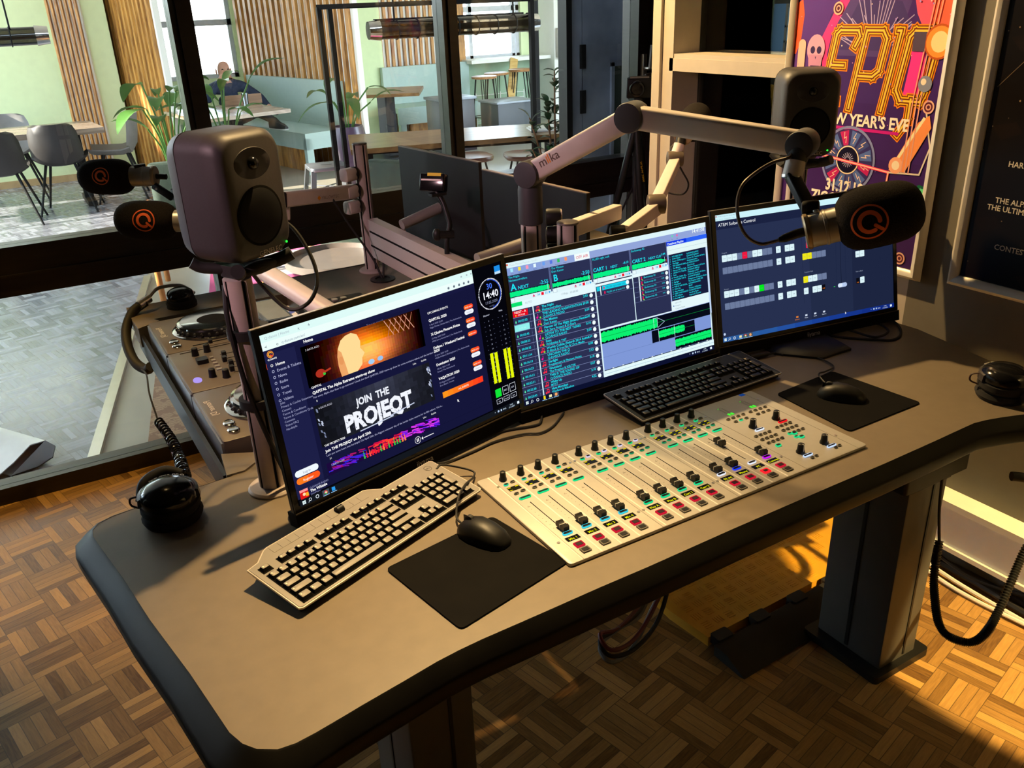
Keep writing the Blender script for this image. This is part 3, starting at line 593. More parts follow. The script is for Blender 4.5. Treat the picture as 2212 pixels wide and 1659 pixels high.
def taskbar(d, c, icons, seed, grad=None):
    R = d.rect; R(0, 1040, 1920, 40, c)
    if grad:
        for i, g in enumerate(grad): R(i * 1920 / len(grad), 1040, 1920 / len(grad) + 1, 40, g)
    for a in (0, 1):
        for b in (0, 1): R(17 + a * 12, 1049 + b * 12, 10.5, 10.5, 'eafdff')
    d.ring(72, 1058, 7, 10, 'e8f0f8'); d.line([(64, 1066), (58, 1072)], 3, 'e8f0f8'); d.ring(122, 1060, 8, 12, 'e8f0f8')
    for k, (x, nm) in enumerate(icons):
        x += 60; R(x - 12, 1042, 48, 36, '46505a') if nm in ('chrome', 'note') else None
        if nm == 'chrome': d.circ(x + 12, 1059, 12, 'e84838'); d.poly([(x + 12, 1059), (x, 1062), (x + 8, 1071), (x + 16, 1071)], '38b858'); d.poly([(x + 12, 1059), (x + 24, 1058), (x + 16, 1071)], 'f8d048'); d.circ(x + 12, 1059, 5, 'd8ecff')
        elif nm == 'app': R(x, 1047, 24, 24, '2a9cf0')
        elif nm == 'yellow': R(x + 3, 1045, 18, 28, 'f0d818')
        elif nm == 'folder': R(x, 1049, 25, 20, 'f4ecb0')
        else: d.circ(x + 12, 1059, 12, 'f8a868')
        R(x - 10, 1076, 44, 4, '9cd0ff')
    T = d.text
    T(1640, 1067, '^', 20, 'd8ecff'); T(1672, 1066, '\u25a1', 18, 'd8ecff'); R(1670, 1052, 14, 14, 'b8d0f0'); R(1700, 1052, 14, 14, 'b8d0f0'); T(1724, 1066, 'ENG', 16, 'd8ecff'); T(1812, 1057, '14:40', 15, 'd8ecff', align='CENTER'); T(1812, 1074, '17-2-2020', 15, 'd8ecff', align='CENTER'); d.pill(1872, 1050, 22, 20, 'e8f4ff', 4)
def radio_screen(d):
    R, T = d.rect, d.text; CY = '1fe4f4'; DK = '2b3052'; BG = '8ba3dc'; GR = '0af088'
    R(0, 0, 1920, 1080, '10131f'); R(0, 0, 1920, 1040, 'dff6fb'); R(0, 40, 1920, 54, BG); R(300, 40, 1620, 54, '93a6da'); R(5, 8, 14, 14, 'e86848')
    T(30, 28, 'Music Master Playout - Studio', 20, 'c4d4d8')
    for i, c in enumerate(('a8ecff', 'ffe23a', 'ff9ab8', 'e8fbff', '6aa0f0', '5878e0', '30c060', 'ff9a62')): R(34 + i * 66 + (12 if i > 3 else 0), 46, 22, 26, c); T(46 + i * 66, 88, ('Start', 'Open', 'Save', 'Export', 'Mix', '', 'Database', 'Logger')[i], 12, '48568a', align='CENTER')
    R(598, 40, 140, 52, 'f4ffff'); T(668, 78, 'OFF AIR', 32, 'e04868', .005, align='CENTER')
    d.circ(1560, 58, 8, '5ce0b0'); d.circ(1610, 58, 9, 'f060a8'); T(1508, 88, 'Setup', 12, '48568a'); T(1548, 88, 'On', 12, '48568a'); T(1600, 88, 'Off', 12, '48568a'); T(1905, 68, '14:41:08', 40, 'f4ffff', .01, align='RIGHT')
    players = [(0, 358, 'A', 'NEXT', 'The Night', 'Noisecontrollers', '-2:55'), (372, 734, 'B', '', 'The Mission', 'Dani Kenan', '-2:50'), (748, 1112, 'CART 1', 'NEXT', 'FILLER night walk', '', '-4:10'), (1126, 1487, 'CART 2', 'NEXT CUE', 'Backsweep 02', '', '-1:44')]
    for k, (a, b, nm, nx, l1, l2, tm) in enumerate(players):
        R(a, 94, b - a, 182, DK); R(b, 94, 14, 182, '6e7cae'); R(b + 4, 96, 3, 180, '2a3054'); R(b + 9, 96, 3, 180, '2a3054')
        T(a + 8, 116, l1, 23, CY); T(a + 8, 140, l2, 23, CY)
        big = k < 2; T(a + (18 if big else 8), 206 if big else 204, nm, 70 if big else 40, CY, .02); T(a + (78 if big else 172), 206 if big else 203, nx, 36 if big else 27, CY, .012); T(b - 14, 204 if big else 192, tm, 38 if big else 27, CY, .012, align='RIGHT')
        R(a + 2, 210, b - a - 2, 48, '10152e'); n = 60; up = []; dn = []
        for i in range(n + 1):
            u = i / n; h = (16 + 5 * random.random()) if k != 1 else (11 + 7 * random.random()) * (1 if u < .5 or random.random() < .8 else .5)
            if k == 3 and u > .85: h *= (1 - u) / .15
            up.append((a + 4 + (b - a - 14) * u, 234 - h)); dn.append((a + 4 + (b - a - 14) * u, 234 + h))
        d.poly(up + dn[::-1], GR); R(b - 26, 206, 3, 56, 'b8ecff'); R(b - 12, 226, 6, 22, 'c02838')
        R(a, 258, b - a, 34, 'dff6fb'); R(a + 2, 260, 38, 30, 'b8c8d8'); R(a + 6, 263, 30, 24, 'eafcff')
        bx = b - 172; d.poly([(bx + 8, 280), (bx + 28, 280), (bx + 18, 264)], 'e01868'); R(bx + 8, 282, 20, 4, 'e01868'); R(bx + 52, 266, 4, 18, '3ab8e8'); d.poly([(bx + 70, 266), (bx + 70, 284), (bx + 56, 275)], '3ab8e8'); R(bx + 84, 264, 22, 22, 'f01028'); R(bx + 120, 266, 6, 18, '58c0ec'); R(bx + 132, 266, 6, 18, '58c0ec'); d.poly([(bx + 150, 264), (bx + 150, 286), (bx + 168, 275)], '38a8ec')
    R(0, 292, 752, 60, 'e6faff'); R(4, 296, 92, 30, '0ae070'); T(120, 322, 'AUTO', 22, 'a8bcc8'); T(520, 322, '17 Feb - 15:00:00', 22, '8898a8', align='CENTER')
    R(2, 352, 750, 690, DK); R(178, 352, 10, 690, 'd8f2fa')
    rows = [('The Night', 'Noisecontrollers', '2:55', 'NEXT - A'), ('THE LEADING RADIOSTATION 2', 'Q-DANCE RADIO', '0:08', '00:02:55'), ('The Mission', 'Dani Kenan', '2:50', ''), ('Heroes Of The Night (Intents Festiv...', 'Sub Zero Project & D-Sturb', '2:45', '00:05:45'), ('LISTEN TO THE BEST TUNES', 'Q-DANCE RADIO', '0:10', '00:08:33'), ('Exist', 'Wildstylez & TNT', '2:59', '00:08:35'), ('Worlds Collide (Rebirth 2014 Anthe...', 'D-Block & S-te-Fan & Chris Madin', '4:54', '00:11:34'), ('UNCHAIN THE Q', 'Q-DANCE RADIO', '0:08', '00:16:19'), ('Starlight', 'Frequencerz & Phuture Noize', '2:53', '00:16:23'), ('Wasteland', 'The Prophet & KELTEK', '3:18', '00:19:13'), ('THIS IS THE SOUND OF', 'Q-DANCE RADIO', '0:07', '00:22:31'), ('Wake Up', 'MYST', '3:18', '00:22:38'), ('Hate Mondays', 'Warface & Rebelion', '4:52', '00:25:43')]
    h = 53.3
    for i, (a, b, c, e_) in enumerate(rows):
        y = 354 + i * h
        if y > 1040: break
        R(2, y + h - 2, 750, 2.5, '8c98c8'); R(150, y, 2, h, '56608c'); R(150, y + h * .5, 8, 2, '7c88b4')
        if i == 0: R(6, y + 4, 130, h - 8, 'e80a20'); T(70, y + 24, e_, 24, 'fff0f0', .015, align='CENTER'); T(78, y + 44, '00:00:08', 18, 'ffd8d8', align='CENTER'); d.circ(30, y + 38, 5, 'f8e020')
        elif i == 2: R(6, y + 3, 130, h - 6, '92f2ee'); T(70, y + 38, '00:02:48', 18, 'b8fcf4', align='CENTER')
        else: d.poly([(18, y + 36), (24, y + 20), (30, y + 36)], '5ef0b0'); d.circ(24, y + 36, 6.5, '5ef0b0', 10); T(42, y + 38, e_, 24, CY, .012)
        red = 'DANCE' not in b; col = 'ff2a48' if red else 'f808a0'
        R(214, y + 10, 4, 26, col); d.circ(209, y + 36, 8, col, 10)
        if red: R(232, y + 8, 4, 26, col); R(214, y + 8, 22, 6, col); d.circ(228, y + 34, 8, col, 10)
        if i < 7: d.circ(236, y + 40, 7, '78e838', 10)
        T(258, y + 24, a, 26, CY, .018); T(258, y + 48, b, 25, CY, .012)
        T(682, y + 22, c, 26, CY, .012, align='RIGHT'); d.circ(712, y + 20, 16, 'f2ffff', 16)
    R(752, 292, 10, 750, 'd8f2fa')
    R(762, 292, 355, 360, DK); R(762, 300, 355, 18, 'eafcff'); R(768, 322, 30, 34, '18c8e0'); R(820, 322, 260, 34, '18d0ea'); T(860, 346, 'FILLER night walk', 20, '10808c'); T(1040, 346, '4:10', 17, '108898', align='RIGHT'); d.circ(1068, 338, 16, 'f4ffff'); T(860, 384, 'FILLER end of week', 18, CY); T(1040, 382, '3:21', 17, CY, align='RIGHT'); d.circ(1066, 376, 15, 'f4ffff'); R(800, 322, 8, 70, 'e8fbff'); R(762, 394, 355, 2, '6a78a8'); R(832, 330, 12, 18, 'f01858'); R(836, 368, 12, 18, 'f01858')
    R(1117, 292, 8, 360, 'd8f2fa'); R(1125, 316, 378, 340, DK); R(1125, 292, 378, 24, 'eafcff'); R(1180, 318, 10, 196, 'e8fbff')
    for i in range(5):
        y = 318 + i * 40; T(1232, y + 22, 'Backsweep 0%d' % (2 + i), 21, CY); R(1204, y + 4, 10, 24, 'f01858'); d.circ(1216, y + 30, 6, '78e838', 8); T(1440, y + 20, '0:%02d' % (26 + i * 4), 16, CY, align='RIGHT'); d.circ(1468, y + 20, 15, 'f2ffff'); R(1125, y + 38, 378, 2, '6a78a8')
    R(1490, 94, 430, 36, '1038e8'); R(1700, 94, 220, 36, '2c62f4'); T(1500, 122, 'Database Playlist', 25, 'e8f8ff', .02); R(1490, 130, 430, 70, 'e4f8f8'); R(1490, 164, 430, 2, 'b8ccd0'); R(1502, 200, 398, 380, '181d3c'); R(1490, 200, 12, 380, '98aee4'); R(1900, 200, 20, 560, 'c8defa')
    a_ = ['NO REJECTION', 'STAR LIGHT', 'Power Of Perception', 'The Night', 'THE LEADING RADI...', 'The Mission', 'Heroes Of The Nigh...', 'LISTEN TO THE BE...', 'Exist', 'Worlds Collide (Re...', 'UNCHAIN THE Q', 'Starlight', 'Wasteland', 'THIS IS THE SOUN...', 'Wake Up', 'Hate Mondays', 'KEEP HARD DANCE', 'The Whistle', 'Bust My Head']
    b_ = ['Q-DANCE RADIO', 'Q-DANCE RADIO', 'Coone, Da Tweekaz & Hard...', 'Noisecontrollers', 'Q-DANCE RADIO', 'Dani Kenan', 'Sub Zero Project & D-Sturb', 'Q-DANCE RADIO', 'Wildstylez & TNT', 'D-Block & S-te-Fan & Chris...', 'Q-DANCE RADIO', 'Frequencerz & Phuture Noize', 'The Prophet & KELTEK', 'Q-DANCE RADIO', 'MYST', 'Warface & Rebelion', 'Q-DANCE RADIO', 'Ran-D & Psyko', 'Rejecta & Tweekar']
    for i in range(19): T(1512, 226 + i * 19, '%d' % (i + 1), 15, CY, .01); T(1536, 226 + i * 19, a_[i], 16.5, CY, .012); T(1690, 226 + i * 19, b_[i], 16.5, CY, .012)
    R(1490, 580, 410, 84, 'e4f8fb'); T(1530, 604, 'Search title', 15, '8898a8'); T(1530, 628, 'Category', 15, '8898a8'); T(1530, 652, 'Compose Playlist', 15, '8898a8'); d.circ(1514, 622, 6, '5878b8')
    R(762, 664, 1140, 322, '7f98d8'); R(762, 660, 1140, 5, 'e8f8ff')
    def wave(x0, x1, yc, h, y0, y1, fin=1.0, thin=False):
        R(x0, y0, x1 - x0, y1 - y0, '060a18'); n = int((x1 - x0) / 6); up, dn = [], []
        for i in range(n + 1):
            u = i / n; k = h * (.78 + .3 * random.random()) * (1 if u < fin else 0.02); up.append((x0 + (x1 - x0) * u, yc - k)); dn.append((x0 + (x1 - x0) * u, yc + k * (.9 + .2 * random.random())))
        d.poly(up + dn[::-1], '0cf070'); d.rect(x0, yc - 1.5, x1 - x0, 3, '0a8838')
    wave(762, 1902, 720, 42, 668, 772, .50); R(762, 772, 520, 5, '7f98d8')
    d.line([(1290, 680), (1330, 680), (1405, 724), (1330, 762), (1330, 680)], 3, 'c8e8ff'); R(1290, 676, 3, 96, 'c8e8ff')
    R(1262, 778, 70, 100, '060a18'); wave(1332, 1722, 822, 30, 778, 878, .72); R(1332, 778, 3, 100, 'd8f0ff'); R(1500, 772, 3, 108, 'd8f0ff')
    wave(1500, 1902, 932, 32, 884, 984); R(762, 880, 740, 3, '6c84c0'); R(762, 986, 1140, 6, '10142c')
    R(762, 992, 1158, 50, 'e4fafc'); R(762, 1016, 1158, 3, 'a0c0d8')
    for i in range(11): R(840 + i * 100, 982, 16, 6, 'f4ffff'); R(870 + i * 100, 1000, 2, 36, 'c0d8e0')
    taskbar(d, '0c1130', [(112, 'yellow'), (166, 'folder'), (218, 'note')], 0)
def switch_screen(d):
    R, T = d.rect, d.text; WH = 'dcf4fa'; GY = '6b7a9c'
    R(0, 0, 1920, 1080, '27304f'); R(960, 0, 960, 1040, '222b47'); R(1440, 0, 480, 1040, '1d2540'); R(0, 0, 1920, 50, 'cdf3fb'); d.circ(14, 13, 6, 'b03048'); T(28, 20, 'ATEM Production Studio 4K', 15, '9ab0bc'); T(10, 42, 'File   Macros   Connection   Help', 14, 'a8bcc4')
    R(0, 50, 1920, 72, '1b2240'); T(30, 98, 'ATEM Software Control', 38, 'f4f8ff')
    T(48, 326, 'Program', 15, '98a4bc'); T(48, 634, 'Preview', 15, '98a4bc'); T(900, 612, 'Transition Style', 15, '98a4bc'); T(1480, 690, 'Fade to Black', 15, '98a4bc'); R(884, 180, 4, 700, '202844')
    def bt(x, y, c, w_=50, h_=56, s_='In'): d.pill(x, y, w_, h_, c, 5); T(x + w_ / 2, y + h_ * .6, s_, 13, '50607c', align='CENTER') if c not in (GY,) else d.ring(x + w_ / 2, y + h_ / 2, 14, 15, '7c8aac')
    r1 = [WH, WH, WH, GY, 'f01840', GY, WH, WH, GY, GY]; r3 = [WH, WH, WH, GY, WH, GY, WH, '00f018', GY, GY]
    for i in range(10):
        x = 46 + i * 52; bt(x, 340, r1[i], s_='Cam'); bt(x, 444, GY); bt(x, 645, r3[i], s_='Cam'); bt(x, 749, GY)
    for y in (340, 444, 645, 749):
        bt(606, y, WH, s_='Blk'); bt(700, y, WH, s_='Col'); bt(752, y, WH, s_='MP')
    for i in range(5): bt(886 + i * 52, 440, 'f0e818' if i < 2 else GY, s_='Key'); bt(886 + i * 52, 643, 'f0e818' if i < 1 else WH if i < 3 else GY, s_='Mix')
    bt(930, 345, 'f01840', 60, 52, 'ON'); bt(992, 345, WH, 50, 52); bt(886, 745, WH, s_='Prev'); bt(982, 745, WH, s_='Cut'); bt(1034, 745, WH, s_='Auto'); R(1088, 745, 36, 48, '0c0c14'); T(1106, 784, '1:00', 17, 'f08028', align='CENTER')
    R(1306, 300, 4, 480, '0e1428'); R(1220, 780, 16, 5, '28e050'); d.pill(1268, 762, 104, 38, 'b8ccf0', 18); d.pill(1272, 764, 48, 34, 'dceafc', 16); R(1256, 300, 3, 480, '1a2340'); R(1360, 300, 3, 480, '1a2340')
    bt(1480, 500, WH, s_='DSK'); bt(1532, 500, WH); R(1480, 745, 36, 52, '0c0c14'); T(1498, 790, '1:00', 15, 'f08028', align='CENTER'); bt(1526, 740, WH, s_='FTB')
    for i, s_ in enumerate(('Switcher', 'Media', 'Audio', 'Camera')):
        c = 'f08828' if i == 0 else 'd8e4f8'; T(800 + i * 100, 1016, s_, 15, c, align='CENTER'); R(788 + i * 100, 982, 24, 15, c)
        if i == 0: R(790, 988, 20, 3, '27304f')
    d.circ(24, 1012, 11, 'c8d8f4')
    g = ['2c5c9c', '2c5e9e', '2858a0', '2450a0', '1e489c', '1a4098', '183a92', '15348c', '122e86', '102a80']
    taskbar(d, '1c4c94', [(112, 'folder'), (164, 'chrome'), (216, 'note')], 0, g); d.poly([(1340, 1030), (1340, 1054), (1347, 1048), (1354, 1046)], 'ffffff')
def arm_hold(t):
    mb = MB(); mb.rbox((0.22, 0.03, 0.09), (0.38, 0.045, 0.24), 0.01); mb.cyl((0.3, 0.045, 0.165), (0.3, 0.11, 0.165), 0.035); t.part('mount', mb, BLK)
def tri_stand(t):
    # neck and triangular foot on the desk, built in room axes
    mb = MB(); a = V((1.80, 1.585, D + 0.008)); mb.bar((1.80, 1.575, D + 0.01), (1.775, 1.59, D + 0.20), 0.075, 0.035, (0, 1, 0)); t.wpart('stand_neck', mb, BLK)
    mb = MB(); P = [(1.69, 1.50), (1.765, 1.405), (1.88, 1.405), (1.93, 1.62), (1.72, 1.66)]
    ins = [(x + (1.80 - x) * .12, y + (1.55 - y) * .12) for x, y in P]
    mb.loft([[(x, y, D) for x, y in P], [(x, y, D + .006) for x, y in P], [(x, y, D + .016) for x, y in ins]]); t.wpart('stand_foot', mb, BLK)
mon('desk_monitor', 'black monitor showing a dark news website, beside the aluminium speaker pole', (0.3358, 1.4057, 0.0482), 0.2513, 0.1421, news_screen, arm_hold)
mon('desk_monitor', 'black monitor showing a radio playlist with green waveforms', (0.9222, 1.5494, 0.0391), 0.0119, 0.1774, radio_screen, arm_hold)
mon('desk_monitor', 'black monitor on its own foot showing a navy video switcher screen', (1.5535, 1.559, 0.0492), -0.1355, 0.2127, switch_screen, tri_stand)
# ================================================================== keyboards, mice, pads
KBG = mat('keyboard_silver_grey', (0.27, 0.25, 0.23), 0.42, metal=0.2, var=0.04)
def keyboard(label, loc, ang, deck, keym, rimm, media, tilt=6.0, legend='f4ead8'):
    mw = Tr(loc[0], loc[1], D + 0.012) @ Rz(math.radians(ang)) @ Rx(math.radians(tilt))
    t = Thing('keyboard', label, 'keyboard', mw=mw)
    o = [(0, .004), (.006, 0), (.452, 0), (.458, .004), (.462, .140), (.457, .1455), (.322, .1465), (.300, .165), (.292, .169), (.060, .166), (.050, .163), (.024, .144), (.0, .1405)] if media else rrect(0, 0, .462, .150, .006)
    ins = offset(o, -0.0025)
    A = sum(a[0] * b[1] - b[0] * a[1] for a, b in zip(o, o[1:] + o[:1])); ins = offset(o, -0.0025 * (1 if A > 0 else -1)); low = offset(o, -0.006 * (1 if A > 0 else -1))
    mb = MB(); tri_prism(mb, low, -.010, -.004); mb.loft([[(x, y, -.004) for x, y in low], [(x, y, 0.0) for x, y in o]], cap=False); case = t.part('case', mb, BLK)
    mb = MB(); tri_prism(mb, o, 0.0, .0035); t.part('rim', mb, rimm); mb = MB(); tri_prism(mb, ins, .0034, .0042); t.part('deck', mb, deck)
    for x in (.05, .40): t.part('foot', MB().box((x, .125, -.028 if media else -.02), (x + .02, .132, -.006)), BLK, case)
    U = .019; X0, Y0 = .0135, .0085
    gap_shade = MB(); rows = []
    R0 = [1.25, 1.25, 1.25, 6.25, 1.25, 1.25, 1.25, 1.25]; R1 = [2.25] + [1] * 10 + [2.75]; R2 = [1.75] + [1] * 11 + [2.25]; R3 = [1.5] + [1] * 12 + [1.5]; R4 = [1] * 13 + [2]
    keys = []
    for r, W_ in enumerate((R0, R1, R2, R3, R4)):
        x = 0
        for w_ in W_: keys.append((x, r, w_, 1)); x += w_
    for x, r in ((15.25, 0), (16.25, 0), (17.25, 0), (16.25, 1), (15.25, 3), (16.25, 3), (17.25, 3), (15.25, 4), (16.25, 4), (17.25, 4)): keys.append((x, r, 1, 1))
    keys += [(18.5, 0, 2, 1), (20.5, 0, 1, 1), (21.5, 0, 1, 2), (21.5, 2, 1, 2)] + [(18.5 + i, r, 1, 1) for r in (1, 2, 3) for i in range(3)] + [(18.5 + i, 4, 1, 1) for i in range(4)]
    fy = 5.45; fk = [(0, fy, 1, .8)] + [(x + i, fy, 1, .8) for x in (2, 6.5, 11) for i in range(4)] + [(15.25 + i, fy, 1, .8) for i in range(3)]
    for a, b, c, e in ((0, 0, 15, 5), (15.25, 0, 3, 1), (16.25, 1, 1, 1), (15.25, 3, 3, 2), (18.5, 0, 4, 5), (0, fy, 1, .8), (2, fy, 4, .8), (6.5, fy, 4, .8), (11, fy, 4, .8), (15.25, fy, 3, .8)):
        gap_shade.box((X0 + a * U - .0012, Y0 + b * U - .002, .0041), (X0 + (a + c) * U + .0012, Y0 + (b + e) * U + .001, .0046))
    t.part('key_gap_shade', gap_shade, BLKM)  # black slab paints in the shade between the keys
    cache = {}
    for k, (x, r, w_, h_) in enumerate(keys + fk):
        nm = 'function_key' if h_ == .8 else 'key'; ck = (w_, h_)
        if ck not in cache:
            mb = MB(); W2, H2 = w_ * U, h_ * U; a = .0009; b = .0030
            mb.use(BLKM); mb.loft([[(p[0], p[1], 0) for p in rrect(a, a, W2 - a, H2 - a, .001, 2)], [(p[0], p[1], .0058) for p in rrect(b - .0002, b + .0016, W2 - b + .0002, H2 - b * .6 + .0002, .002, 2)]])  # key sides blackened, shade of the gaps put into their colour
            mb.use(keym); mb.loft([[(p[0], p[1], .0058) for p in rrect(b, b + .0018, W2 - b, H2 - b * .6, .002, 2)], [(p[0], p[1], .0062) for p in rrect(b + .0004, b + .0022, W2 - b - .0004, H2 - b * .6 - .0004, .002, 2)]])
            if w_ < 6: mb.use(paint(legend)); q = .0046; mb.add([(q, H2 - .0080, .0063), (q + .0028, H2 - .0080, .0063), (q + .0028, H2 - .0046, .0063), (q, H2 - .0046, .0063)], [(0, 1, 2, 3)])
            ob = t.part(nm, mb, keym); cache[ck] = ob
        else: ob = cache[ck].copy(); ob.name = nm; COL.objects.link(ob); ob.parent = t.o
        ob.location = (X0 + x * U, Y0 + r * U, .0044)
    if media:
        mb = MB()
        for i in range(12): 
            if i == 8: continue
            mb.box((.060 + i * .0188, .143, .004), (.060 + i * .0188 + .0178, .1605, .0047))
        t.part('media_keys', mb, deck); t.part('volume_dial', MB().cyl((.212, .153, .006), (.226, .153, .006), .008), BLK)
        mb = MB(); d = D2(mb, lambda x, y, l: (x, -y, .0042 + l), paint); d.ring(.435, -.128, .0075, .0085, '3a342e'); d.text(.435, -.1255, 'DELL', .006, '3a342e', .004, align='CENTER'); t.part('logo', mb)
    return t
keyboard('silver grey keyboard in front of the news website monitor', (0.250, 1.153), 20.8, KBG, mat('key_silver_grey', (0.30, 0.275, 0.25), 0.45, var=0.04), mat('light_rim', (0.62, 0.57, 0.52), 0.35, metal=.4), True, 7)
keyboard('black keyboard with a silver rim behind the mixing console', (1.128, 1.368), 1.6, BLK, mat('key_black', (0.022, 0.020, 0.019), 0.4, var=.15), SILV, False, 5, 'b8a890')
def mouse(label, loc, ang, m, L=.112):
    t = Thing('computer_mouse', label, 'mouse', mw=Tr(loc[0], loc[1], D + .003) @ Rz(math.radians(ang)))
    prof = [(0, .010, .006), (.006, .020, .016), (.02, .027, .026), (.045, .0305, .034), (.07, .031, .036), (.092, .027, .029), (.106, .017, .016), (.112, .006, .005)]
    rings = [[(max(-1, min(1, math.copysign(abs(math.cos(a)) ** .8, math.cos(a)))) * w_, y - L / 2, max(0.001, z * math.sin(a) ** .9 if math.sin(a) > 0 else 0.001)) for a in [PI * i / 12 for i in range(13)]] for y, w_, z in [(L * a / .112, b, c) for a, b, c in prof]]
    t.part('shell', MB().loft(rings), m); t.part('button_seam', MB().box((-.0007, .012, .012), (.0007, .045, .0338)), BLKG)
    mb = MB(); mb.cyl((-.004, .030, .028), (.004, .030, .028), .009); t.part('scroll_wheel', mb, RUB); return t
pad = lambda label, pts: single('mouse_pad', label, 'mouse pad', tri_prism(MB(), pts, D + .0002, D + .003), BLKM)
def rpoly(P, r=.012):
    out = []
    for i in range(len(P)):
        a, b, c = V(P[i - 1]), V(P[i]), V(P[(i + 1) % len(P)]); p, q = b + (a - b).normalized() * r, b + (c - b).normalized() * r
        for k in range(5): u = k / 4; out.append(tuple(p * (1 - u) ** 2 + b * 2 * u * (1 - u) + q * u * u))
    return out
pad('black mouse pad between the silver keyboard and the mixing console', rpoly([(.416, 1.195), (.453, .980), (.694, 1.033), (.655, 1.235)]))
pad('black mouse pad at the right end of the mixing console', rpoly([(1.504, 1.318), (1.487, 1.087), (1.740, 1.090), (1.722, 1.334)]))
mouse('black computer mouse beside the left corner of the mixing console', (0.606, 1.182), 22, BLK)
mouse('black computer mouse in the shadows at the right end of the console', (1.612, 1.215), 35, BLK)

# ================================================================== mixing console
PAN = mat('console_silver', (0.50, 0.475, 0.44), 0.40, metal=0.1, var=0.03, scale=60)
mw = Tr(.6878, 1.0193, D)
mix = Thing('mixing_console', 'silver broadcast mixing console with green lit buttons and black faders', 'mixer', mw=mw)
mb = MB().use(PAN); mb.rbox((0, 0, 0), (.7733, .342, .007), .008, .0015, 3)
pn = mix.part('panel', mb)
mb = MB().use(mat('console_seam', (0.33, .31, .28), .4, metal=.3))
for u in (.030, .209, .398, .588, .745): mb.box((u - .0006, .001, .0069), (u + .0006, .341, .0073))
mb.use(mat('console_strip', (0.8, .77, .72), .4))
CH = [.0485 + .0427 * i for i in range(4)] + [.2375 + .0427 * i for i in range(4)] + [.4272 + .0427 * i for i in range(4)]
for u in CH: mb.box((u - .0225, .002, .0069), (u - .0190, .340, .0072))
mb.use(BLKM)
for u in CH: mb.box((u + .0015, .100, .0069), (u + .0032, .212, .0074))
mb.use(mat('scale_print', (.12, .11, .10), .6))
for u in CH:
    for i in range(8): mb.box((u - .010, .110 + i * .013, .0069), (u - .0085, .1108 + i * .013, .0073))
    mb.box((u - .012, .198, .0069), (u - .006, .1986, .0073))
mix.part('channel_lines', mb, parent=pn, flat=True)
mb = MB().use(STEEL)
for u, v in ((.027, .296), (.020, .066), (.203, .296), (.215, .296), (.203, .066), (.215, .066), (.392, .296), (.404, .296), (.392, .066), (.404, .066), (.583, .296), (.583, .066), (.751, .297), (.751, .066)): mb.cyl((u, v, .0065), (u, v, .0080), .0032, n=10)
mix.part('screws', mb, parent=pn)
_btn = {}
def lit(nm, u, v, w_, h_, col, k=1.0, core=True, z=.007, hgt=.0025, r=None, corec='0a0a0c', cf=.60):
    key = (nm, w_, h_, col, k, core, cf)
    if key not in _btn:
        mb = MB(); m1 = emis(col, k) if not col.startswith('#') else paint(col[1:]); mb.use(m1); rr_ = (r if r is not None else h_ / 2) * .98
        mb.rbox((-w_ / 2, -h_ / 2, 0), (w_ / 2, h_ / 2, hgt), rr_, n=4)
        if core: mb.use(paint(corec)); q = 1 - cf; mb.rbox((-w_ / 2 + h_ * q * .5, -h_ / 2 * cf, hgt), (w_ / 2 - h_ * q * .5, h_ / 2 * cf, hgt + .0006), rr_ * cf, n=4)
        o = mix.part(nm, mb); _btn[key] = o
    else: o = _btn[key].copy(); o.name = nm; COL.objects.link(o); o.parent = mix.o
    o.location = (u, v, z); return o
GRN = '1fe08a'; SELC = ['3fd8ea'] * 4 + ['1fe092'] * 4 + ['eef2ff', '2440ff', 'eef2ff', 'd21cff']
NAMES = ['Mic 1', 'Mic 2', 'Mic 3', 'Mic 4', 'Play A', 'Play B', 'Cart 1', 'Cart 2', 'DJ set', 'Phone', 'PC', 'Comrex']
knob0 = None; fader0 = None
def knob(u, v, ptr=False, h=.019, r=.0068):
    mb = MB(); mb.lathe([(r * 1.22, 0), (r * 1.22, .003), (r, .006), (r * .86, h), (r * .7, h + .0008)], 18); o = mix.part('control_knob', mb, BLK); o.location = (u, v, .007)
    if ptr: mb = MB(); mb.box((-.0007, -r * 1.06, .004), (.0007, -r * .4, h + .0012)); p_ = mix.part('pointer', mb, WHITE, o)
    return o
kb = None
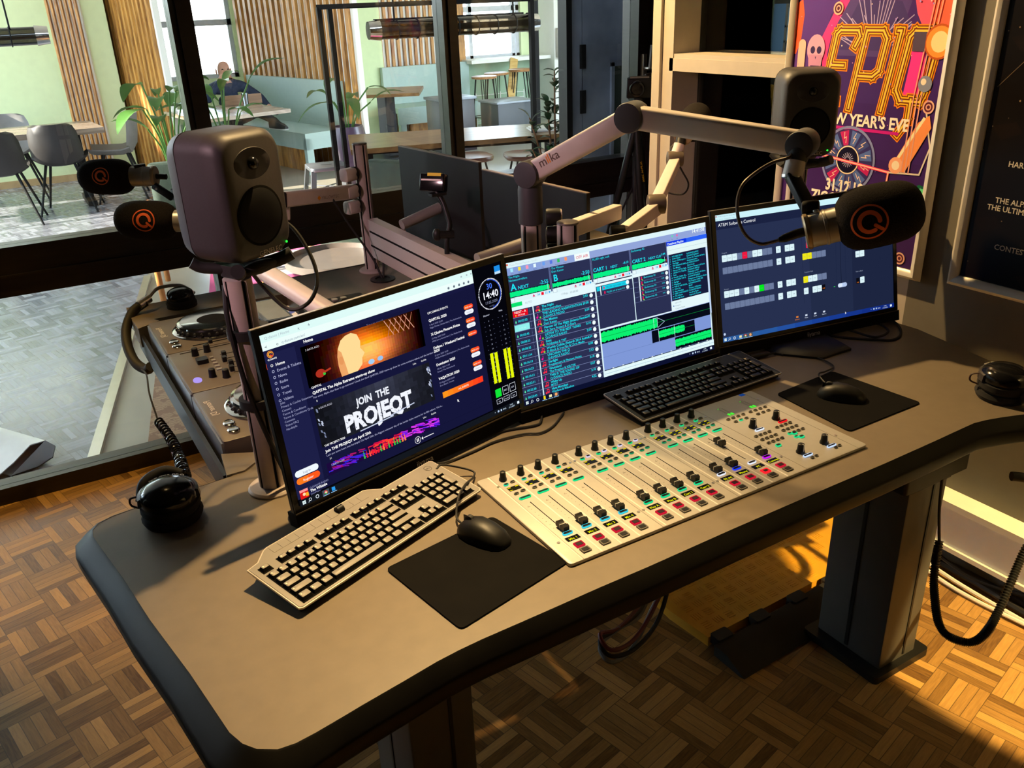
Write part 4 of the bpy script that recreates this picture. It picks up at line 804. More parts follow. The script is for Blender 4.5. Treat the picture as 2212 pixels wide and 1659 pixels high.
for i, u in enumerate(CH):
    if kb is None: kb = knob(u + .001, .3155)
    else:
        c = kb.copy(); COL.objects.link(c); c.parent = mix.o; c.location = (u + .001, .3155, .007)
    lit('small_button', u - .0045, .2935, .011, .0072, '2fd6a0' if i < 4 else GRN, .9); lit('small_button', u + .0125, .2965, .011, .0072, 'e6dcff' if 4 <= i < 8 else '#8a8476', .9)
    lit('small_button', u - .0045, .2525, .011, .0068, '#77766a' if i < 5 else '2a9a62', .8); lit('small_button', u + .0125, .2555, .011, .0068, '#77766a' if i < 6 else '2a9a62', .8)
    lit('access_button', u + .0025, .2310, .027, .0082, GRN, 1.0, cf=.5)
    mb = MB(); mb.use(paint('15130f', .2)); mb.box((-.0135, -.0075, 0), (.0135, .0075, .0006)); d = D2(mb, lambda x, y, l: (x, -y, .0006 + l), emis); c_ = 'f0e000'
    d.rect(-.0125, -.0065, .007, .003, c_); d.rect(.005, -.0065, .0075, .003, c_); d.rect(-.0125 + (.004 if i % 2 else 0), .004, .006, .0025, c_)
    if i > 8: d.rect(.0045, .004, .008, .0025, c_)
    o = mix.part('level_display', mb, flat=True); o.location = (u + .003, .2740, .0071)
    lit('select_button', u + .0020, .0815, .0215, .0088, SELC[i], 1.0, corec='1a1c20' if i < 8 else '14141e')
    mb = MB(); mb.use(paint('0d0e0c' if i < 8 else '0c0a22', .2)); mb.box((-.0140, -.0062, 0), (.0140, .0062, .0007)); d = D2(mb, lambda x, y, l: (x, -y, .0007 + l), emis); d.text(0, .0045, NAMES[i], .0088, 'f2f200', .012, align='CENTER', sx=.95)
    o = mix.part('name_display', mb, flat=True); o.location = (u + .0015, .0640, .0071)
    for nm, v, col, k in (('on_button', .0405, 'e8203a' if i != 10 else 'ff2028', .75 if i != 10 else 1.4), ('cue_button', .0210, '#6a665e', 1)):
        lit(nm, u - .0005, v, .0185, .0150, col, k, r=.0015, corec='2a0a10' if nm == 'on_button' else '16120e', cf=.62 if i != 10 or nm != 'on_button' else .45)
    mb = MB().use(BLK); ya = .0135
    prof = [(-ya, 0), (-ya, .009), (-.0085, .0115), (-.004, .0085), (0, .0075), (.004, .0085), (.0085, .0115), (ya, .009), (ya, 0)]
    mb.loft([[(x * (1 if abs(x) else 1), y, z) for y, z in prof] for x in (-.0062, .0062)])
    mb.use(WHITE); mb.box((-.0064, -.0006, .0), (.0064, .0006, .0082))
    if fader0 is None: fader0 = mix.part('fader', mb); o = fader0
    else: o = fader0.copy(); COL.objects.link(o); o.parent = mix.o
    o.location = (u + .0023, .178 if i == 10 else .0985, .0105)
for u, v, lab in ((.634, .1975, 'eef4ff'), (.7065, .1975, 'ff1c24'), (.6305, .0565, 'cfe4ff'), (.7035, .0570, 'cfe4ff')):
    knob(u, v, True, .020, .0078); lit('function_button', u + .002, v - .0185, .026, .0075, lab, 1.0, cf=.5)
for u0 in (.6385, .7090):
    mb = MB(); d = D2(mb, lambda x, y, l: (x, -y, l), lambda c: emis(c) if c == '4cff3a' else paint(c))
    for x in (-.006, .003): d.rect(x, -.002 - .0, .0065, .010, '4cff3a'); [d.rect(x, -.005 - .0035 * k, .005, .0008, '6a675c') for k in range(8)]
    d.rect(-.006, -.034, .004, .002, '4cff3a'); d.rect(-.010, -.034, .016, .0006, '6a675c')
    o = mix.part('level_meter', mb, flat=True); o.location = (u0, .2765, .0072)
random.seed(4)
for gu, gv, nx, ny in ((.606, .160, 4, 3), (.676, .165, 4, 4)):
    for i in range(nx):
        for j in range(ny):
            u, v = gu + i * .0135, gv - j * .0185; gl_ = (gu > .65 and (i, j) in ((0, 2), (0, 3))) or (gu < .65 and (i, j) == (0, 3))
            if gu > .65 and j == 3 and i > 0: continue
            lit('small_button', u, v, .0105, .0068, GRN if gl_ else '#8a8476', 1, corec='181512')
lit('small_button', .6150, .1035, .0145, .0095, GRN, 1.0); lit('small_button', .6860, .1235, .0145, .0095, GRN, 1.0); lit('small_button', .6860, .1035, .0145, .0095, GRN, 1.0)
for u0 in (.615, .685):
    for i in range(4): lit('small_button', u0 + i * .0155, .2555, .0105, .0066, '#8a8476', 1, corec='231f1a'); 
    for i in range(3): lit('small_button', u0 + .006 + i * .0165, .2375, .0105, .0066, '2fd68a' if (u0 < .65 and i == 1) else '#8a8476', 1, corec='231f1a')
for u, v in ((.632, .0255), (.645, .0265), (.707, .0285), (.720, .0300)): lit('small_button', u, v, .0095, .0062, '#8a8476', 1, corec='161310')
mb = MB().box((.729, .330, .007), (.744, .340, .0074)); mix.part('badge', mb, emis('2c64c8', .35))

# ================================================================== cables
def cable(nm, label, pts, r=.003, m=RUB, k=7, cat='cable', group=None):
    return single(nm, label, cat, MB().tube(smooth(pts, k), r, 7), m, group=group)
zc = D + .004
P2 = lambda pts, z=zc: [(x, y, z) for x, y in pts]
cable('keyboard_cable', 'thin black cable looping from the silver keyboard to the mouse', [(.627, 1.416, D + .03), (.647, 1.424, D + .03), (.698, 1.398, D + .012), (.690, 1.375, D + .010), (.645, 1.326, D + .030), (.612, 1.29, D + .03), (.590, 1.257, D + .012), (.588, 1.225, D + .014)], .0022)
cable('monitor_cable', 'long black cable curving on the desk below the middle monitor', [(.990, 1.60, D + .05), (.984, 1.575, D + .01)] + P2([(.949, 1.521), (.922, 1.512), (.859, 1.528), (.797, 1.524), (.763, 1.515), (.691, 1.499), (.60, 1.485)]), .0028)
cable('monitor_cable', 'second thin cable lying in front of the long curved one', P2([(1.02, 1.53), (.96, 1.485), (.915, 1.472), (.88, 1.489), (.81, 1.495), (.745, 1.482), (.672, 1.474), (.60, 1.50)]), .0025)
cable('monitor_cable', 'short black cable at the lower left corner of the news monitor', P2([(.345, 1.49), (.336, 1.468), (.324, 1.452), (.327, 1.426), (.341, 1.395), (.36, 1.385)]), .0025)
cable('monitor_cable', 'brown black cable coiled on the desk behind the switcher monitor', P2([(2.07, 1.60), (2.153, 1.524), (2.156, 1.497), (2.141, 1.458), (2.1, 1.413), (2.054, 1.387), (2.017, 1.386), (1.992, 1.41), (1.955, 1.447), (1.932, 1.477), (1.90, 1.55)]) + P2([(1.95, 1.60), (1.978, 1.52), (1.986, 1.428), (2.01, 1.413), (2.044, 1.418), (2.068, 1.433), (2.087, 1.473), (2.071, 1.506), (2.035, 1.519), (2.0, 1.503)], D + .009), .0035)
cable('usb_cable', 'black usb cable end hanging below the switcher monitor', [(1.686, 1.582, D + .006), (1.727, 1.561, D + .02), (1.762, 1.545, D + .03), (1.742, 1.52, D + .006), (1.698, 1.482, D + .004)], .0028)
t = Thing('audio_cable', 'black cable with a thick jack plug behind the black keyboard', 'cable', (1.62, 1.55, D))
t.wpart('cord', MB().tube(smooth(P2([(1.55, 1.60), (1.573, 1.573), (1.615, 1.56), (1.66, 1.58)]), 5), .003, 7), RUB); t.wpart('plug', MB().tube([(1.612, 1.513, D + .008), (1.66, 1.503, D + .008), (1.668, 1.501, D + .008), (1.69, 1.497, D + .008)], [.007, .006, .0025, .0025], 10), BLK)
cable('mouse_cable', 'thin cable of the mouse on the right-end pad', [(1.622, 1.268, D + .014), (1.64, 1.305, D + .018), (1.668, 1.33, D + .012), (1.702, 1.338, D + .006), (1.747, 1.353, D + .005), (1.758, 1.424, D + .004), (1.72, 1.48, D + .004)], .0022)

# ================================================================== headphones
def cup(mb, T, r=.046, flip=1):
    mb.T = T; mb.use(RUB if 0 else mat('velour_pad', (0.02, 0.019, 0.019), .95, var=.3)); mb.lathe([(r * .55, 0), (r * .95, .001), (r * 1.06, .008), (r * 1.04, .018), (r * .9, .022)], 26); mb.use(BLKG)
    mb.lathe([(r * .94, .020), (r * 1.0, .023), (r, .033), (r * .93, .040), (r * .7, .047), (r * .35, .051), (.0008, .052)], 26); mb.T = M.Identity(4); return mb
def headphones(label, loc, axis_yaw, axis_tilt, band, mark=True):
    t = Thing('headphones', label, 'headphones', loc)
    A = Tr(*loc) @ Rz(axis_yaw) @ Rx(axis_tilt)
    t.wpart('ear_cup', cup(MB(), A @ Tr(0, 0, .022) @ M.Scale(1.16, 4)))
    mb = MB(); mb.T = A; mb.use(mat('velour_pad', (0.02, 0.019, 0.019), .95, var=.3)); mb.lathe([(.03, .002), (.054, .003), (.058, .012), (.054, .022), (.04, .026)], 26); t.wpart('ear_pad', mb)
    mb = MB(); rings = []
    for i in range(17):
        a = math.radians(-12 + 204 * i / 16); r0 = .0535; rings.append([(r0 * math.cos(a), r0 * math.sin(a), .045), ((r0 + .005) * math.cos(a), (r0 + .005) * math.sin(a), .046), ((r0 + .003) * math.cos(a), (r0 + .003) * math.sin(a), .062), ((r0 - .008) * math.cos(a), (r0 - .008) * math.sin(a), .066)])
    mb.T = A; mb.loft(rings); yk = t.wpart('yoke', mb, mat('yoke_grey', (.075, .07, .075), .32, metal=.3))
    if mark:
        mb = MB(); mb.T = A; R_ = .0462
        d = D2(mb, lambda x, y, l: (R_ * math.cos(PI / 2 - x / R_) * 1.0, R_ * math.sin(PI / 2 - x / R_), .0845 + l - (y * .0)), paint)
        mb2 = MB(); mb2.T = A
        d = D2(mb2, lambda x, y, l: ((R_ - y) * math.sin(x / R_), (R_ - y) * math.cos(x / R_), .0668 + l), paint); d.text(0, .0, 'DT 770 PRO', .012, 'e8e4dc', .01, align='CENTER'); t.wpart('model_print', mb2, parent=yk, flat=True)
    bm_ = MB(); bm_.tube(smooth(band, 6), .011, 10); bd = t.wpart('headband', bm_, RUB)
    t.wpart('slider_wire', MB().tube(smooth([A @ V((-.055, .01, .058)), A @ V((-.070, .016, .052)), A @ V((-.070, .016, .036)), A @ V((-.050, .01, .028))], 5), .0022, 6), mat('dark_red_wire', (.05, .012, .01), .5), yk)
    return t
headphones('closed black headphones lying on the desk left of the speaker pole', (.133, 1.588, D), math.radians(-10), math.radians(5), [(.085, 1.625, D + .035), (.10, 1.652, D + .058), (.14, 1.665, D + .066), (.17, 1.652, D + .055)])
headphones('closed black headphones at the right rim of the desk', (1.922, 1.008, D), math.radians(-35), math.radians(3), [(1.91, .95, D + .03), (1.905, .885, D + .0), (1.885, .850, D - .07), (1.84, .850, D - .115), (1.795, .880, D - .115)])
t = Thing('headphones', 'silver black dj headphones lying behind the far turntable player', 'headphones', (.41, 2.975, D))
A = Tr(.425, 2.965, D + .0) @ Rx(math.radians(8))
t.wpart('ear_cup', cup(MB(), A @ Tr(0, 0, .012), .044)); t.wpart('ear_pad', MB().lathe([(.03, 0), (.05, .002), (.05, .014), (.04, .018)], 22, A), RUB)
mb = MB(); mb.tube(smooth([(.475, 2.985, D + .03), (.44, 3.02, D + .055), (.37, 3.02, D + .06), (.33, 2.985, D + .045), (.30, 2.96, D + .03)], 6), .006, 8); t.wpart('arm', mb, SILV)
mb = MB(); mb.tube(smooth([(.315, 2.975, D + .035), (.270, 2.965, D + .012), (.235, 2.93, D - .03), (.222, 2.87, D - .07), (.228, 2.80, D - .105), (.25, 2.745, D - .115), (.262, 2.72, D - .10)], 6), .016, 12); t.wpart('headband', mb, RUB)
mb = MB(); mb.cyl((.29, 2.96, D + .03), (.33, 2.985, D + .04), .014); t.wpart('hinge', mb, STEEL)
# coiled lead between the dj headphones and the closed ones
pts = smooth([(.232, 2.70, D + .055 - .15), (.222, 2.47, D - .03), (.212, 2.40, D - .06), (.212, 2.34, D - .11)], 6)
run_ = smooth([(.212, 2.33, D - .115), (.206, 2.05, D - .05), (.195, 1.86, D - .01), (.185, 1.755, D + .028), (.178, 1.67, D + .035)], 30)
coil = []
Ls = 0; N = len(run_); turns = 30
for i in range(N * 6 - 6):
    f_ = i / (N * 6 - 7) * (N - 1); k = min(int(f_), N - 2); p = run_[k].lerp(run_[k + 1], f_ - k); tg = (run_[k + 1] - run_[k]).normalized(); u_ = tg.orthogonal().normalized(); v_ = tg.cross(u_); a = 2 * PI * turns * (f_ / (N - 1)); coil.append(p + (u_ * math.cos(a) + v_ * math.sin(a)) * .0105)
t = Thing('coiled_lead', 'black coiled headphone lead hanging beside the dj gear down to the closed headphones', 'cable', (.2, 2.0, D - .1))
t.wpart('straight_end', MB().tube(pts, .0025, 7), RUB); t.wpart('coil', MB().tube(coil, .0030, 6), BLKG)

# ================================================================== speakers, poles, microphones
SPK = mat('speaker_grey', (0.042, 0.038, 0.040), 0.5, var=0.06, scale=200, bump=.08)
def q_logo(mb, mp, R, th0=0):
    d = D2(mb, mp, lambda c: ORANGE, dz=0, z0=.0006)
    d.ring(0, 0, R * .89, R, 'o', n=56); d.ring(0, 0, R * .42, R * .66, 'o', 65, 362, n=40)
    for a in (65, 362): x, y = .54 * R * math.cos(math.radians(a)), .54 * R * math.sin(math.radians(a)); d.circ(x, y, R * .12, 'o', 14)
    p = [(R * .28, R * .22), (R * .62, R * .52)]
    n = 8; d.line([(p[0][0] + (p[1][0] - p[0][0]) * i / n, p[0][1] + (p[1][1] - p[0][1]) * i / n) for i in range(n + 1)], R * .20, 'o', False)
    for x, y in p: d.circ(x, y, R * .10, 'o', 12)
def monitor_speaker(label, loc, yaw, tilt=0.0):
    """local -y is the front"""
    t = Thing('studio_speaker', label, 'speaker', mw=Tr(*loc) @ Rz(yaw) @ Rx(tilt))
    sec = [(-.0735, .062, .098, .03), (-.070, .068, .104, .034), (-.058, .0745, .1115, .034), (-.03, .0765, .1135, .034), (.028, .0765, .1135, .034), (.0285, .0755, .1125, .034), (.031, .0755, .1125, .034), (.0315, .0765, .1135, .034), (.055, .072, .108, .036), (.072, .060, .094, .036)]
    t.part('cabinet', MB().loft([[(x, y, z + .1135) for x, z in rrect(-a, -b, a, b, r, 6)] for y, a, b, r in sec]), SPK)
    mb = MB(); mb.T = Tr(0, -.0738, .080) @ Rx(PI / 2); mb.use(BLKM); mb.lathe([(.0530, .0), (.0535, .0012), (.0500, .0020), (.0008, .0006)], 36); mb.use(mat('grille_black', (.004, .004, .005), .7, spec=.2)); mb.lathe([(.0495, .0016), (.048, .0026), (.024, .0045), (.0008, .0052)], 36); t.part('woofer', mb)
    mb = MB(); mb.T = Tr(0, -.0736, .172) @ Rx(PI / 2); mb.use(mat('waveguide', (.026, .024, .026), .5)); mb.lathe([(.034, .0), (.033, .0008), (.02, .0004), (.012, .0002), (.0008, .0002)], 32, sx=1.25, sy=.8); t.part('waveguide', mb)
    mb = MB(); mb.T = Tr(0, -.0738, .172) @ Rx(PI / 2); mb.use(BLKG); mb.lathe([(.0115, 0), (.0105, .005), (.007, .009), (.0008, .0105)], 24); t.part('tweeter', mb)
    mb = MB(); mb.T = Tr(.053, -.0737, .020) @ Rx(PI / 2); mb.lathe([(.0022, 0), (.0022, .001), (.0008, .0014)], 12); t.part('power_light', mb, emis('28ff38', 2.0))
    mb = MB(); d = D2(mb, lambda x, y, l: (x, -.0736 - l, -y), lambda c: mat('logo_pale', (.55, .5, .45), .4)); d.text(.012, -.0085, 'GENELEC', .0135, 'x', .008, align='CENTER'); t.part('logo', mb, flat=True)
    mb = MB(); mb.use(RUB)
    for s_ in (-1, 1): mb.tube(smooth([(s_ * .068, -.068, -.006), (s_ * .05, -.05, -.016), (s_ * .02, -.02, -.024), (0, 0, -.026)], 5), [.013] * 15 + [.012], 10); mb.tube(smooth([(s_ * .060, .060, -.006), (s_ * .045, .045, -.018), (0, .0, -.026)], 5), .011, 10)
    mb.rbox((-.03, -.03, -.036), (.03, .03, -.014), .012); mb.ell((0, -.048, -.018), (.045, .018, .012)); t.part('rubber_foot', mb)
    return t
SLOT = (PI * 1.09, PI * 1.56, PI * .45, PI * 2.0)
def pole(label, xy, h, r=.0265, base=True, cap=True, z0=D, ties=(), name='aluminium_pole'):
    t = Thing(name, label, 'pole', (*xy, z0))
    n = 48; rr_ = []
    for i in range(n):
        a = 2 * PI * i / n; g = any(abs((a - b + PI) % (2 * PI) - PI) < .13 for b in SLOT); rr_.append((r * (.86 if g else 1), a))
    ring = lambda z: [(q * math.cos(a), q * math.sin(a), z) for q, a in rr_]
    t.part('tube', MB().loft([ring(0.004), ring(h)]), ALU)
    mb = MB()
    for b in SLOT: mb.box((r * .86 * math.cos(b) - .0022, r * .86 * math.sin(b) - .0022, .01), (r * .86 * math.cos(b) + .0022, r * .86 * math.sin(b) + .0022, h - .002))
    t.part('slots', mb, BLKM)
    if base: t.part('base_ring', MB().lathe([(r * 1.9, 0), (r * 1.9, .004), (r * 1.75, .008), (r * 1.1, .010)], 32), ALU)
    if cap: t.part('end_cap', MB().lathe([(r * 1.0, h - .001), (r * 1.03, h), (r * 1.0, h + .004), (r * .8, h + .006)], 28), BLK if 0 else mat('cap_grey', (.12, .10, .085), .4, metal=.3))
    for z in ties:
        mb = MB(); mb.lathe([(r * 1.25, z - .009), (r * 1.33, z - .009), (r * 1.33, z + .009), (r * 1.25, z + .009)], 28, sx=1.15, ax=Tr(.004, 0, 0)); t.part('cable_tie', mb, RUB)
    return t
p1 = pole('thick aluminium pole carrying the near speaker left of the monitors', (.333, 1.591), .452, cap=False, ties=(.345, .200))
p1.wpart('pole_wire', MB().tube(smooth([(.31, 1.60, D + .44), (.300, 1.575, D + .38), (.306, 1.566, D + .28), (.318, 1.562, D + .2), (.335, 1.556, D + .12), (.36, 1.56, D + .02)], 6), .005, 8), RUB)
SP1 = monitor_speaker('grey studio speaker on the pole left of the news monitor', (.345, 1.600, D + .492), math.radians(29), 0)
cable('speaker_cable', 'black cable looping out from behind the near speaker', [(.385, 1.66, D + .56), (.430, 1.72, D + .545), (.467, 1.744, D + .518), (.492, 1.715, D + .49), (.507, 1.679, D + .437), (.504, 1.658, D + .394), (.483, 1.653, D + .36), (.454, 1.662, D + .345), (.432, 1.679, D + .353), (.40, 1.69, D + .40), (.37, 1.65, D + .45)], .0042)
SP2 = monitor_speaker('dark studio speaker behind the switcher monitor in front of the poster', (1.925, 1.690, D + .486), math.radians(-33), 0)
pole('aluminium pole hidden behind the switcher monitor under the far speaker', (1.925, 1.69), .448, cap=False)
# rear gantry: pole, beam, boom pole, short pole
pr = pole('tall aluminium pole at the rear end of the silver beam', (1.116, 2.955), .462, r=.026)
mb = MB(); mb.box((-.018, 0, 0), (.018, 1.02, .138)); bmT = Thing('aluminium_beam', 'silver slotted beam running from the tall rear pole to the boom pole', 'beam', (1.125, 1.90, D + .062)); bmT.part('profile', mb, ALU)
mb = MB()
for z in (.040, .092): mb.box((-.0186, .0, z), (.0186, 1.02, z + .007))
bmT.part('grooves', mb, BLKM); bmT.part('end_cap', MB().box((-.019, 1.02, -.001), (.019, 1.026, .139)), ALUW)
bp = pole('aluminium boom pole behind the middle monitor', (1.13, 1.835), .385, r=.026, cap=False)
ps = pole('short capped aluminium pole in front of the boom pole', (1.175, 1.735), .398, r=.027)
def limb(t, nm, a, b, w_, h_, m=ALUW, up=(0, 0, 1), r=None, par=None):
    a, b = V(a), V(b); mb = MB(); mb.T = frame(a, b, up); mb.rbox((-w_ / 2, -h_ / 2, 0), (w_ / 2, h_ / 2, (b - a).length), r or min(w_, h_) * .28, .002, 4); return t.wpart(nm, mb, m, par)
def disc(t, nm, c, ax, r, wd, m=BLK, par=None):
    c, ax = V(c), V(ax).normalized(); mb = MB(); mb.T = frame(c - ax * wd / 2, c + ax * wd / 2); mb.lathe([(r * .7, -.002), (r * .95, .0), (r, .005), (r, wd - .005), (r * .95, wd), (r * .7, wd + .002)], 28); return t.wpart(nm, mb, m, par)
CAPG = mat('joint_grey', (.048, .046, .052), .55, var=.08)
def mic(t, tail, front, foam_a, foam_b, R, side, logoR=.030, logo_u=.42):
    """silver body from tail to front, foam from foam_a to foam_b, orange mark on the side"""
    tail, front, fa, fb = map(V, (tail, front, foam_a, foam_b)); ax = (fb - fa).normalized(); L = (fb - fa).length
    mb = MB(); mb.T = frame(tail, front); l = (front - tail).length; r = R * .56
    mb.lathe([(r * .6, 0), (r * .95, .002), (r, .008), (r, l * .38), (r * 1.04, l * .39), (r * 1.04, l * .44), (r, l * .45), (r, l + .02)], 28); body = t.wpart('mic_body', mb, SILV)
    mb = MB(); mb.T = frame(tail - (front - tail).normalized() * .004, tail + (front - tail).normalized() * .008); mb.lathe([(r * .98, 0), (r * 1.06, .003), (r * 1.06, .009), (r * .98, .012)], 24); t.wpart('rear_ring', mb, mat('brass_ring', (.42, .30, .17), .35, metal=.6), body)
    def rad(u): 
        q = abs(2 * u - 1); return R * (1 - q ** 3.6) ** .42 * (1.0 - .10 * (u - .5)) if q < .999 else R * .06
    us = [0, .012, .03, .06, .1, .16, .24, .34, .45, .55, .66, .76, .84, .9, .94, .97, .988, 1.0]
    mb = MB(); T0 = frame(fa, fb, (0, 0, 1)); mb.T = T0; mb.lathe([(max(rad(u), .004), u * L) for u in us], 36); fo = t.wpart('windscreen', mb, FOAM)
    loc = T0.to_3x3().inverted() @ V(side); th = math.atan2(loc.y, loc.x)
    up_ = T0.to_3x3().inverted() @ V((0, 0, 1)); 
    ty = V((-math.sin(th), math.cos(th), 0)); sgn = 1 if ty.dot(up_) > 0 else -1
    mb = MB(); mb.T = T0
    camx = T0.to_3x3().inverted() @ V((.858, -.512, -.037)); sx_ = 1 if camx.z > 0 else -1
    def mp(x, y, l_):
        u = logo_u + sx_ * x / L; a = th - sgn * y / R; rr_ = rad(u) + l_ + .0006; return (rr_ * math.cos(a), rr_ * math.sin(a), u * L)
    q_logo(mb, mp, logoR); t.wpart('round_mark', mb, ORANGE, fo, 'orange ring with a letter Q inside', flat=True)
    return body
Z = lambda x, y, z: (x, y, z + D)
bd = (V((1.434, 1.268, 0)) - V((1.13, 1.835, 0))).normalized(); sd = V((bd.y, -bd.x, 0))   # across the boom plane
bm = Thing('boom_arm', 'large silver boom arm with an orange marked microphone over the desk', 'microphone arm', Z(1.13, 1.835, .385))
bm.wpart('swivel_base', MB().lathe([(.030, 0), (.031, .004), (.031, .085), (.028, .10)], 28, Tr(1.13, 1.835, D + .387)), CAPG)
e1, e2, e3 = V(Z(1.131, 1.832, .512)), V(Z(1.259, 1.595, .655)), V(Z(1.440, 1.258, .612))
limb(bm, 'lower_arm', e1, e2, .040, .052, up=(0, 0, 1)); limb(bm, 'upper_arm', e2, e3, .040, .052, up=(0, 0, 1))
for c in (e1, e2): disc(bm, 'joint', c, sd, .034, .058, CAPG)
disc(bm, 'joint', e3, sd, .030, .062, CAPG); limb(bm, 'neck_block', e1 - V((0, 0, .03)), e1 + V((0, 0, .0)), .05, .05, CAPG)
mb = MB(); q = (e2 - e1).normalized(); nrm = sd.cross(q) if sd.cross(q).z > 0 else -sd.cross(q)
sF = -sd if (-sd).dot(V((-1.13, -1.83, 0))) > 0 else sd
o0 = e1 + q * .045 + sF * .0203
xd = q; yd = nrm
d = D2(mb, lambda x, y, l: tuple(o0 + xd * x - yd * (y - .004) + sF * l), paint); d.text(0, .006, 'm', .030, '6a5a50', .01); d.rect(.0245, -.012, .003, .018, 'e88a20'); d.rect(.0300, -.016, .003, .022, 'e88a20'); d.text(.0345, .006, 'ka', .030, '6a5a50', .01); bm.wpart('maker_mark', mb, flat=True)
nk = V(Z(1.405, 1.246, .560))
bm.wpart('ball_neck', MB().tube([e3, V(Z(1.420, 1.250, .590)), nk], [.024, .022, .019], 18), CAPG); bm.wpart('white_sleeve', MB().tube([V(Z(1.414, 1.248, .582)), V(Z(1.4035, 1.2455, .552))], .0205, 22), ALUW); bm.wpart('steel_ring', MB().tube([V(Z(1.4035, 1.2455, .553)), V(Z(1.402, 1.2450, .548))], .0215, 22), STEEL)
limb(bm, 'mic_bracket', Z(1.399, 1.243, .556), Z(1.383, 1.176, .500), .030, .020, BLK); disc(bm, 'bracket_knob', Z(1.383, 1.172, .502), (.6, -.8, .1), .016, .030, BLK); disc(bm, 'bracket_bolt', Z(1.374, 1.150, .501), (.3, -.95, .1), .004, .006, STEEL)
limb(bm, 'yoke_plate', Z(1.381, 1.166, .500), Z(1.376, 1.160, .445), .004, .016, SILV)
mic(bm, Z(1.368, 1.163, .458), Z(1.430, 1.105, .482), Z(1.404, 1.126, .474), Z(1.516, 1.012, .516), .062, (-.45, -.79, .15), .034, .36)
bm.wpart('xlr_plug', MB().tube([V(Z(1.372, 1.166, .458)), V(Z(1.352, 1.176, .453)), V(Z(1.330, 1.185, .446)), V(Z(1.320, 1.19, .443))], [.0095, .0095, .0085, .005], 12), BLK)
bm.wpart('mic_cable', MB().tube(smooth([Z(1.42, 1.262, .632), Z(1.405, 1.252, .60), Z(1.392, 1.249, .591), Z(1.362, 1.263, .583), Z(1.327, 1.274, .565), Z(1.297, 1.279, .542), Z(1.28, 1.272, .509), Z(1.274, 1.255, .471), Z(1.283, 1.237, .444), Z(1.301, 1.22, .432), Z(1.312, 1.205, .436), Z(1.322, 1.19, .443)], 6), .0036, 8), mat('bronze_cable', (.10, .07, .05), .35, metal=.3))
# guest microphone arm at the back right
ga = Thing('guest_mic_arm', 'slim square silver mic arm bending up towards the cream window frame', 'microphone arm', Z(1.16, 1.835, .42))
for z in (.428, .382, .336): disc(ga, 'clamp_collar', Z(1.185, 1.815, z - .03), (.85, -.5, 0), .022, .036, CAPG if 0 else BLK); limb(ga, 'clamp_block', Z(1.172, 1.825, z - .03), Z(1.205, 1.805, z - .03), .036, .036)
limb(ga, 'lower_arm', Z(1.195, 1.812, .352), Z(1.500, 1.960, .340), .030, .042, r=.004); disc(ga, 'joint', Z(1.475, 1.925, .285), (.85, -.5, 0), .026, .040, BLK)
limb(ga, 'middle_arm', Z(1.475, 1.920, .278), Z(1.690, 2.012, .315), .032, .040, r=.004); disc(ga, 'joint', Z(1.690, 2.015, .325), (.85, -.5, 0), .030, .052, mat('bronze_joint', (.14, .11, .08), .4, metal=.4))
limb(ga, 'upper_arm', Z(1.692, 2.018, .328), Z(1.940, 2.223, .397), .034, .034, r=.004); disc(ga, 'joint', Z(1.941, 2.226, .405), (.85, -.5, 0), .026, .05, mat('bronze_joint', (.14, .11, .08), .4, metal=.4))
ga.wpart('white_sleeve', MB().tube([V(Z(1.945, 2.228, .41)), V(Z(1.965, 2.233, .448))], .019, 18), ALUW); ga.wpart('mic_clip', MB().tube([V(Z(1.965, 2.233, .445)), V(Z(1.985, 2.25, .48))], .015, 12), BLK)
mic(ga, Z(1.985, 2.24, .474), Z(2.06, 2.29, .486), Z(2.045, 2.275, .480), Z(2.17, 2.37, .52), .055, (-.6, .5, .2), .022, .3)
ga.wpart('mic_cable', MB().tube(smooth([Z(1.975, 2.242, .470), Z(1.954, 2.252, .446), Z(1.94, 2.245, .428), Z(1.955, 2.204, .366), Z(1.965, 2.181, .324), Z(1.94, 2.179, .295), Z(1.893, 2.207, .305), Z(1.86, 2.19, .34)], 6), .003, 7), RUB)
# guest microphones at the back left
gl_ = Thing('guest_mic_arm', 'silver mic arm with yellow maker print on the tall rear pole', 'microphone arm', Z(1.08, 2.95, .33))
for z in (.385, .325, .27): disc(gl_, 'clamp_collar', Z(1.083, 2.945, z - .02), (-.9, .1, 0), .024, .02, BLK); limb(gl_, 'clamp_block', Z(1.078, 2.944, z - .02), Z(1.035, 2.93, z - .02), .045, .045)
limb(gl_, 'upper_arm', Z(1.075, 2.945, .303), Z(.775, 2.80, .338), .030, .050, r=.008); limb(gl_, 'arm_end_cap', Z(.778, 2.802, .338), Z(.770, 2.798, .339), .032, .052, BLK, r=.008)
q = (V(Z(1.075, 2.945, .303)) - V(Z(.775, 2.80, .338))).normalized(); sF = V((q.y, -q.x, 0)).normalized(); yd = sF.cross(q); yd = yd if yd.z > 0 else -yd; o0 = V(Z(.92, 2.87, .3155)) + sF * .0153
mb = MB(); d = D2(mb, lambda x, y, l: tuple(o0 + q * x - yd * y + sF * l), paint); d.poly([(-.024, 0), (-.016, -.009), (-.008, 0), (-.016, .009)], 'e89a20'); d.text(-.004, .0055, 'YELLOWTEC', .0145, '9a8a80', .012); gl_.wpart('maker_mark', mb, flat=True)
limb(gl_, 'second_arm', Z(.80, 2.83, .285), Z(.56, 2.92, .315), .030, .044, r=.008); limb(gl_, 'third_arm', Z(.57, 2.93, .33), Z(.49, 3.09, .352), .030, .040, BLK, r=.006)
ka = lambda p, s_=.955: (p[0] * s_, p[1] * s_, .9037 + (p[2] - .9037) * s_ + D)
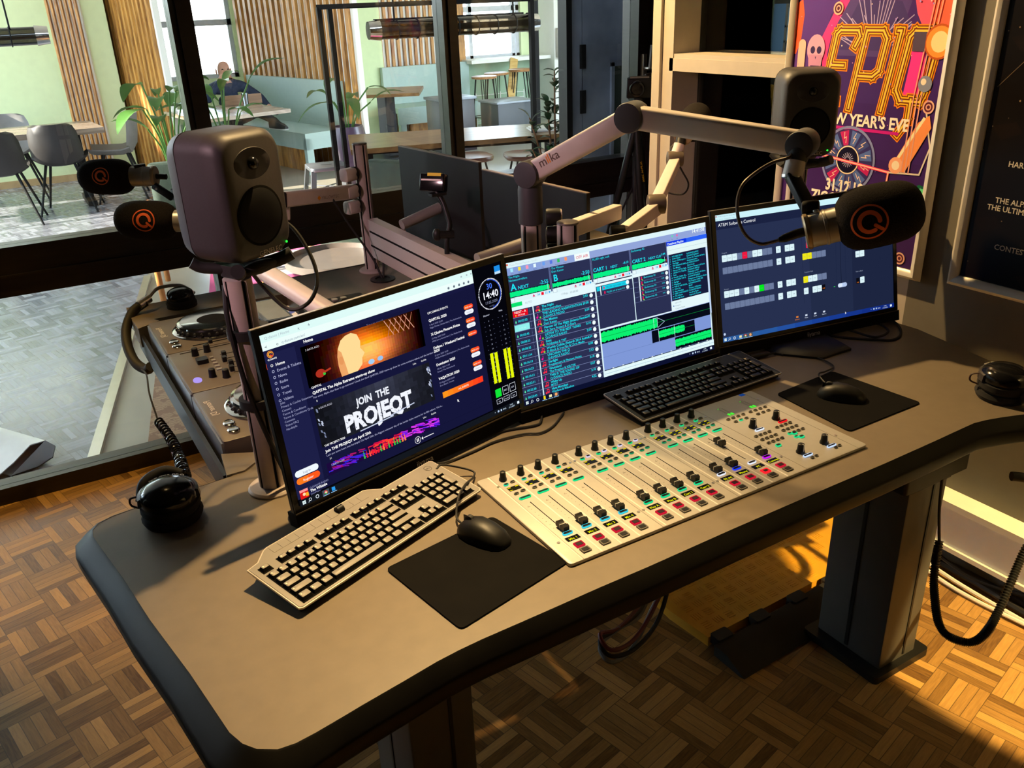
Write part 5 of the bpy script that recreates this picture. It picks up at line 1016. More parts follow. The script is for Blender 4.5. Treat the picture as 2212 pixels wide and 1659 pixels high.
mic(gl_, ka((.466, 3.262, .389)), ka((.39, 3.303, .392)), ka((.402, 3.296, .391)), ka((.236, 3.391, .397)), .0585, (-.2, -.95, .2), .028, .47)
limb(gl_, 'mic_bracket', ka((.452, 3.250, .362)), ka((.50, 3.205, .318)), .016, .024, BLK); disc(gl_, 'bracket_bolt', ka((.455, 3.225, .352)), (0, -1, 0), .004, .006, STEEL); gl_.wpart('shock_block', MB().cbox(ka((.425, 3.285, .425)), (.035, .02, .014)), BLK)
gl_.wpart('xlr_plug', MB().tube([ka((.466, 3.26, .389)), ka((.50, 3.24, .386))], .009, 10), BLK)
gl_.wpart('mic_cable', MB().tube(smooth([Z(.66, 2.88, .29), Z(.685, 2.86, .245), Z(.72, 2.85, .235), Z(.745, 2.84, .26), Z(.76, 2.83, .31)], 6), .003, 7), RUB)
cable('pole_cable', 'black cable running from the maker printed arm down to the desk grommet', [Z(.97, 2.88, .30), Z(1.02, 2.88, .2), Z(1.08, 2.85, .08), Z(1.10, 2.825, .005)], .004)
cable('pole_cable', 'short black cable rising from the desk grommet behind the rear pole', [Z(1.105, 2.825, .004), Z(1.125, 2.86, .06), Z(1.145, 2.91, .1)], .004)
gb = Thing('guest_mic_arm', 'silver tube arm behind the near speaker with a low orange marked microphone', 'microphone arm', Z(.64, 1.80, 0))
limb(gb, 'tube_arm', Z(.625, 1.72, .225), Z(.530, 2.36, .275), .048, .044, ALUW, r=.018); gb.wpart('stand_tube', MB().tube([Z(.632, 1.775, -.10), Z(.632, 1.775, .22)], .024, 20), ALU); limb(gb, 'front_arm', Z(.53, 2.35, .275), Z(.50, 2.78, .29), .036, .036, BLK, r=.008)
kb_ = lambda p, s_=.93: ka(p, s_)
mic(gb, ka((.56, 2.86, .293), .96), ka((.44, 2.912, .299), .96), ka((.455, 2.902, .298), .96), ka((.285, 3.006, .310), .96), .060, (-.2, -.95, .2), .034, .42)

# ================================================================== dj gear
GEAR = mat('gear_bronze_grey', (.17, .14, .11), .42, metal=.35, var=.04); CHROME = mat('chrome', (.72, .70, .68), .12, metal=1)
GT = D + .028; GX = .285
def side_logo(t, x, y, txt='Pioneer DJ', size=.022):
    mb = MB(); d = D2(mb, lambda a, b, l: (x + b, y - a, GT + .0008 + l), paint); d.text(0, 0, txt, size, 'e4d8c4', .008, align='CENTER'); t.wpart('maker_mark', mb, flat=True)
def player(label, y0):
    t = Thing('media_player', label, 'dj player', (GX, y0, GT - .1)); y1 = y0 + .318; x1 = GX + .40
    t.wpart('case', MB().rbox((GX, y0, GT - .095), (x1, y1, GT), .008, .002, 2), GEAR)
    t.wpart('front_face', MB().box((GX - .004, y0 + .006, GT - .075), (GX + .001, y1 - .006, GT - .006)), mat('front_steel_blue', (.30, .31, .34), .3, metal=.7))
    c = (GX + .165, (y0 + y1) / 2, GT); mb = MB(); mb.T = Tr(*c); mb.use(CHROME); mb.lathe([(.118, 0), (.120, .003), (.114, .006)], 44); mb.use(BLK); mb.lathe([(.103, .004), (.106, .012), (.104, .020), (.098, .021)], 44); mb.use(CHROME); mb.lathe([(.104, .020), (.102, .025), (.094, .027), (.093, .0265)], 44); mb.use(mat('platter_top', (.045, .043, .045), .28, metal=.3)); mb.lathe([(.093, .0262), (.0008, .0264)], 44); mb.use(BLKM); mb.lathe([(.045, .0266), (.0008, .0268)], 32)
    jw = t.wpart('jog_wheel', mb)
    mb = MB()
    for i in range(30): a = 2 * PI * i / 30; mb.ell((c[0] + .105 * math.cos(a), c[1] + .105 * math.sin(a), GT + .012), (.0055, .0055, .006), 8, 5)
    t.wpart('wheel_dimples', mb, mat('dimple', (.05, .05, .05), .25, metal=.5), jw)
    for yb in (.045, .085): t.wpart('play_button', MB().lathe([(.019, 0), (.019, .004), (.016, .006)], 24, Tr(GX + .035, y0 + yb - .012 if 0 else y0 + yb, GT), sx=.72), CHROME)
    t.wpart('tempo_slot', MB().box((GX + .075, y0 + .022, GT), (GX + .19, y0 + .028, GT + .0008)), BLKM); t.wpart('tempo_slider', MB().rbox((GX + .12, y0 + .014, GT), (GX + .13, y0 + .036, GT + .010), .002), BLK)
    t.wpart('display', MB().rbox((GX + .29, y0 + .05, GT), (GX + .385, y1 - .05, GT + .018), .006), BLKG); t.wpart('display_glass', MB().box((GX + .296, y0 + .06, GT + .018), (GX + .378, y1 - .06, GT + .0186)), mat('lcd_grey', (.22, .23, .20), .2))
    random.seed(int(y0 * 100)); mb = MB().use(SILV)
    for i in range(10): mb.rbox((GX + .272, y0 + .03 + i * .026, GT), (GX + .282, y0 + .046 + i * .026, GT + .004), .002)
    t.wpart('small_buttons', mb); side_logo(t, GX + .026, y0 + .20); return t
player('near dj media player with a chrome rimmed jog wheel partly behind the speaker pole', 1.800); player('far dj media player with a large black jog wheel below the dj headphones', 2.442)
t = Thing('dj_mixer', 'bronze grey dj mixer between the two media players', 'dj mixer', (GX, 2.12, GT - .1))
t.wpart('case', MB().rbox((GX, 2.1215, GT - .095), (GX + .40, 2.4385, GT), .006, .002, 2), GEAR); t.wpart('front_face', MB().box((GX - .004, 2.127, GT - .075), (GX + .001, 2.432, GT - .006)), mat('front_steel_blue', (.30, .31, .34), .3, metal=.7))
mb = MB().use(BLKM)
for i in range(5): mb.box((GX + .125, 2.195 + i * .038, GT), (GX + .185, 2.1975 + i * .038, GT + .0007))
mb.box((GX + .03, 2.42, GT), (GX + .17, 2.424, GT + .0007)); t.wpart('fader_slots', mb)
for i in range(4): t.wpart('channel_fader', MB().rbox((GX + .118 + .008 * (i % 2), 2.205 + i * .04, GT), (GX + .130 + .008 * (i % 2), 2.221 + i * .04, GT + .014), .002), BLK)
for x, y in ((.10, 2.395), (.065, 2.385), (.07, 2.20), (.10, 2.175), (.145, 2.165), (.15, 2.185), (.215, 2.36), (.24, 2.30), (.25, 2.26), (.30, 2.24), (.31, 2.33), (.34, 2.21), (.36, 2.28)): t.wpart('control_knob', MB().lathe([(.0105, 0), (.0095, .004), (.0085, .022), (.007, .023)], 16, Tr(GX + x, y, GT)), BLK)
t.wpart('cue_block', MB().rbox((GX + .055, 2.305, GT), (GX + .085, 2.335, GT + .012), .003), BLK); t.wpart('cue_light', MB().lathe([(.016, 0), (.016, .003), (.013, .005)], 22, Tr(GX + .03, 2.195, GT), sx=.7), emis('b9a2ff', .9))
mb = MB().use(SILV)
for i in range(8): mb.rbox((GX + .20 + .018 * i, 2.40, GT), (GX + .212 + .018 * i, 2.416, GT + .003), .002)
for i in range(5): mb.box((GX + .09 + i * .001, 2.235 + i * .025, GT), (GX + .104, 2.245 + i * .025, GT + .003))
t.wpart('small_buttons', mb)
t = Thing('effects_pad', 'small black effects unit with a grey screen behind the speaker pole', 'effects unit', (.66, 2.27, GT))
t.wpart('case', MB().rbox((.715, 2.30, D), (.93, 2.60, D + .045), .01, .004), BLK); t.wpart('screen', MB().box((.735, 2.37, D + .045), (.85, 2.53, D + .0458)), mat('lcd_grey', (.22, .23, .20), .2)); t.wpart('bright_strip', MB().box((.858, 2.37, D + .045), (.872, 2.53, D + .048)), CHROME)
mb = MB().use(SILV)
for i in range(5): mb.rbox((.73 + .03 * i, 2.325, D + .045), (.748 + .03 * i, 2.345, D + .05), .003); mb.rbox((.73 + .03 * i, 2.555, D + .045), (.748 + .03 * i, 2.575, D + .05), .003)
t.wpart('small_buttons', mb); t.wpart('dial', MB().lathe([(.016, 0), (.014, .015), (.01, .017)], 18, Tr(.80, 2.335, D + .045)), BLK)
# ================================================================== guest monitors, action camera, tripod
def rear_monitor(label, y0, y1, x0, x1, ztop, logo):
    t = Thing('guest_monitor', label, 'monitor', (x0, (y0 + y1) / 2, D)); a, b = V((x0, y0, D + ztop)), V((x1, y1, D + ztop)); dx = (b - a).normalized(); nx = V((dx.y, -dx.x, 0)); h = .335
    T = M.Translation(a) @ M((dx, nx, V((0, 0, 1)))).transposed().to_4x4(); L = (b - a).length
    mb = MB(); mb.T = T; mb.box((0, 0, -h), (L, .012, 0)); mb.rbox((.06, -.022, -h + .01), (L - .06, .0, -.085), .01); t.wpart('back_shell', mb, mat('monitor_back', (.010, .009, .0095), .6, var=.1, spec=.25))
    mb = MB(); mb.T = T; mb.box((0, -.001, 0), (L, .013, .003)); mb.box((.09, -.024, -.086), (L - .09, 0, -.083)); t.wpart('top_edge', mb, mat('edge_brown', (.14, .10, .07), .45))
    mb = MB(); mb.T = T; mb.rbox((L / 2 - .06, -.045, -.24), (L / 2 + .06, -.022, -.12), .006); mb.ell((L / 2, -.062, -.18), (.045, .032, .045)); ar = t.wpart('vesa_plate', mb, BLK)
    mb = MB(); c = T @ V((L / 2, -.075, -.18)); mb.tube([c, (c.x - .055, c.y, c.z + .0), (1.145, c.y - .02, D + .215)], [.026, .020, .018], 14); t.wpart('arm', mb, SILV, ar)
    if logo:
        mb = MB(); mb.T = T; d = D2(mb, lambda x, y, l: (L / 2 - .01 + x if 0 else L / 2 - x, -.0005 - l if 0 else -.001 - l, -.055 - y), lambda c: mat('logo_grey2', (.25, .25, .26), .4)); d.text(0, 0, 'iiyama', .042, 'x', .004, align='CENTER'); t.wpart('logo', mb, flat=True)
    return t
rear_monitor('black guest monitor seen from behind beside the mullion, nearer the tall rear pole', 2.98, 2.46, 1.285, 1.335, .435, False)
rear_monitor('black guest monitor seen from behind next to the boom pole, with maker logo', 2.44, 1.92, 1.335, 1.375, .415, True)
t = Thing('action_camera', 'small black camera with a yellow tag on a stalk before the guest monitors', 'camera', Z(1.14, 2.40, .22))
T = Tr(*Z(1.135, 2.405, .405)) @ Rz(math.radians(-50)) @ Rx(math.radians(-18)); mb = MB(); mb.T = T; mb.rbox((-.042, -.016, -.026), (.042, .016, .026), .006, .003); t.wpart('body', mb, BLKG)
mb = MB(); mb.T = T; mb.box((-.015, -.0165, .018), (.03, .0165, .0275)); t.wpart('yellow_tag', mb, paint('f0d010')); mb = MB(); mb.T = T; mb.box((-.035, -.0168, .004), (.03, -.016, .009)); t.wpart('silver_line', mb, ALUW)
t.wpart('stalk', MB().tube(smooth([Z(1.138, 2.395, .378), Z(1.147, 2.376, .35), Z(1.149, 2.36, .32), Z(1.146, 2.336, .285), Z(1.130, 2.328, .25), Z(1.125, 2.325, .20)], 5), .008, 10), BLK); t.wpart('mount_plate', MB().cbox(Z(1.138, 2.392, .372), (.05, .03, .008)), BLK)
mb = MB(); mb.tube([Z(1.10, 2.335, .262), Z(1.15, 2.32, .258)], .012, 12); mb.ell(Z(1.10, 2.335, .262), (.014, .014, .02)); t.wpart('clamp', mb, BLK)
t = Thing('camera_tripod', 'black tripod standing in the corner by the dark door post', 'tripod', (2.44, 3.06, 0))
hd = V((2.44, 3.06, D + .40)); t.wpart('centre_column', MB().tube([hd + V((0, 0, .09)), V((2.44, 3.06, .35))], .014, 14), mat('tripod_grey', (.05, .05, .055), .3, metal=.6)); t.wpart('shoulder', MB().lathe([(.03, -.02), (.035, 0), (.03, .03), (.02, .05)], 16, M.Translation(hd)), BLK)
for k, a in enumerate((160, 255, 20)):
    f_ = V((2.44 + .30 * math.cos(math.radians(a)), 3.06 + (.24 if a != 20 else .20) * math.sin(math.radians(a)), .0)); lg = t.wpart('leg', MB().tube([hd, hd.lerp(f_, .48), hd.lerp(f_, .485), hd.lerp(f_, .995)], [.017, .015, .011, .010], 10), BLK)
    t.wpart('brace', MB().tube([(2.44, 3.06, D + .14), hd.lerp(f_, .46)], .005, 6), mat('tripod_grey', (.05, .05, .055), .3, metal=.6), lg); t.wpart('rubber_tip', MB().tube([hd.lerp(f_, .97), f_ + V((0, 0, .002))], .013, 8), RUB, lg)
mb = MB(); a_ = hd.lerp(V((2.44 + .30 * math.cos(math.radians(255)), 3.06 + .24 * math.sin(math.radians(255)), 0)), .14)
d = D2(mb, lambda x, y, l: (a_.x + .004 + y * .9, a_.y - .0185 - l - x * .36 * .8, a_.z - x), paint); d.text(0, 0, 'ALPHA 2500', .016, 'd8a820', .01); t.wpart('print', mb, flat=True)
t = Thing('video_camera', 'dark video camera with a round lens on top of the corner tripod', 'camera', (2.44, 3.05, D + .49))
T = Tr(2.44, 3.045, D + .545) @ Rz(math.radians(-38)); mb = MB(); mb.T = T; mb.rbox((-.055, -.02, -.04), (.055, .045, .04), .01, .004); t.wpart('body', mb, BLK); mb = MB(); mb.T = T @ Rx(PI / 2); mb.lathe([(.032, .015), (.034, .05), (.030, .07), (.024, .071), (.022, .062), (.0008, .060)], 24, Tr(-.01, 0, 0)); t.wpart('lens', mb, BLKG)
mb = MB(); mb.T = T; mb.box((-.04, -.012, .04), (.04, .03, .046)); t.wpart('top_plate', mb, SILV); mb = MB(); mb.T = T; mb.lathe([(.028, -.065), (.03, -.06), (.022, -.038)], 16); t.wpart('tripod_plate', mb, BLK)
# ================================================================== under the desk
mb = MB(); mb.prism([(1.352, 1.494), (1.366, 1.350), (1.872, 1.364), (2.157, 1.56), (2.12, 2.1), (1.40, 2.05)], .0, .03)
CHQ = mat('orange_tread', (.80, .40, .03), .4, metal=.1, var=.06)
t = Thing('tread_plate_mat', 'orange tread plate cover under the desk beside the lift column', 'floor plate', (1.7, 1.5, 0)); t.wpart('plate', mb, CHQ)
mb = MB()
for i in range(16):
    for j in range(18):
        x, y = 1.40 + i * .042, 1.35 + j * .042
        if y < 1.34 + max(0, (x - 1.84)) * .65 + .01 + (x - 1.37) * .07 or x > 2.10 or x < 1.385: continue
        for k in range(4): 
            q = (k - 1.5) * .008
            if (i + j) % 2: mb.rbox((x - .013, y + q - .0015, .030), (x + .013, y + q + .0015, .0312), .0012, n=1)
            else: mb.rbox((x + q - .0015, y - .013, .030), (x + q + .0015, y + .013, .0312), .0012, n=1)
t.wpart('tread_pattern', mb, CHQ)
t = Thing('cable_ramp', 'black rubber ramp edging along the front of the orange tread plate', 'ramp', (1.6, 1.28, 0))
mb = MB(); mb.loft([[(x, y0, 0), (x, y0 - .015, .004), (x, y0 + .055, .034), (x, y0 + .10, .034), (x, y0 + .10, 0)] for x, y0 in ((1.355, 1.215), (1.62, 1.228), (1.88, 1.245))]); t.wpart('ramp', mb, RUB)
for x in (1.372, 1.515, 1.665, 1.81): t.wpart('interlock_tab', MB().rbox((x, 1.315, .012), (x + .055, 1.352, .040), .006), RUB)
mb = MB(); [mb.lathe([(.012, .0), (.012, .001), (.009, .0015)], 14, Tr(x, 1.27, .029) @ Rx(.35)) for x in (1.44, 1.76)]; t.wpart('screw_holes', mb, BLKG)
HOSE = mat('black_hose', (.008, .008, .008), .5)
hp = smooth([Z(1.722, .997, -.11), Z(1.735, .995, -.234), Z(1.745, .985, -.33)], 5); cor = smooth([Z(1.745, .985, -.33), Z(1.717, .965, -.406), Z(1.671, .925, -.437), Z(1.633, .884, -.46), Z(1.63, .854, -.475), Z(1.642, .812, -.468), Z(1.677, .801, -.452), Z(1.739, .814, -.43), Z(1.8, .83, -.379), Z(1.859, .845, -.326), Z(1.90, .84, -.24), Z(1.93, .85, -.12), Z(1.94, .93, -.06)], 24)
t = Thing('coiled_lead', 'thick black coiled lead hanging in a loop right of the lift column', 'cable', Z(1.7, .9, -.3)); t.wpart('straight_end', MB().tube(hp, .0035, 8), HOSE)
mb = MB(); mb.tube(cor, [.0078 if i % 2 else .0105 for i in range(len(cor))], 10); t.wpart('coil', mb, HOSE)
random.seed(11)
for k, (nm, lab, m, z) in enumerate((('floor_cable', 'thick black cable bundle strand along the right wall', RUB, .012), ('floor_cable', 'second black cable lying on the floor along the right wall', RUB, .02), ('floor_cable', 'white cable among the black ones along the right wall', WHITE, .014), ('floor_cable', 'thin white cable closest to the parquet along the right wall', WHITE, .010), ('floor_cable', 'black cable looping up against the right wall trunking', RUB, .03))):
    off = (-.02, -.05, -.075, -.09, -.03)[k]; cable(nm, lab, [(2.235 + off + .015 * math.sin(j * 1.9 + k), 2.0 - .22 * j, z + (.03 * (j % 2) if k == 4 else .004 * (j % 2))) for j in range(8 if k in (0, 1, 4) else 6)], .010 if k < 2 else .006, m)
for k, (lab, m, dz) in enumerate((('black cable loop hanging under the desk left of the tread plate', RUB, 0), ('dark red cable loop hanging under the desk', mat('red_cable', (.12, .01, .01), .5), .02), ('pale grey cable loop hanging under the desk', MIDG, -.02))):
    cable('hanging_cable', lab, [Z(1.31 + k * .01, 1.50, -.06), Z(1.305 + k * .012, 1.447, -.45), Z(1.236, 1.40 + k * .02, -.60 + dz), Z(1.132, 1.37 + k * .01, -.645 + dz), Z(1.052, 1.375, -.64 + dz), Z(1.05, 1.42, -.62 + dz), Z(1.125, 1.44, -.63), Z(1.25, 1.50, -.66 + dz), Z(1.4, 1.62, -.68)], .006, m)
# ================================================================== posters
def poster_frame(label, y0, y1, z0, z1, draw, W_, H_, fr=.028, x=2.25):
    t = Thing('framed_poster', label, 'poster', (x, (y0 + y1) / 2, z0)); mb = MB().box((x - .006, y1 + .004, z0 + .004), (x - .001, y0 - .004, z1 - .004)); t.wpart('backing', mb, BLK)
    a, b = y0, y1    # y0 is the left edge seen from the room
    def side(P): 
        mb = MB(); mb.loft(P); return mb
    prof = [(0, .001), (.004, .014), (.012, .022), (.02, .020), (.028, .012), (.028, .001)]
    prof = [(q * fr / .028, d_) for q, d_ in prof]
    c = [(a, z0, 1, 1), (a, z1, 1, -1), (b, z1, -1, -1), (b, z0, -1, 1)]
    rings = [[(x - d_, cy - sy * q, cz + sz * q) for q, d_ in prof] for cy, cz, sy, sz in c]
    for i in range(4): mb = MB(); mb.loft([rings[i], rings[(i + 1) % 4]]); t.wpart('frame_rail', mb, FRM)
    w_, h_ = (a - b) - 2 * fr * .9, (z1 - z0) - 2 * fr * .9; mb = MB()
    d = D2(mb, lambda u, v, l: (x - .0062 - l * .35, a - fr * .9 - u / W_ * w_, z1 - fr * .9 - v / H_ * h_), lambda c: paint(c, .28)); draw(d); t.wpart('print', mb, flat=True); return t
FRM = mat('champagne_frame', (.66, .60, .52), .42, metal=.25, var=.03)
def party(d):
    W_, H_ = 1000, 1414; R, T = d.rect, d.text; random.seed(3)
    R(0, 0, W_, H_, '3a1a5e')
    for i in range(20): R(0, i * 71, W_, 72, ['4a2a72', '46286e', '432468', '402262', '3e205e'][i // 4])
    d.poly([(0, 0), (330, 0), (300, 80), (250, 120), (230, 240), (260, 330), (240, 420), (120, 560), (0, 620)], '5a2f86'); d.poly([(330, 0), (420, 0), (330, 120), (270, 220), (250, 330), (290, 430), (260, 520), (170, 600), (230, 400), (190, 260)], 'ff3a8c')
    d.poly([(400, 0), (640, 0), (760, 60), (720, 200), (800, 300), (700, 330), (300, 330), (280, 200)], '57407e'); d.poly([(300, 300), (430, 60), (520, 40), (700, 60), (860, 300)], '4a3872')
    for i in range(26):
        a = math.radians(198 + i * 5.6); d.line([(560 + 130 * math.cos(a), 330 + 130 * math.sin(a)), (560 + (200 + random.random() * 150) * math.cos(a), 330 + (200 + random.random() * 150) * math.sin(a))], 5, 'b9a6d6')
    d.poly([(760, 0), (1000, 0), (1000, 250), (960, 300), (860, 210), (800, 120)], 'ff5a78'); d.poly([(880, 60), (1000, 30), (1000, 230), (900, 220)], 'ff6a4c'); d.poly([(770, 180), (870, 260), (900, 420), (880, 560), (820, 640), (780, 520), (800, 330)], 'ff3aa0'); d.poly([(0, 60), (40, 40), (60, 120), (50, 260), (20, 330), (0, 330)], 'ff5a28')
    # glowing block letters
    for c, w_ in (('ff8a14', 62), ('7a3a12', 50), ('ffc21e', 38), ('7a3416', 25), ('ffd04a', 11)):
        sh = lambda P: [(300 + x + (330 - y) * .16 - 40, y + 130) for x, y in P]
        for s_ in ([(150, 70), (30, 70), (10, 90), (10, 440), (110, 440)], [(10, 250), (100, 250)], [(150, 70), (168, 100), (150, 150)],
                   [(205, 470), (205, 70), (310, 70), (345, 110), (345, 270), (310, 300), (220, 300)],
                   [(400, 70), (420, 70), (420, 470)],
                   [(650, 110), (610, 70), (505, 70), (480, 100), (480, 360), (520, 410), (640, 410), (650, 370), (650, 110)], [(585, 400), (600, 500), (560, 580)]): d.line(sh(s_), w_, c)
    T(255, 690, "NEW YEAR'S EVE", 86, 'fff0e0', .03, sx=.92)
    R(230, 700, 560, 16, 'd0208c')
    d.ring(480, 880, 172, 186, '8a8ec4'); d.circ(480, 880, 170, '3c3470')
    for i in range(12):
        a0, a1 = math.radians(i * 30 + 4), math.radians(i * 30 + 26); d.poly([(480 + 84 * math.cos(a0), 880 + 84 * math.sin(a0)), (480 + 164 * math.cos(a0), 880 + 164 * math.sin(a0)), (480 + 164 * math.cos(a1), 880 + 164 * math.sin(a1)), (480 + 84 * math.cos(a1), 880 + 84 * math.sin(a1))], 'c8286e' if i % 4 == 0 else '5a72b8' if i % 2 else '46508e')
        a = (a0 + a1) / 2; d.line([(480 + 96 * math.cos(a), 880 + 96 * math.sin(a)), (480 + 128 * math.cos(a + .06), 880 + 128 * math.sin(a + .06)), (480 + 122 * math.cos(a - .06), 880 + 122 * math.sin(a - .06)), (480 + 154 * math.cos(a), 880 + 154 * math.sin(a))], 4, 'ffd8c0')
    d.circ(480, 880, 78, '14102e'); d.ring(480, 880, 72, 79, 'ffe4c8'); [d.line([(480 + 16 * math.cos(a), 880 + 16 * math.sin(a)), (480 + 40 * math.cos(a), 880 + 40 * math.sin(a))], 3, 'c8c0e8') for a in [i * PI / 9 for i in range(18)]]
    d.line([(180, 862), (760, 912)], 16, 'ff4068'); d.line([(180, 862), (760, 912)], 7, 'ffd0c0'); d.line([(760, 912), (742, 1260)], 12, 'ff7a6a'); d.line([(760, 912), (742, 1260)], 5, 'ffe0c8'); d.line([(190, 1160), (210, 1200), (700, 1330)], 12, 'ff4070'); d.line([(760, 912), (950, 900), (990, 760), (930, 560)], 9, 'e8d8c8')
    d.poly([(760, 900), (900, 640), (960, 600), (980, 660), (860, 900)], 'ff9a5a'); d.line([(780, 880), (930, 620)], 16, 'fff0c0'); d.circ(800, 870, 44, 'ffb088'); d.circ(800, 870, 24, 'ffe8c8')
    T(345, 1062, '31.12.19', 92, 'fff4e2', .035, sx=.84); T(245, 1140, 'ZIGGO DOME', 92, 'fff4e2', .035, sx=.84); T(245, 1216, 'AMSTERDAM', 92, 'fff4e2', .035, sx=.84)
    d.poly([(770, 1090), (960, 950), (1000, 960), (1000, 1060), (790, 1200)], '1c6a44'); [d.circ(830 + 50 * i, 1100 - 34 * i, 30, '66d88c') for i in range(4)]; [d.circ(800 + 62 * i, 1170 - 44 * i, 14, 'd8b890') for i in range(4)]
    for x, y in ((945, 560), (960, 1180), (910, 1360), (130, 1180), (300, 90)): d.circ(x, y, 34, 'f0b8a0'); d.circ(x, y, 25, '5a2038'); d.ring(x, y, 9, 16, 'e8a890')
    d.circ(170, 300, 64, 'd8a0c0', ry=78); d.poly([(118, 330), (222, 330), (214, 420), (190, 450), (150, 450), (128, 410)], 'c88ab0'); d.circ(148, 305, 17, '3a2454', ry=20); d.circ(194, 305, 17, '3a2454', ry=20); d.poly([(168, 340), (178, 340), (173, 356)], '3a2454'); R(140, 388, 64, 8, '4a2c60'); d.pill(40, 250, 54, 200, 'ffb8a8', 26)
    for k in range(3): d.line([(930 + k * 22 - 30, 0), (900 + k * 22 - 20, 200), (870 + k * 22 - 20, 520), (850 + k * 22 - 10, 900)], 7, 'f0a890')
    d.circ(950, 250, 84, 'c85a20', ry=84, xm=1000); d.circ(950, 250, 74, 'ff9a3c', ry=74, xm=1000); d.circ(952, 250, 48, 'ffe0a0', ry=50, xm=1000); R(800, 205, 72, 92, '5a4a5e'); d.circ(905, 450, 40, '8a90a8'); d.circ(895, 440, 16, 'ffe8d0')
    for i in range(70): d.circ(random.random() * W_, random.random() * H_, 2 + 4 * random.random(), random.choice(('ffd8c8', 'e8a0c8', 'a888d8')), 6)
    for i, c in enumerate(('ffb020', 'e85a9c', 'ff6a30', 'e8a0b8', 'ff8a20')): d.circ(300 + i * 90, 1266, 15, c)
    T(200, 1345, 'TICKETS AND INFO', 44, 'f4d8e0', .02)
def dark(d):
    R, T = d.rect, d.text; random.seed(5); R(0, 0, 1000, 1414, '120c08')
    for i in range(30): x, y = random.random() * 1000, random.random() * 1400; d.poly([(x, y), (x + 120, y - 30), (x + 160, y + 20), (x + 60, y + 60)], random.choice(('1a110a', '160e09', '1f140b')))
    for i in range(60): d.circ(random.random() * 1000, random.random() * 1400, 2 + 3 * random.random(), '8a7458', 6)
    d.line([(25, 470), (190, 290)], 3, '6a5a44'); d.line([(520, 300), (900, 120)], 3, '6a5a44')
    T(150, 830, 'HARD DRIVER   RAN-D   REBELION', 38, 'd0c4b0', .015); T(300, 925, 'THE PURGE', 38, 'd0c4b0', .015); T(120, 1008, 'THE ALPHA COMMUNITY GATHERS FOR', 38, 'd0c4b0', .015); T(85, 1046, 'THE ULTIMATE QAPITAL NIGHT', 38, 'd0c4b0', .015); T(160, 1235, 'CONTEST WINNERS ON STAGE', 38, 'd0c4b0', .015)
poster_frame('colourful neon party poster with yellow block lettering in a champagne frame', 2.048, 1.468, D + .110, D + .110 + .815, party, 1000, 1414, .030, 2.236)
poster_frame('black poster with small pale lettering in a champagne frame by the picture edge', 1.392, .80, D + .122, D + .122 + .82, dark, 1000, 1414, .034)
# ================================================================== the cafe beyond the glass
TWOOD = wood('table_oak', '5f4226', '8d6a42', 2.2, (1, 9, 9), .28); CHS = mat('chair_dark_shell', (.018, .015, .014), .55, var=.1); LEATH = mat('brown_leather', (.105, .038, .025), .32, var=.15)
BSTEEL = mat('black_steel', (.006, .006, .006), .55, spec=.2); BENCH = mat('sage_bench', (.36, .47, .42), .5, var=.03)
def slab_top(t, P, z0, z1, m): mb = MB(); mb.prism(P, z0, z1); return t.wpart('table_top', mb, m)
# long table near the glass
P = [(2.135, 5.83), (3.80, 5.38), (4.03, 5.95), (2.40, 6.58)]
t = Thing('long_table', 'long oak table top right behind the glass mullion', 'table', (3.1, 5.95, 0)); slab_top(t, P, D - .035, D, TWOOD)
for x, y in ((2.32, 6.0), (2.45, 6.35), (3.70, 5.55), (3.83, 5.9)): t.wpart('leg', MB().box((x - .03, y - .03, 0), (x + .03, y + .03, D - .035)), BSTEEL)
t.wpart('apron', MB().tube([(2.32, 6.0, D - .06), (3.70, 5.55, D - .06), (3.83, 5.9, D - .06), (2.45, 6.35, D - .06)], .02, 4, close=True), BSTEEL)
t = Thing('display_frame', 'tall thin black steel frame standing around the long oak table', 'frame', (3.0, 6.0, 0)); zt = D + .915
cs = [(2.13, 6.14), (2.31, 6.43), (3.80, 6.02), (3.50, 5.60)]; q = .016
for x, y in cs + [(4.05, 5.76)]: t.wpart('post', MB().box((x - q, y - q, 0), (x + q, y + q, zt)), BSTEEL)
for a, b in ((0, 1), (1, 2), (2, 3), (3, 0)): mb = MB(); mb.bar((*cs[a], zt), (*cs[b], zt), .032, .032); t.wpart('top_rail', mb, BSTEEL)
for k, (x, y, a) in enumerate(((2.62, 6.30, 10), (3.02, 6.38, -15), (3.42, 6.55, -10), (3.88, 6.30, -20))):
    t = Thing('leather_stool', ('brown leather seat under the long table, next to the tall rear pole', 'brown leather seat under the long table, just left of the guest monitor', 'brown leather seat under the long table, behind the mullion', 'brown leather seat under the right end of the long table')[k], 'seat', (x, y, 0), math.radians(a), 'leather seats under the long table')
    t.part('seat', MB().loft([[(p[0] * s_, p[1] * s_, z) for p in rrect(-.21, -.19, .21, .19, .12, 6)] for s_, z in ((.80, .425), (.97, .435), (1.0, .455), (.97, .47), (.86, .462), (.5, .452))]), LEATH)
    for sx in (-1, 1):
        for sy in (-1, 1): t.part('leg', MB().tube([(sx * .12, sy * .11, .43), (sx * .20, sy * .19, .0)], .009, 8), BSTEEL)
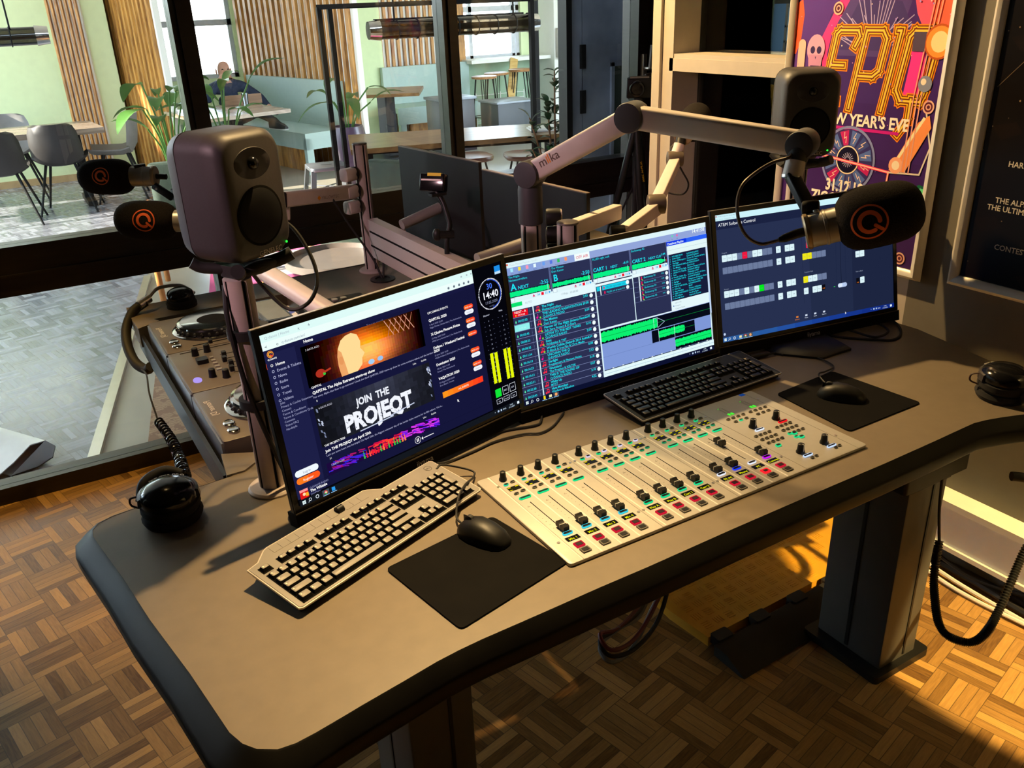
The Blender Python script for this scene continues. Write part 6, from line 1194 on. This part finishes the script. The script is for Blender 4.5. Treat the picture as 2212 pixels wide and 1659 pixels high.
for k, (x, y, a) in enumerate(((2.00, 4.72, 165), (2.62, 4.78, 170))):
    t = Thing('leather_chair', ('brown leather chair back in front of the glass rail left of the mullion', 'brown leather chair back in front of the glass rail right of the mullion')[k], 'chair', (x, y, 0), math.radians(a + 180), 'leather chairs at the near side of the long table')
    t.part('seat', MB().loft([[(p[0] * s_, p[1] * s_, z) for p in rrect(-.22, -.20, .22, .20, .1, 6)] for s_, z in ((.85, .42), (1.0, .44), (.96, .46), (.6, .45))]), LEATH)
    mb = MB(); mb.loft([[(.22 * math.cos(b), -.20 - .06 * math.sin(b) + (.02 if z > .6 else 0), z + .035 * math.sin(b)) for b in [PI * i / 12 for i in range(13)]] + [(.205 * math.cos(b), -.185 - .05 * math.sin(b), z + .035 * math.sin(b)) for b in [PI * i / 12 for i in range(12, -1, -1)]] for z in (.52, .58, .64, .655)]); t.part('backrest', mb, LEATH)
    for sx in (-1, 1):
        for sy in (-1, 1): t.part('leg', MB().tube([(sx * .12, sy * .12, .43), (sx * .21, sy * .20, 0)], .009, 8), BSTEEL)
        t.part('back_post', MB().tube([(sx * .15, -.18, .44), (sx * .17, -.215, .60)], .009, 8), BSTEEL)
single('paper_stack', 'small pile of papers on the right end of the long oak table', 'papers', MB().prism([(3.50, 5.62), (3.72, 5.56), (3.80, 5.78), (3.58, 5.84)], D + .001, D + .012).prism([(3.53, 5.64), (3.73, 5.60), (3.79, 5.80), (3.59, 5.83)], D + .012, D + .02), WHITE)
# left table and chairs
t = Thing('dining_table', 'dark framed wooden table along the pale green wall', 'table', (-.3, 9.3, 0)); slab_top(t, [(-1.7, 9.0), (.93, 9.0), (.88, 9.75), (-1.7, 9.75)], .67, .72, wood('table_grey_oak', '77685a', 'a8988a', 2.2, (1, 9, 9), .25))
for x in (-1.5, .7): t.wpart('leg', MB().box((x - .04, 9.1, 0), (x + .04, 9.65, .05)).box((x - .04, 9.33, .05), (x + .04, 9.41, .67)), BSTEEL)
def shell_chair(label, x, y, a, m):
    t = Thing('shell_chair', label, 'chair', (x, y, 0), a, 'shell chairs at the table by the green wall')
    mb = MB(); pr = [(.21, .455, .19), (.16, .445, .21), (.05, .435, .225), (-.08, .43, .225), (-.16, .45, .22), (-.205, .52, .22), (-.225, .62, .215), (-.24, .72, .205), (-.25, .78, .18), (-.252, .80, .13)]
    R_ = []
    for y_, z, w_ in pr:
        r_ = []
        for i in range(13): u = -1 + i / 6; c_ = abs(u) ** 2.6; r_.append((w_ * u, y_ + .085 * c_ * (1 if z > .5 else .2), z + (.06 * c_ if z < .5 else 0)))
        for i in range(12, -1, -1): u = -1 + i / 6; c_ = abs(u) ** 2.6; r_.append((w_ * u * .985, y_ - .012 * (1 if z > .5 else 0) + .085 * c_ * (1 if z > .5 else .2), z + (.06 * c_ if z < .5 else 0) - (.012 if z < .5 else 0)))
        R_.append(r_)
    mb.loft(R_); t.part('shell', mb, m)
    for sx in (-1, 1):
        for sy in (-1, 1): t.part('leg', MB().tube([(sx * .12, sy * .11, .44), (sx * .24, sy * .22, .0)], [.013, .009], 8), BSTEEL)
    return t
GRYF = mat('grey_felt_shell', (.20, .19, .18), .7, var=.08)
shell_chair('dark shell chair seen from behind at the left picture edge', .02, 8.78, math.radians(-8), CHS); shell_chair('dark shell chair seen from behind, nearer the slatted panels', .52, 9.05, math.radians(-14), CHS)
shell_chair('grey shell chair at the end of the table beside the slatted panel', 1.02, 9.35, math.radians(80), GRYF); shell_chair('grey shell chair on the far side of the table by the green wall', .15, 10.05, math.radians(175), GRYF)
def pendant(label, a, b, r):
    t = Thing('tube_lamp', label, 'lamp', (V(a) + V(b)) / 2); mb = MB(); a, b = V(a), V(b); dx = (b - a).normalized()
    t.wpart('tube', MB().tube([a, b], r, 20), glass('smoked_glass', (.30, .27, .22), 2)); t.wpart('inner_tube', MB().tube([a + dx * .03, b - dx * .03], r * .35, 12), SILV); t.wpart('reflector', MB().box((min(a.x, b.x), a.y - r * .3, a.z + r * .8), (max(a.x, b.x), a.y + r * .3, a.z + r * 1.15)), BSTEEL)
    for e, s_ in ((a, -1), (b, 1)): t.wpart('end_cap', MB().tube([e - dx * .03 * s_, e + dx * .05 * s_], [r * 1.12, r * .95], 20), CHROME)
    for k in range(1, 8): p_ = a.lerp(b, k / 8); t.wpart('guard_ring', MB().tube([p_ + V((0, math.cos(2 * PI * i / 16), math.sin(2 * PI * i / 16))) * r * 1.06 for i in range(16)], .004, 5, close=True), BSTEEL)
    for k in (.12, .88): p_ = a.lerp(b, k); t.wpart('cord', MB().tube([p_ + V((0, 0, r)), (p_.x, p_.y, 3.1)], .006, 6), BSTEEL)
pendant('black tubular pendant lamp with guard rings over the long table', (2.45, 5.95, D + .755), (3.64, 5.83, D + .755), .062); pendant('black tubular pendant lamp at the left edge before the green wall', (-1.0, 7.1, D + .80), (.46, 7.0, D + .81), .058)
# bench corner with the guest
n_ = V((-.981, -.196, 0)); u_ = V((.196, -.981, 0)); B0 = V((3.02, 11.4, 0)); Lb = 2.15
T = M.Translation(B0) @ M((u_, n_, V((0, 0, 1)))).transposed().to_4x4()
t = Thing('sage_bench', 'sage green bench with a high back by the slatted wall', 'bench', tuple(B0)); mb = MB(); mb.T = T; mb.box((0, .05, .44), (Lb, .11, D + .19)); t.wpart('backrest', mb, BENCH)
mb = MB(); mb.T = T; mb.box((0, .11, .385), (Lb, .58, .44)); t.wpart('seat', mb, BENCH); mb = MB(); mb.T = T; mb.box((0, .54, .27), (Lb, .58, .385)); mb.box((Lb - .06, .06, 0), (Lb, .14, .385)); mb.box((Lb - .06, .50, 0), (Lb, .58, .385)); mb.box((.0, .50, 0), (.06, .58, .385)); mb.box((Lb - .06, .11, .27), (Lb, .58, .385)); t.wpart('frame', mb, BENCH)
mb = MB(); mb.T = T; mb.box((0, .56 - .12, 0), (Lb - .2, .47, .27)); t.wpart('slatted_base', mb, OAK)
t = Thing('window_bench', 'pale sage bench under the bright window behind the guest', 'bench', (2.4, 11.3, 0)); t.wpart('seat', MB().box((1.75, 10.55, .33), (2.86, 11.55, .40)), BENCH); t.wpart('front', MB().box((1.75, 10.6, 0), (2.86, 10.64, .33)), BENCH)
t = Thing('cafe_table', 'square pale table in front of the seated person', 'table', (2.1, 9.3, 0)); slab_top(t, [(1.72, 8.62), (2.66, 8.86), (2.50, 9.95), (1.60, 9.75)], D - .035, D, wood('table_pale_oak', '8a7660', 'b8a48c', 2.2, (1, 9, 9), .2)); t.wpart('leg', MB().box((2.10, 9.15, .03), (2.24, 9.35, D - .035)), BSTEEL); t.wpart('foot', MB().rbox((1.92, 8.98, .006), (2.42, 9.52, .03), .03), BSTEEL)
single('water_glass', 'clear drinking glass on the table before the seated person', 'glass', MB().lathe([(.028, D + .001), (.036, D + .11), (.038, D + .125), (.035, D + .125), (.026, D + .006)], 18, Tr(2.40, 9.55, 0)), glass('drink_glass', (.82, .87, .9), 3))
single('serving_board', 'thin wooden board standing upright on the table before the seated person', 'board', MB().box((2.22, 9.72, D + .001), (2.62, 9.735, D + .10)), wood('board_wood', '6e5038', '8f6a4a'))
def person():
    base = V((2.46, 10.62, .40)); S = M.Translation(base)
    J = {'pel': (0, 0, .10, .135, .11), 'sp': (0, -.05, .24, .135, .10), 'ch': (-.01, -.10, .40, .155, .11), 'ut': (-.015, -.125, .49, .115, .09), 'nk': (-.02, -.15, .555, .052, .05), 'hb': (-.025, -.175, .60, .070, .075), 'hm': (-.025, -.175, .655, .076, .092), 'ht': (-.02, -.165, .72, .066, .078), 'hx': (-.02, -.16, .748, .03, .04),
         'ls': (.165, -.125, .47, .066, .066), 'le': (.335, -.20, .34, .047, .047), 'lw': (.385, -.34, .235, .033, .033), 'lh': (.39, -.41, .215, .036, .02),
         'rs': (-.195, -.13, .46, .066, .066), 're': (-.30, -.37, .36, .046, .046), 'rw': (-.14, -.36, .545, .032, .032), 'rh': (-.09, -.325, .60, .034, .02),
         'lk': (.22, -.42, .21, .066, .066), 'la': (.31, -.70, .125, .042, .042), 'lt_': (.34, -.80, .075, .04, .03), 'rk': (-.10, -.46, .13, .066, .066), 'ra': (-.10, -.44, -.30, .042, .042), 'rt': (-.10, -.58, -.365, .04, .025)}
    E_ = [('pel', 'sp'), ('sp', 'ch'), ('ch', 'ut'), ('ut', 'nk'), ('nk', 'hb'), ('hb', 'hm'), ('hm', 'ht'), ('ht', 'hx'), ('ut', 'ls'), ('ls', 'le'), ('le', 'lw'), ('lw', 'lh'), ('ut', 'rs'), ('rs', 're'), ('re', 'rw'), ('rw', 'rh'), ('pel', 'lk'), ('lk', 'la'), ('la', 'lt_'), ('pel', 'rk'), ('rk', 'ra'), ('ra', 'rt')]
    ks = list(J); vs = [J[k][:3] for k in ks]; rad = [J[k][3:] for k in ks]; es = [(ks.index(a), ks.index(b)) for a, b in E_]
    for side, hand in ((1, 'lh'), (-1, 'rh')):      # five fingers on each hand
        h = V(J[hand][:3]); dr = V((.02, -.05, -.03)) if side > 0 else V((.03, .04, .05)); ac = V((1, 0, 0)) if side > 0 else V((.6, -.8, 0))
        for f in range(4):
            o = ac * ((f - 1.5) * .016); a = len(vs); vs += [tuple(h + o + dr * .5), tuple(h + o + dr * (1.0 + .12 * (1.5 - abs(f - 1.5)))), tuple(h + o + dr * (1.35 + .15 * (1.5 - abs(f - 1.5))) + V((0, 0, -.014)))]; rad += [(.0095, .0095), (.0085, .0085), (.007, .007)]; es += [(ks.index(hand), a), (a, a + 1), (a + 1, a + 2)]
        a = len(vs); vs += [tuple(h + ac * (-.036 * side) + dr * .1), tuple(h + ac * (-.048 * side) + dr * .55)]; rad += [(.011, .011), (.009, .009)]; es += [(ks.index(hand), a), (a, a + 1)]
    me = bpy.data.meshes.new('body'); me.from_pydata(vs, es, []); o = bpy.data.objects.new('body', me); COL.objects.link(o)
    o.modifiers.new('s', 'SKIN'); o.modifiers.new('d', 'SUBSURF').levels = 2
    sk = me.skin_vertices[0].data
    for i, r_ in enumerate(rad): sk[i].radius = r_
    sk[0].use_root = True; bpy.context.view_layer.update()
    m2 = bpy.data.meshes.new_from_object(o.evaluated_get(bpy.context.evaluated_depsgraph_get())); bpy.data.objects.remove(o)
    SKIN = mat('skin', (.55, .29, .20), .55, var=.05); NAVY = mat('navy_knit', (.018, .03, .065), .8, var=.15, scale=60); JEAN = mat('dark_trousers', (.02, .02, .025), .8)
    for m in (SKIN, NAVY, JEAN): m2.materials.append(m)
    hl, hr = V(J['lh'][:3]), V(J['rh'][:3])
    for p_ in m2.polygons:
        c = p_.center; k = 1
        if c.z > .555 and abs(c.x + .02) < .12 and c.y > -.30 or (c.z > .50 and c.y < -.185 and abs(c.x + .02) < .05 - (.555 - c.z)): k = 0
        if (c - hl).length < .085 or (c - hr).length < .085 and c.y < -.27: k = 0
        if c.z < .19 and not ((c - hl).length < .085): k = 2 if (c.y < -.12 or c.z < .14) else 1
        p_.material_index = k; p_.use_smooth = True
    t = Thing('person', 'bald person in a dark sweater sitting at the pale table by the bright window', 'person', tuple(base))
    b = bpy.data.objects.new('body', m2); COL.objects.link(b); b.parent = t.o
    H = V((-.025, -.175, .655)); mb = MB().use(SKIN); mb.loft([[(H.x + x, H.y - .088 - d_, H.z + z) for x, z in ((-.012, -.03), (.012, -.03), (.006, .02), (-.006, .02))] for d_ in (0, .006)]); mb.ell((H.x, H.y - .098, H.z - .022), (.013, .014, .010), 10, 6)
    for s_ in (-1, 1): mb.ell((H.x + s_ * .080, H.y + .012, H.z - .01), (.010, .02, .032), 10, 6)
    t.part('ears_and_nose', mb); mb = MB()
    for s_ in (-1, 1): mb.ell((H.x + s_ * .030, H.y - .083, H.z + .012), (.011, .008, .007), 10, 6); 
    t.part('eyes', mb, BLKG); mb = MB(); mb.ell((H.x, H.y - .086, H.z - .055), (.024, .008, .005), 10, 6); t.part('mouth', mb, mat('lips', (.35, .12, .10), .5))
    for k, (a, b_) in enumerate((((.30, -.68, .05), (.38, -.92, .05)), ((-.10, -.44, -.36), (-.10, -.66, -.36)))):
        a, b_ = V(a), V(b_); f = (b_ - a).normalized(); mb = MB(); mb.T = M.Translation(a) @ M((V((f.y, -f.x, 0)), f, V((0, 0, 1)))).transposed().to_4x4(); L = (b_ - a).length
        mb.loft([[(x * w_, y, z0 + (z1 - z0) * q) for x, q in ((-1, 0), (1, 0), (1, .5), (.6, 1), (-.6, 1), (-1, .5))] for y, w_, z0, z1 in ((-.03, .034, -.005, .10), (.04, .042, -.005, .11), (.12, .046, -.005, .06), (.19, .042, -.005, .045), (L, .022, -.002, .025))])
        mb.use(WHITE); mb.mats = [BLK, WHITE]; mb.k = 1; mb.loft([[(x * w_, y, z) for x in (-1, 1) for z in ((-.022, -.004) if x < 0 else (-.004, -.022))] for y, w_ in ((-.034, .036), (.12, .049), (.19, .045), (L + .006, .024))]); t.part('shoe', mb)
person()
# second bench, tables and stools towards the far window
t = Thing('white_lit_bench', 'pale bench with a high back brightly lit before the far slatted panel', 'bench', (5.3, 11.2, 0)); t.wpart('backrest', MB().box((4.68, 11.25, .36), (5.98, 11.33, D + .16)), BENCH); t.wpart('seat', MB().box((4.62, 10.7, .36), (5.98, 11.25, .43)), BENCH); t.wpart('front_rail', MB().box((4.62, 10.7, .22), (5.98, 10.74, .36)), BENCH)
for x in (4.65, 5.35, 5.90): t.wpart('leg', MB().box((x, 10.72, 0), (x + .08, 10.80, .36)), BENCH)
t.wpart('slatted_base', MB().box((4.9, 10.95, 0), (5.9, 10.98, .36)), OAK)
t = Thing('cafe_table', 'pale oak table with a black leg in front of the brightly lit bench', 'table', (3.95, 9.9, 0)); slab_top(t, [(3.35, 9.75), (4.28, 9.28), (4.70, 10.05), (3.80, 10.55)], D - .035, D, TWOOD); t.wpart('leg', MB().box((4.0, 9.62, .02), (4.12, 9.86, D - .035)), BSTEEL); t.wpart('foot', MB().rbox((3.75, 9.45, .006), (4.4, 10.05, .03), .03), BSTEEL)
def bar_stool(label, x, y, zs):
    t = Thing('bar_stool', label, 'stool', (x, y, 0), random.random(), 'bar stools by the far window'); t.part('seat', MB().lathe([(.14, zs - .035), (.165, zs - .03), (.17, zs - .005), (.15, zs), (.0008, zs - .003)], 24), wood('stool_wood', '8a5a34', 'b88854'))
    for k in range(4):
        a = k * PI / 2; c, s_ = math.cos(a), math.sin(a); t.part('leg', MB().tube([(.11 * c - .03 * s_, .11 * s_ + .03 * c, zs - .03), (.20 * c, .20 * s_, 0), (.11 * c + .03 * s_, .11 * s_ - .03 * c, zs - .03)], .007, 6), BSTEEL)
    t.part('foot_ring', MB().tube([(.155 * math.cos(2 * PI * i / 20), .155 * math.sin(2 * PI * i / 20), .26) for i in range(20)], .006, 6, close=True), BSTEEL)
random.seed(2)
bar_stool('dark wood bar stool nearest the slatted panel below the far window ledge', 5.72, 10.35, .77); bar_stool('pale wood bar stool beside the leaning plank below the far window ledge', 6.05, 10.60, .78); bar_stool('pale wood bar stool behind the black frame posts', 6.52, 10.75, .79)
single('leaning_plank', 'pale wooden plank leaning against the far window ledge', 'plank', MB().bar((6.05, 10.35, .012), (6.62, 11.08, D + .16), .11, .025, (0, -1, 1)), wood('plank_pine', 'c09a58', 'e0c080'))
t = Thing('grey_crate', 'grey cube shaped box on the floor behind the long table', 'box', (5.9, 10.1, 0)); t.wpart('body', MB().rbox((5.45, 9.55, .006), (5.98, 10.0, .49), .01, .004), mat('crate_grey', (.035, .04, .048), .5)); t.wpart('lid', MB().rbox((5.43, 9.53, .49), (6.0, 10.02, .515), .01, .004), mat('crate_lid', (.25, .28, .32), .4))
t = Thing('dark_crate', 'dark box with a pale lid between the mullion and the grey box', 'box', (5.0, 9.9, 0)); t.wpart('body', MB().rbox((4.62, 9.45, .006), (5.08, 9.85, .60), .01, .004), mat('crate_dark', (.012, .005, .007), .4)); t.wpart('lid', MB().rbox((4.60, 9.43, .60), (5.10, 9.87, .63), .01, .004), mat('crate_lid', (.25, .28, .32), .4))
t = Thing('fuse_box', 'beige electrical box mounted on the white column', 'box', (7.36, 10.95, D + .34)); t.wpart('body', MB().rbox((7.27, 10.86, D + .14), (7.52, 11.0, D + .53), .012, .004), mat('beige_plastic', (.42, .39, .32), .5)); t.wpart('switch', MB().cyl((7.22 + .08, 10.855, D + .24), (7.30, 10.83, D + .24), .03), BLK); t.wpart('cable_hook', MB().tube(smooth([(7.42, 10.97, D + .14), (7.42, 10.95, D + .05), (7.46, 10.94, D - .02), (7.52, 10.95, D + .02)], 6), .008, 6), WHITE)
t = Thing('wire_rack', 'low wire rack standing against the sage wall below the ledge', 'rack', (6.3, 11.3, 0))
for i in range(6): t.wpart('wire', MB().tube([(6.1, 11.3, .08 + i * .07), (6.9, 11.3, .08 + i * .07)], .005, 5), WHITE)
for x in (6.1, 6.5, 6.9): t.wpart('upright', MB().tube([(x, 11.3, .0), (x, 11.3, .46)], .007, 6), WHITE)
# metal stool, round table, wooden armchair, rugs, rolled paper
t = Thing('metal_stool', 'grey metal stool with a slotted top left of the tall rear pole', 'stool', (2.32, 6.95, 0), math.radians(-8)); zs = .475; SM = mat('gunmetal', (.22, .23, .25), .35, metal=.7)
t.part('seat', MB().rbox((-.155, -.155, zs - .03), (.155, .155, zs), .04, .004), SM); t.part('seat_slot', MB().box((-.045, -.009, zs), (.045, .009, zs + .0008)), BLK)
for sx in (-1, 1):
    for sy in (-1, 1): t.part('leg', MB().loft([[(sx * (a - .02), sy * (a + .02), z), (sx * (a + .02), sy * (a + .02), z), (sx * (a + .02), sy * (a - .02), z)] for a, z in ((.130, zs - .02), (.20, 0.006))]), SM)
for a, b in (((-.15, -.15, .3), (.15, .15, .3)), ((-.15, .15, .3), (.15, -.15, .3))): t.part('brace', MB().tube([a, b], .006, 6), SM)
RUGA = rug_mat('persian_rug', '1c1c4e', '8c7458', 'b09878', 11); RUGB = rug_mat('faded_rug', 'c8b8b4', 'b4a8ac', '7080b0', 8); PINK = mat('pink_wool', (.62, .10, .26), .95, var=.12, scale=6)
t = Thing('rug', 'dark blue patterned rug with a beige border seen through the lower glass', 'rug', (.9, 4.3, 0)); T = Tr(.255, 3.49, 0) @ Rz(math.radians(-12)); 
def rug(t, T, w_, l_, bw, m, bm_, z=.006):
    mb = MB(); mb.T = T; mb.box((bw, bw, z), (w_ - bw, l_ - bw, z + .008)); t.wpart('field', mb, m); mb = MB(); mb.T = T
    mb.box((0, 0, z), (bw, l_, z + .0085)); mb.box((w_ - bw, 0, z), (w_, l_, z + .0085)); mb.box((bw, 0, z), (w_ - bw, bw, z + .0085)); mb.box((bw, l_ - bw, z), (w_ - bw, l_, z + .0085)); t.wpart('border', mb, bm_)
rug(t, T, 1.3, 1.75, .16, RUGA, rug_mat('rug_border', '8a6a54', 'a88a6c', '5a3a34', 16))
t = Thing('rug', 'faded pink and white patterned rug beyond the rear desk edge', 'rug', (1.9, 6.0, 0)); rug(t, Tr(.95, 5.45, 0) @ Rz(math.radians(-14)), 1.7, 1.2, .28, RUGB, PINK)
t = Thing('side_table', 'round side table with a raised rim behind the tall rear pole', 'table', (1.36, 4.12, 0)); t.wpart('top', MB().lathe([(.24, .46), (.25, .465), (.25, .50), (.243, .50), (.24, .475), (.0008, .474)], 40, Tr(1.36, 4.12, 0)), mat('tray_taupe', (.16, .13, .11), .4)); t.wpart('stem', MB().cyl((1.36, 4.12, .02), (1.36, 4.12, .46), .02), BSTEEL); t.wpart('foot', MB().lathe([(.16, .012), (.16, .02), (.03, .035)], 28, Tr(1.36, 4.12, 0)), BSTEEL)
BENT = wood('bentwood', '9a5c28', 'c88848', 5, (3, 3, 1)); GCU = mat('dark_green_cushion', (.018, .035, .022), .8, var=.2)
def armchair(label, x, y, a):
    t = Thing('bentwood_armchair', label, 'armchair', (x, y, 0), a)
    for s_ in (-1, 1): t.part('side_hoop', MB().tube(smooth([(s_ * .30, -.30, .02), (s_ * .30, -.31, .35), (s_ * .30, -.22, .55), (s_ * .30, 0, .60), (s_ * .30, .22, .54), (s_ * .30, .32, .3), (s_ * .30, .34, .02)], 6), .018, 10), BENT)
    t.part('seat_cushion', MB().rbox((-.28, -.28, .30), (.28, .26, .44), .06, .02), GCU); t.part('back_cushion', MB().rbox((-.28, .20, .40), (.28, .32, .80), .05, .02), GCU); t.part('cross_rail', MB().tube([(-.30, -.26, .28), (.30, -.26, .28)], .014, 8).tube([(-.30, .26, .28), (.30, .26, .28)], .014, 8), BENT)
armchair('green cushioned bentwood armchair behind the dj headphones', 1.02, 5.55, math.radians(-12)); armchair('bentwood armchair leg hidden behind the tall rear pole', 1.85, 4.65, math.radians(-60))
t = Thing('rolled_paper', 'silvery curled sheet of paper on the parquet at the left picture edge', 'paper', (-.3, 3.8, 0)); mb = MB(); R_ = []
for y, x_ in ((3.60, -.145), (3.9, -.33), (4.35, -.60)):
    r_ = [(x_ - .30, y - .18, .012), (x_ - .18, y - .10, .02), (x_ - .08, y - .02, .05), (x_ - .01, y + .03, .085), (x_ + .045, y + .05, .080), (x_ + .075, y + .04, .05), (x_ + .055, y + .01, .018), (x_ + .0, y - .02, .008), (x_ - .10, y - .05, .010)]
    R_.append(r_ + [(a, b, c + .004) for a, b, c in r_[::-1]])
mb.loft(R_); t.wpart('sheet', mb, mat('silver_sheet', (.55, .56, .58), .3, metal=.3, var=.25, scale=3))
# plants
LEAF = mat('leaf_green', (.045, .13, .018), .45, var=.3, scale=3); LEAFD = mat('leaf_dark_green', (.025, .07, .025), .4, var=.3, scale=3); STEM = mat('stem_brown', (.20, .09, .035), .6)
def leaf(mb, base, tip, w_, droop=.15, up=(0, 0, 1)):
    a, b = V(base), V(tip); d_ = b - a; L = d_.length; s_ = d_.cross(V(up)); s_ = s_.normalized() if s_.length > 1e-5 else V((1, 0, 0)); nrm = s_.cross(d_).normalized(); n = 7; vs = []; fs = []
    for i in range(n + 1):
        u = i / n; ww = w_ * math.sin(PI * min(1, .04 + u * .96)) ** .8 * (1 - .25 * u); c = a + d_ * u + nrm * (droop * L * (math.sin(PI * u) - .3 * u))
        vs += [tuple(c - s_ * ww + nrm * ww * .3), tuple(c), tuple(c + s_ * ww + nrm * ww * .3)]
    for i in range(n): o = i * 3; fs += [(o, o + 1, o + 4, o + 3), (o + 1, o + 2, o + 5, o + 4)]
    mb.add(vs, fs)
def strelitzia(label, x, y, z0, n, H, sp, seed, pot, lw=.07):
    random.seed(seed); t = Thing('potted_plant', label, 'plant', (x, y, 0)); pot(t); sm, lm = MB(), MB()
    for k in range(n):
        a = 2 * PI * k / n + random.random() * .6; h = H * (.55 + .45 * random.random()); r = sp * (.3 + .7 * random.random()); p_ = [(x + .03 * math.cos(a), y + .03 * math.sin(a), z0), (x + r * .35 * math.cos(a), y + r * .35 * math.sin(a), z0 + h * .6), (x + r * .8 * math.cos(a), y + r * .8 * math.sin(a), z0 + h)]
        c_ = smooth(p_, 5); sm.tube(c_, .007, 6); e = V(p_[-1]); dr = V((math.cos(a), math.sin(a), random.uniform(-.5, .55))).normalized(); leaf(lm, e, e + dr * (.24 + .14 * random.random()), lw * (.7 + .5 * random.random()))
    t.wpart('stems', sm, LEAF); t.wpart('leaves', lm, LEAF); return t
def vase(t, x, y):
    t.wpart('pot', MB().lathe([(.09, .006), (.14, .10), (.15, .22), (.09, .36), (.085, .42), (.078, .42), (.07, .37)], 26, Tr(x, y, 0)), glass('vase_glass', (.78, .84, .80), 2))
strelitzia('tall broad leaved plant in a pale vase before the slatted pier', 1.30, 7.9, .30, 13, .85, .48, 12, lambda t: vase(t, 1.30, 7.9)); 
strelitzia('broad leaved plant rising beside the mullion in front of the seated person', 1.82, 8.15, .30, 9, .86, .36, 31, lambda t: vase(t, 1.82, 8.15), .065)
def purple(t):
    x, y = 2.76, 7.55; t.wpart('pot', MB().lathe([(.10, .006), (.125, .04), (.155, .25), (.165, .45), (.155, .60), (.135, .685), (.118, .685), (.13, .58)], 30, Tr(x, y, 0)), mat('plum_glaze', (.085, .05, .085), .3, var=.15)); t.wpart('soil', MB().lathe([(.13, .60), (.13, .62), (.0008, .63)], 20, Tr(x, y, 0)), mat('soil', (.03, .02, .015), .95))
strelitzia('broad leaved plant in a tall plum pot beside the black frame', 2.76, 7.55, .62, 7, .46, .36, 44, purple, .05)
random.seed(21); t = Thing('potted_plant', 'slender rubber plant with round dark leaves on a brown stem right behind the glass', 'plant', (2.93, 4.45, 0)); x, y = 2.93, 4.45
t.wpart('pot', MB().lathe([(.12, .006), (.15, .25), (.16, .30), (.14, .30), (.13, .26)], 26, Tr(x, y, 0)), WHITE); sm, lm = MB(), MB(); tips = []
for k, (dx, dy, h) in enumerate(((.015, .02, D + .52), (-.16, .03, D + .27), (.07, -.02, D + .44), (-.20, -.06, D + .10), (-.02, .05, D + .34))):
    c_ = smooth([(x, y, .27), (x + dx * .25, y + dy * .3, .27 + (h - .27) * .45), (x + dx * .7, y + dy * .8, .27 + (h - .27) * .8), (x + dx, y + dy, h)], 6); sm.tube(c_, [.010 - .006 * i / len(c_) for i in range(len(c_))], 7)
    for q in range(4, len(c_)):
        for s_ in range(2 if k in (0, 2, 4) else 1): a = random.random() * 2 * PI; p_ = c_[q]; leaf(lm, p_, p_ + V((math.cos(a) * .07, math.sin(a) * .07, random.uniform(-.02, .06))), .024, .1)
t.wpart('stems', sm, STEM); t.wpart('leaves', lm, LEAFD)
# side room furniture seen through the right-hand window
t = Thing('folding_panel', 'pale wooden panel leaning in the side room behind the window', 'panel', (4.2, 4.1, .5)); mb = MB(); mb.prism([(0, 0), (1, 0), (1, 1)], 0, 1) if 0 else None
mb = MB(); mb.T = M(((0, 0, 1, 4.12), (1, 0, 0, 0), (0, 1, 0, 0), (0, 0, 0, 1))); mb.prism([(4.30, .02), (3.90, .02), (3.72, D + .385), (4.24, D + .385)], 0, .02); t.wpart('board', mb, wood('panel_ply', '9a7838', 'c8a050'))
for y0 in (4.22, 4.02): mb = MB(); mb.bar((4.11, y0, D + .38), (4.11, y0 - .42, D - .32), .03, .02, (1, 0, 0)); t.wpart('strap', mb, BLK)
t = Thing('office_chair', 'black office chair in the side room behind the window', 'chair', (3.9, 4.25, 0)); t.wpart('backrest', MB().rbox((3.98, 4.12, D + .10), (4.04, 4.30, D + .36), .02, .01), BLK); t.wpart('seat', MB().rbox((3.78, 4.02, .42), (4.1, 4.42, .52), .05, .02), BLK); t.wpart('armrest', MB().rbox((3.85, 4.05, D + .02), (4.05, 4.10, D + .07), .01, .006), BLK); t.wpart('column', MB().cyl((3.95, 4.2, .05), (3.95, 4.2, .42), .025), BLK)
for k in range(5): a = k * 2 * PI / 5; t.wpart('foot', MB().tube([(3.95, 4.2, .08), (3.95 + .26 * math.cos(a), 4.2 + .26 * math.sin(a), .03)], .018, 8), BLK)
t = Thing('side_desk', 'dark desk with a grey screen in the side room behind the window', 'desk', (3.6, 3.9, 0)); t.wpart('top', MB().box((3.3, 3.2, .62), (3.75, 4.1, .65)), BLK); t.wpart('leg', MB().box((3.35, 3.25, 0), (3.4, 4.05, .62)), BLK); t.wpart('leg', MB().box((3.66, 3.25, 0), (3.7, 4.05, .62)), BLK); t.wpart('screen', MB().box((3.5, 3.62, .65), (3.53, 4.0, D + .02)), mat('slate_blue', (.10, .12, .15), .3))
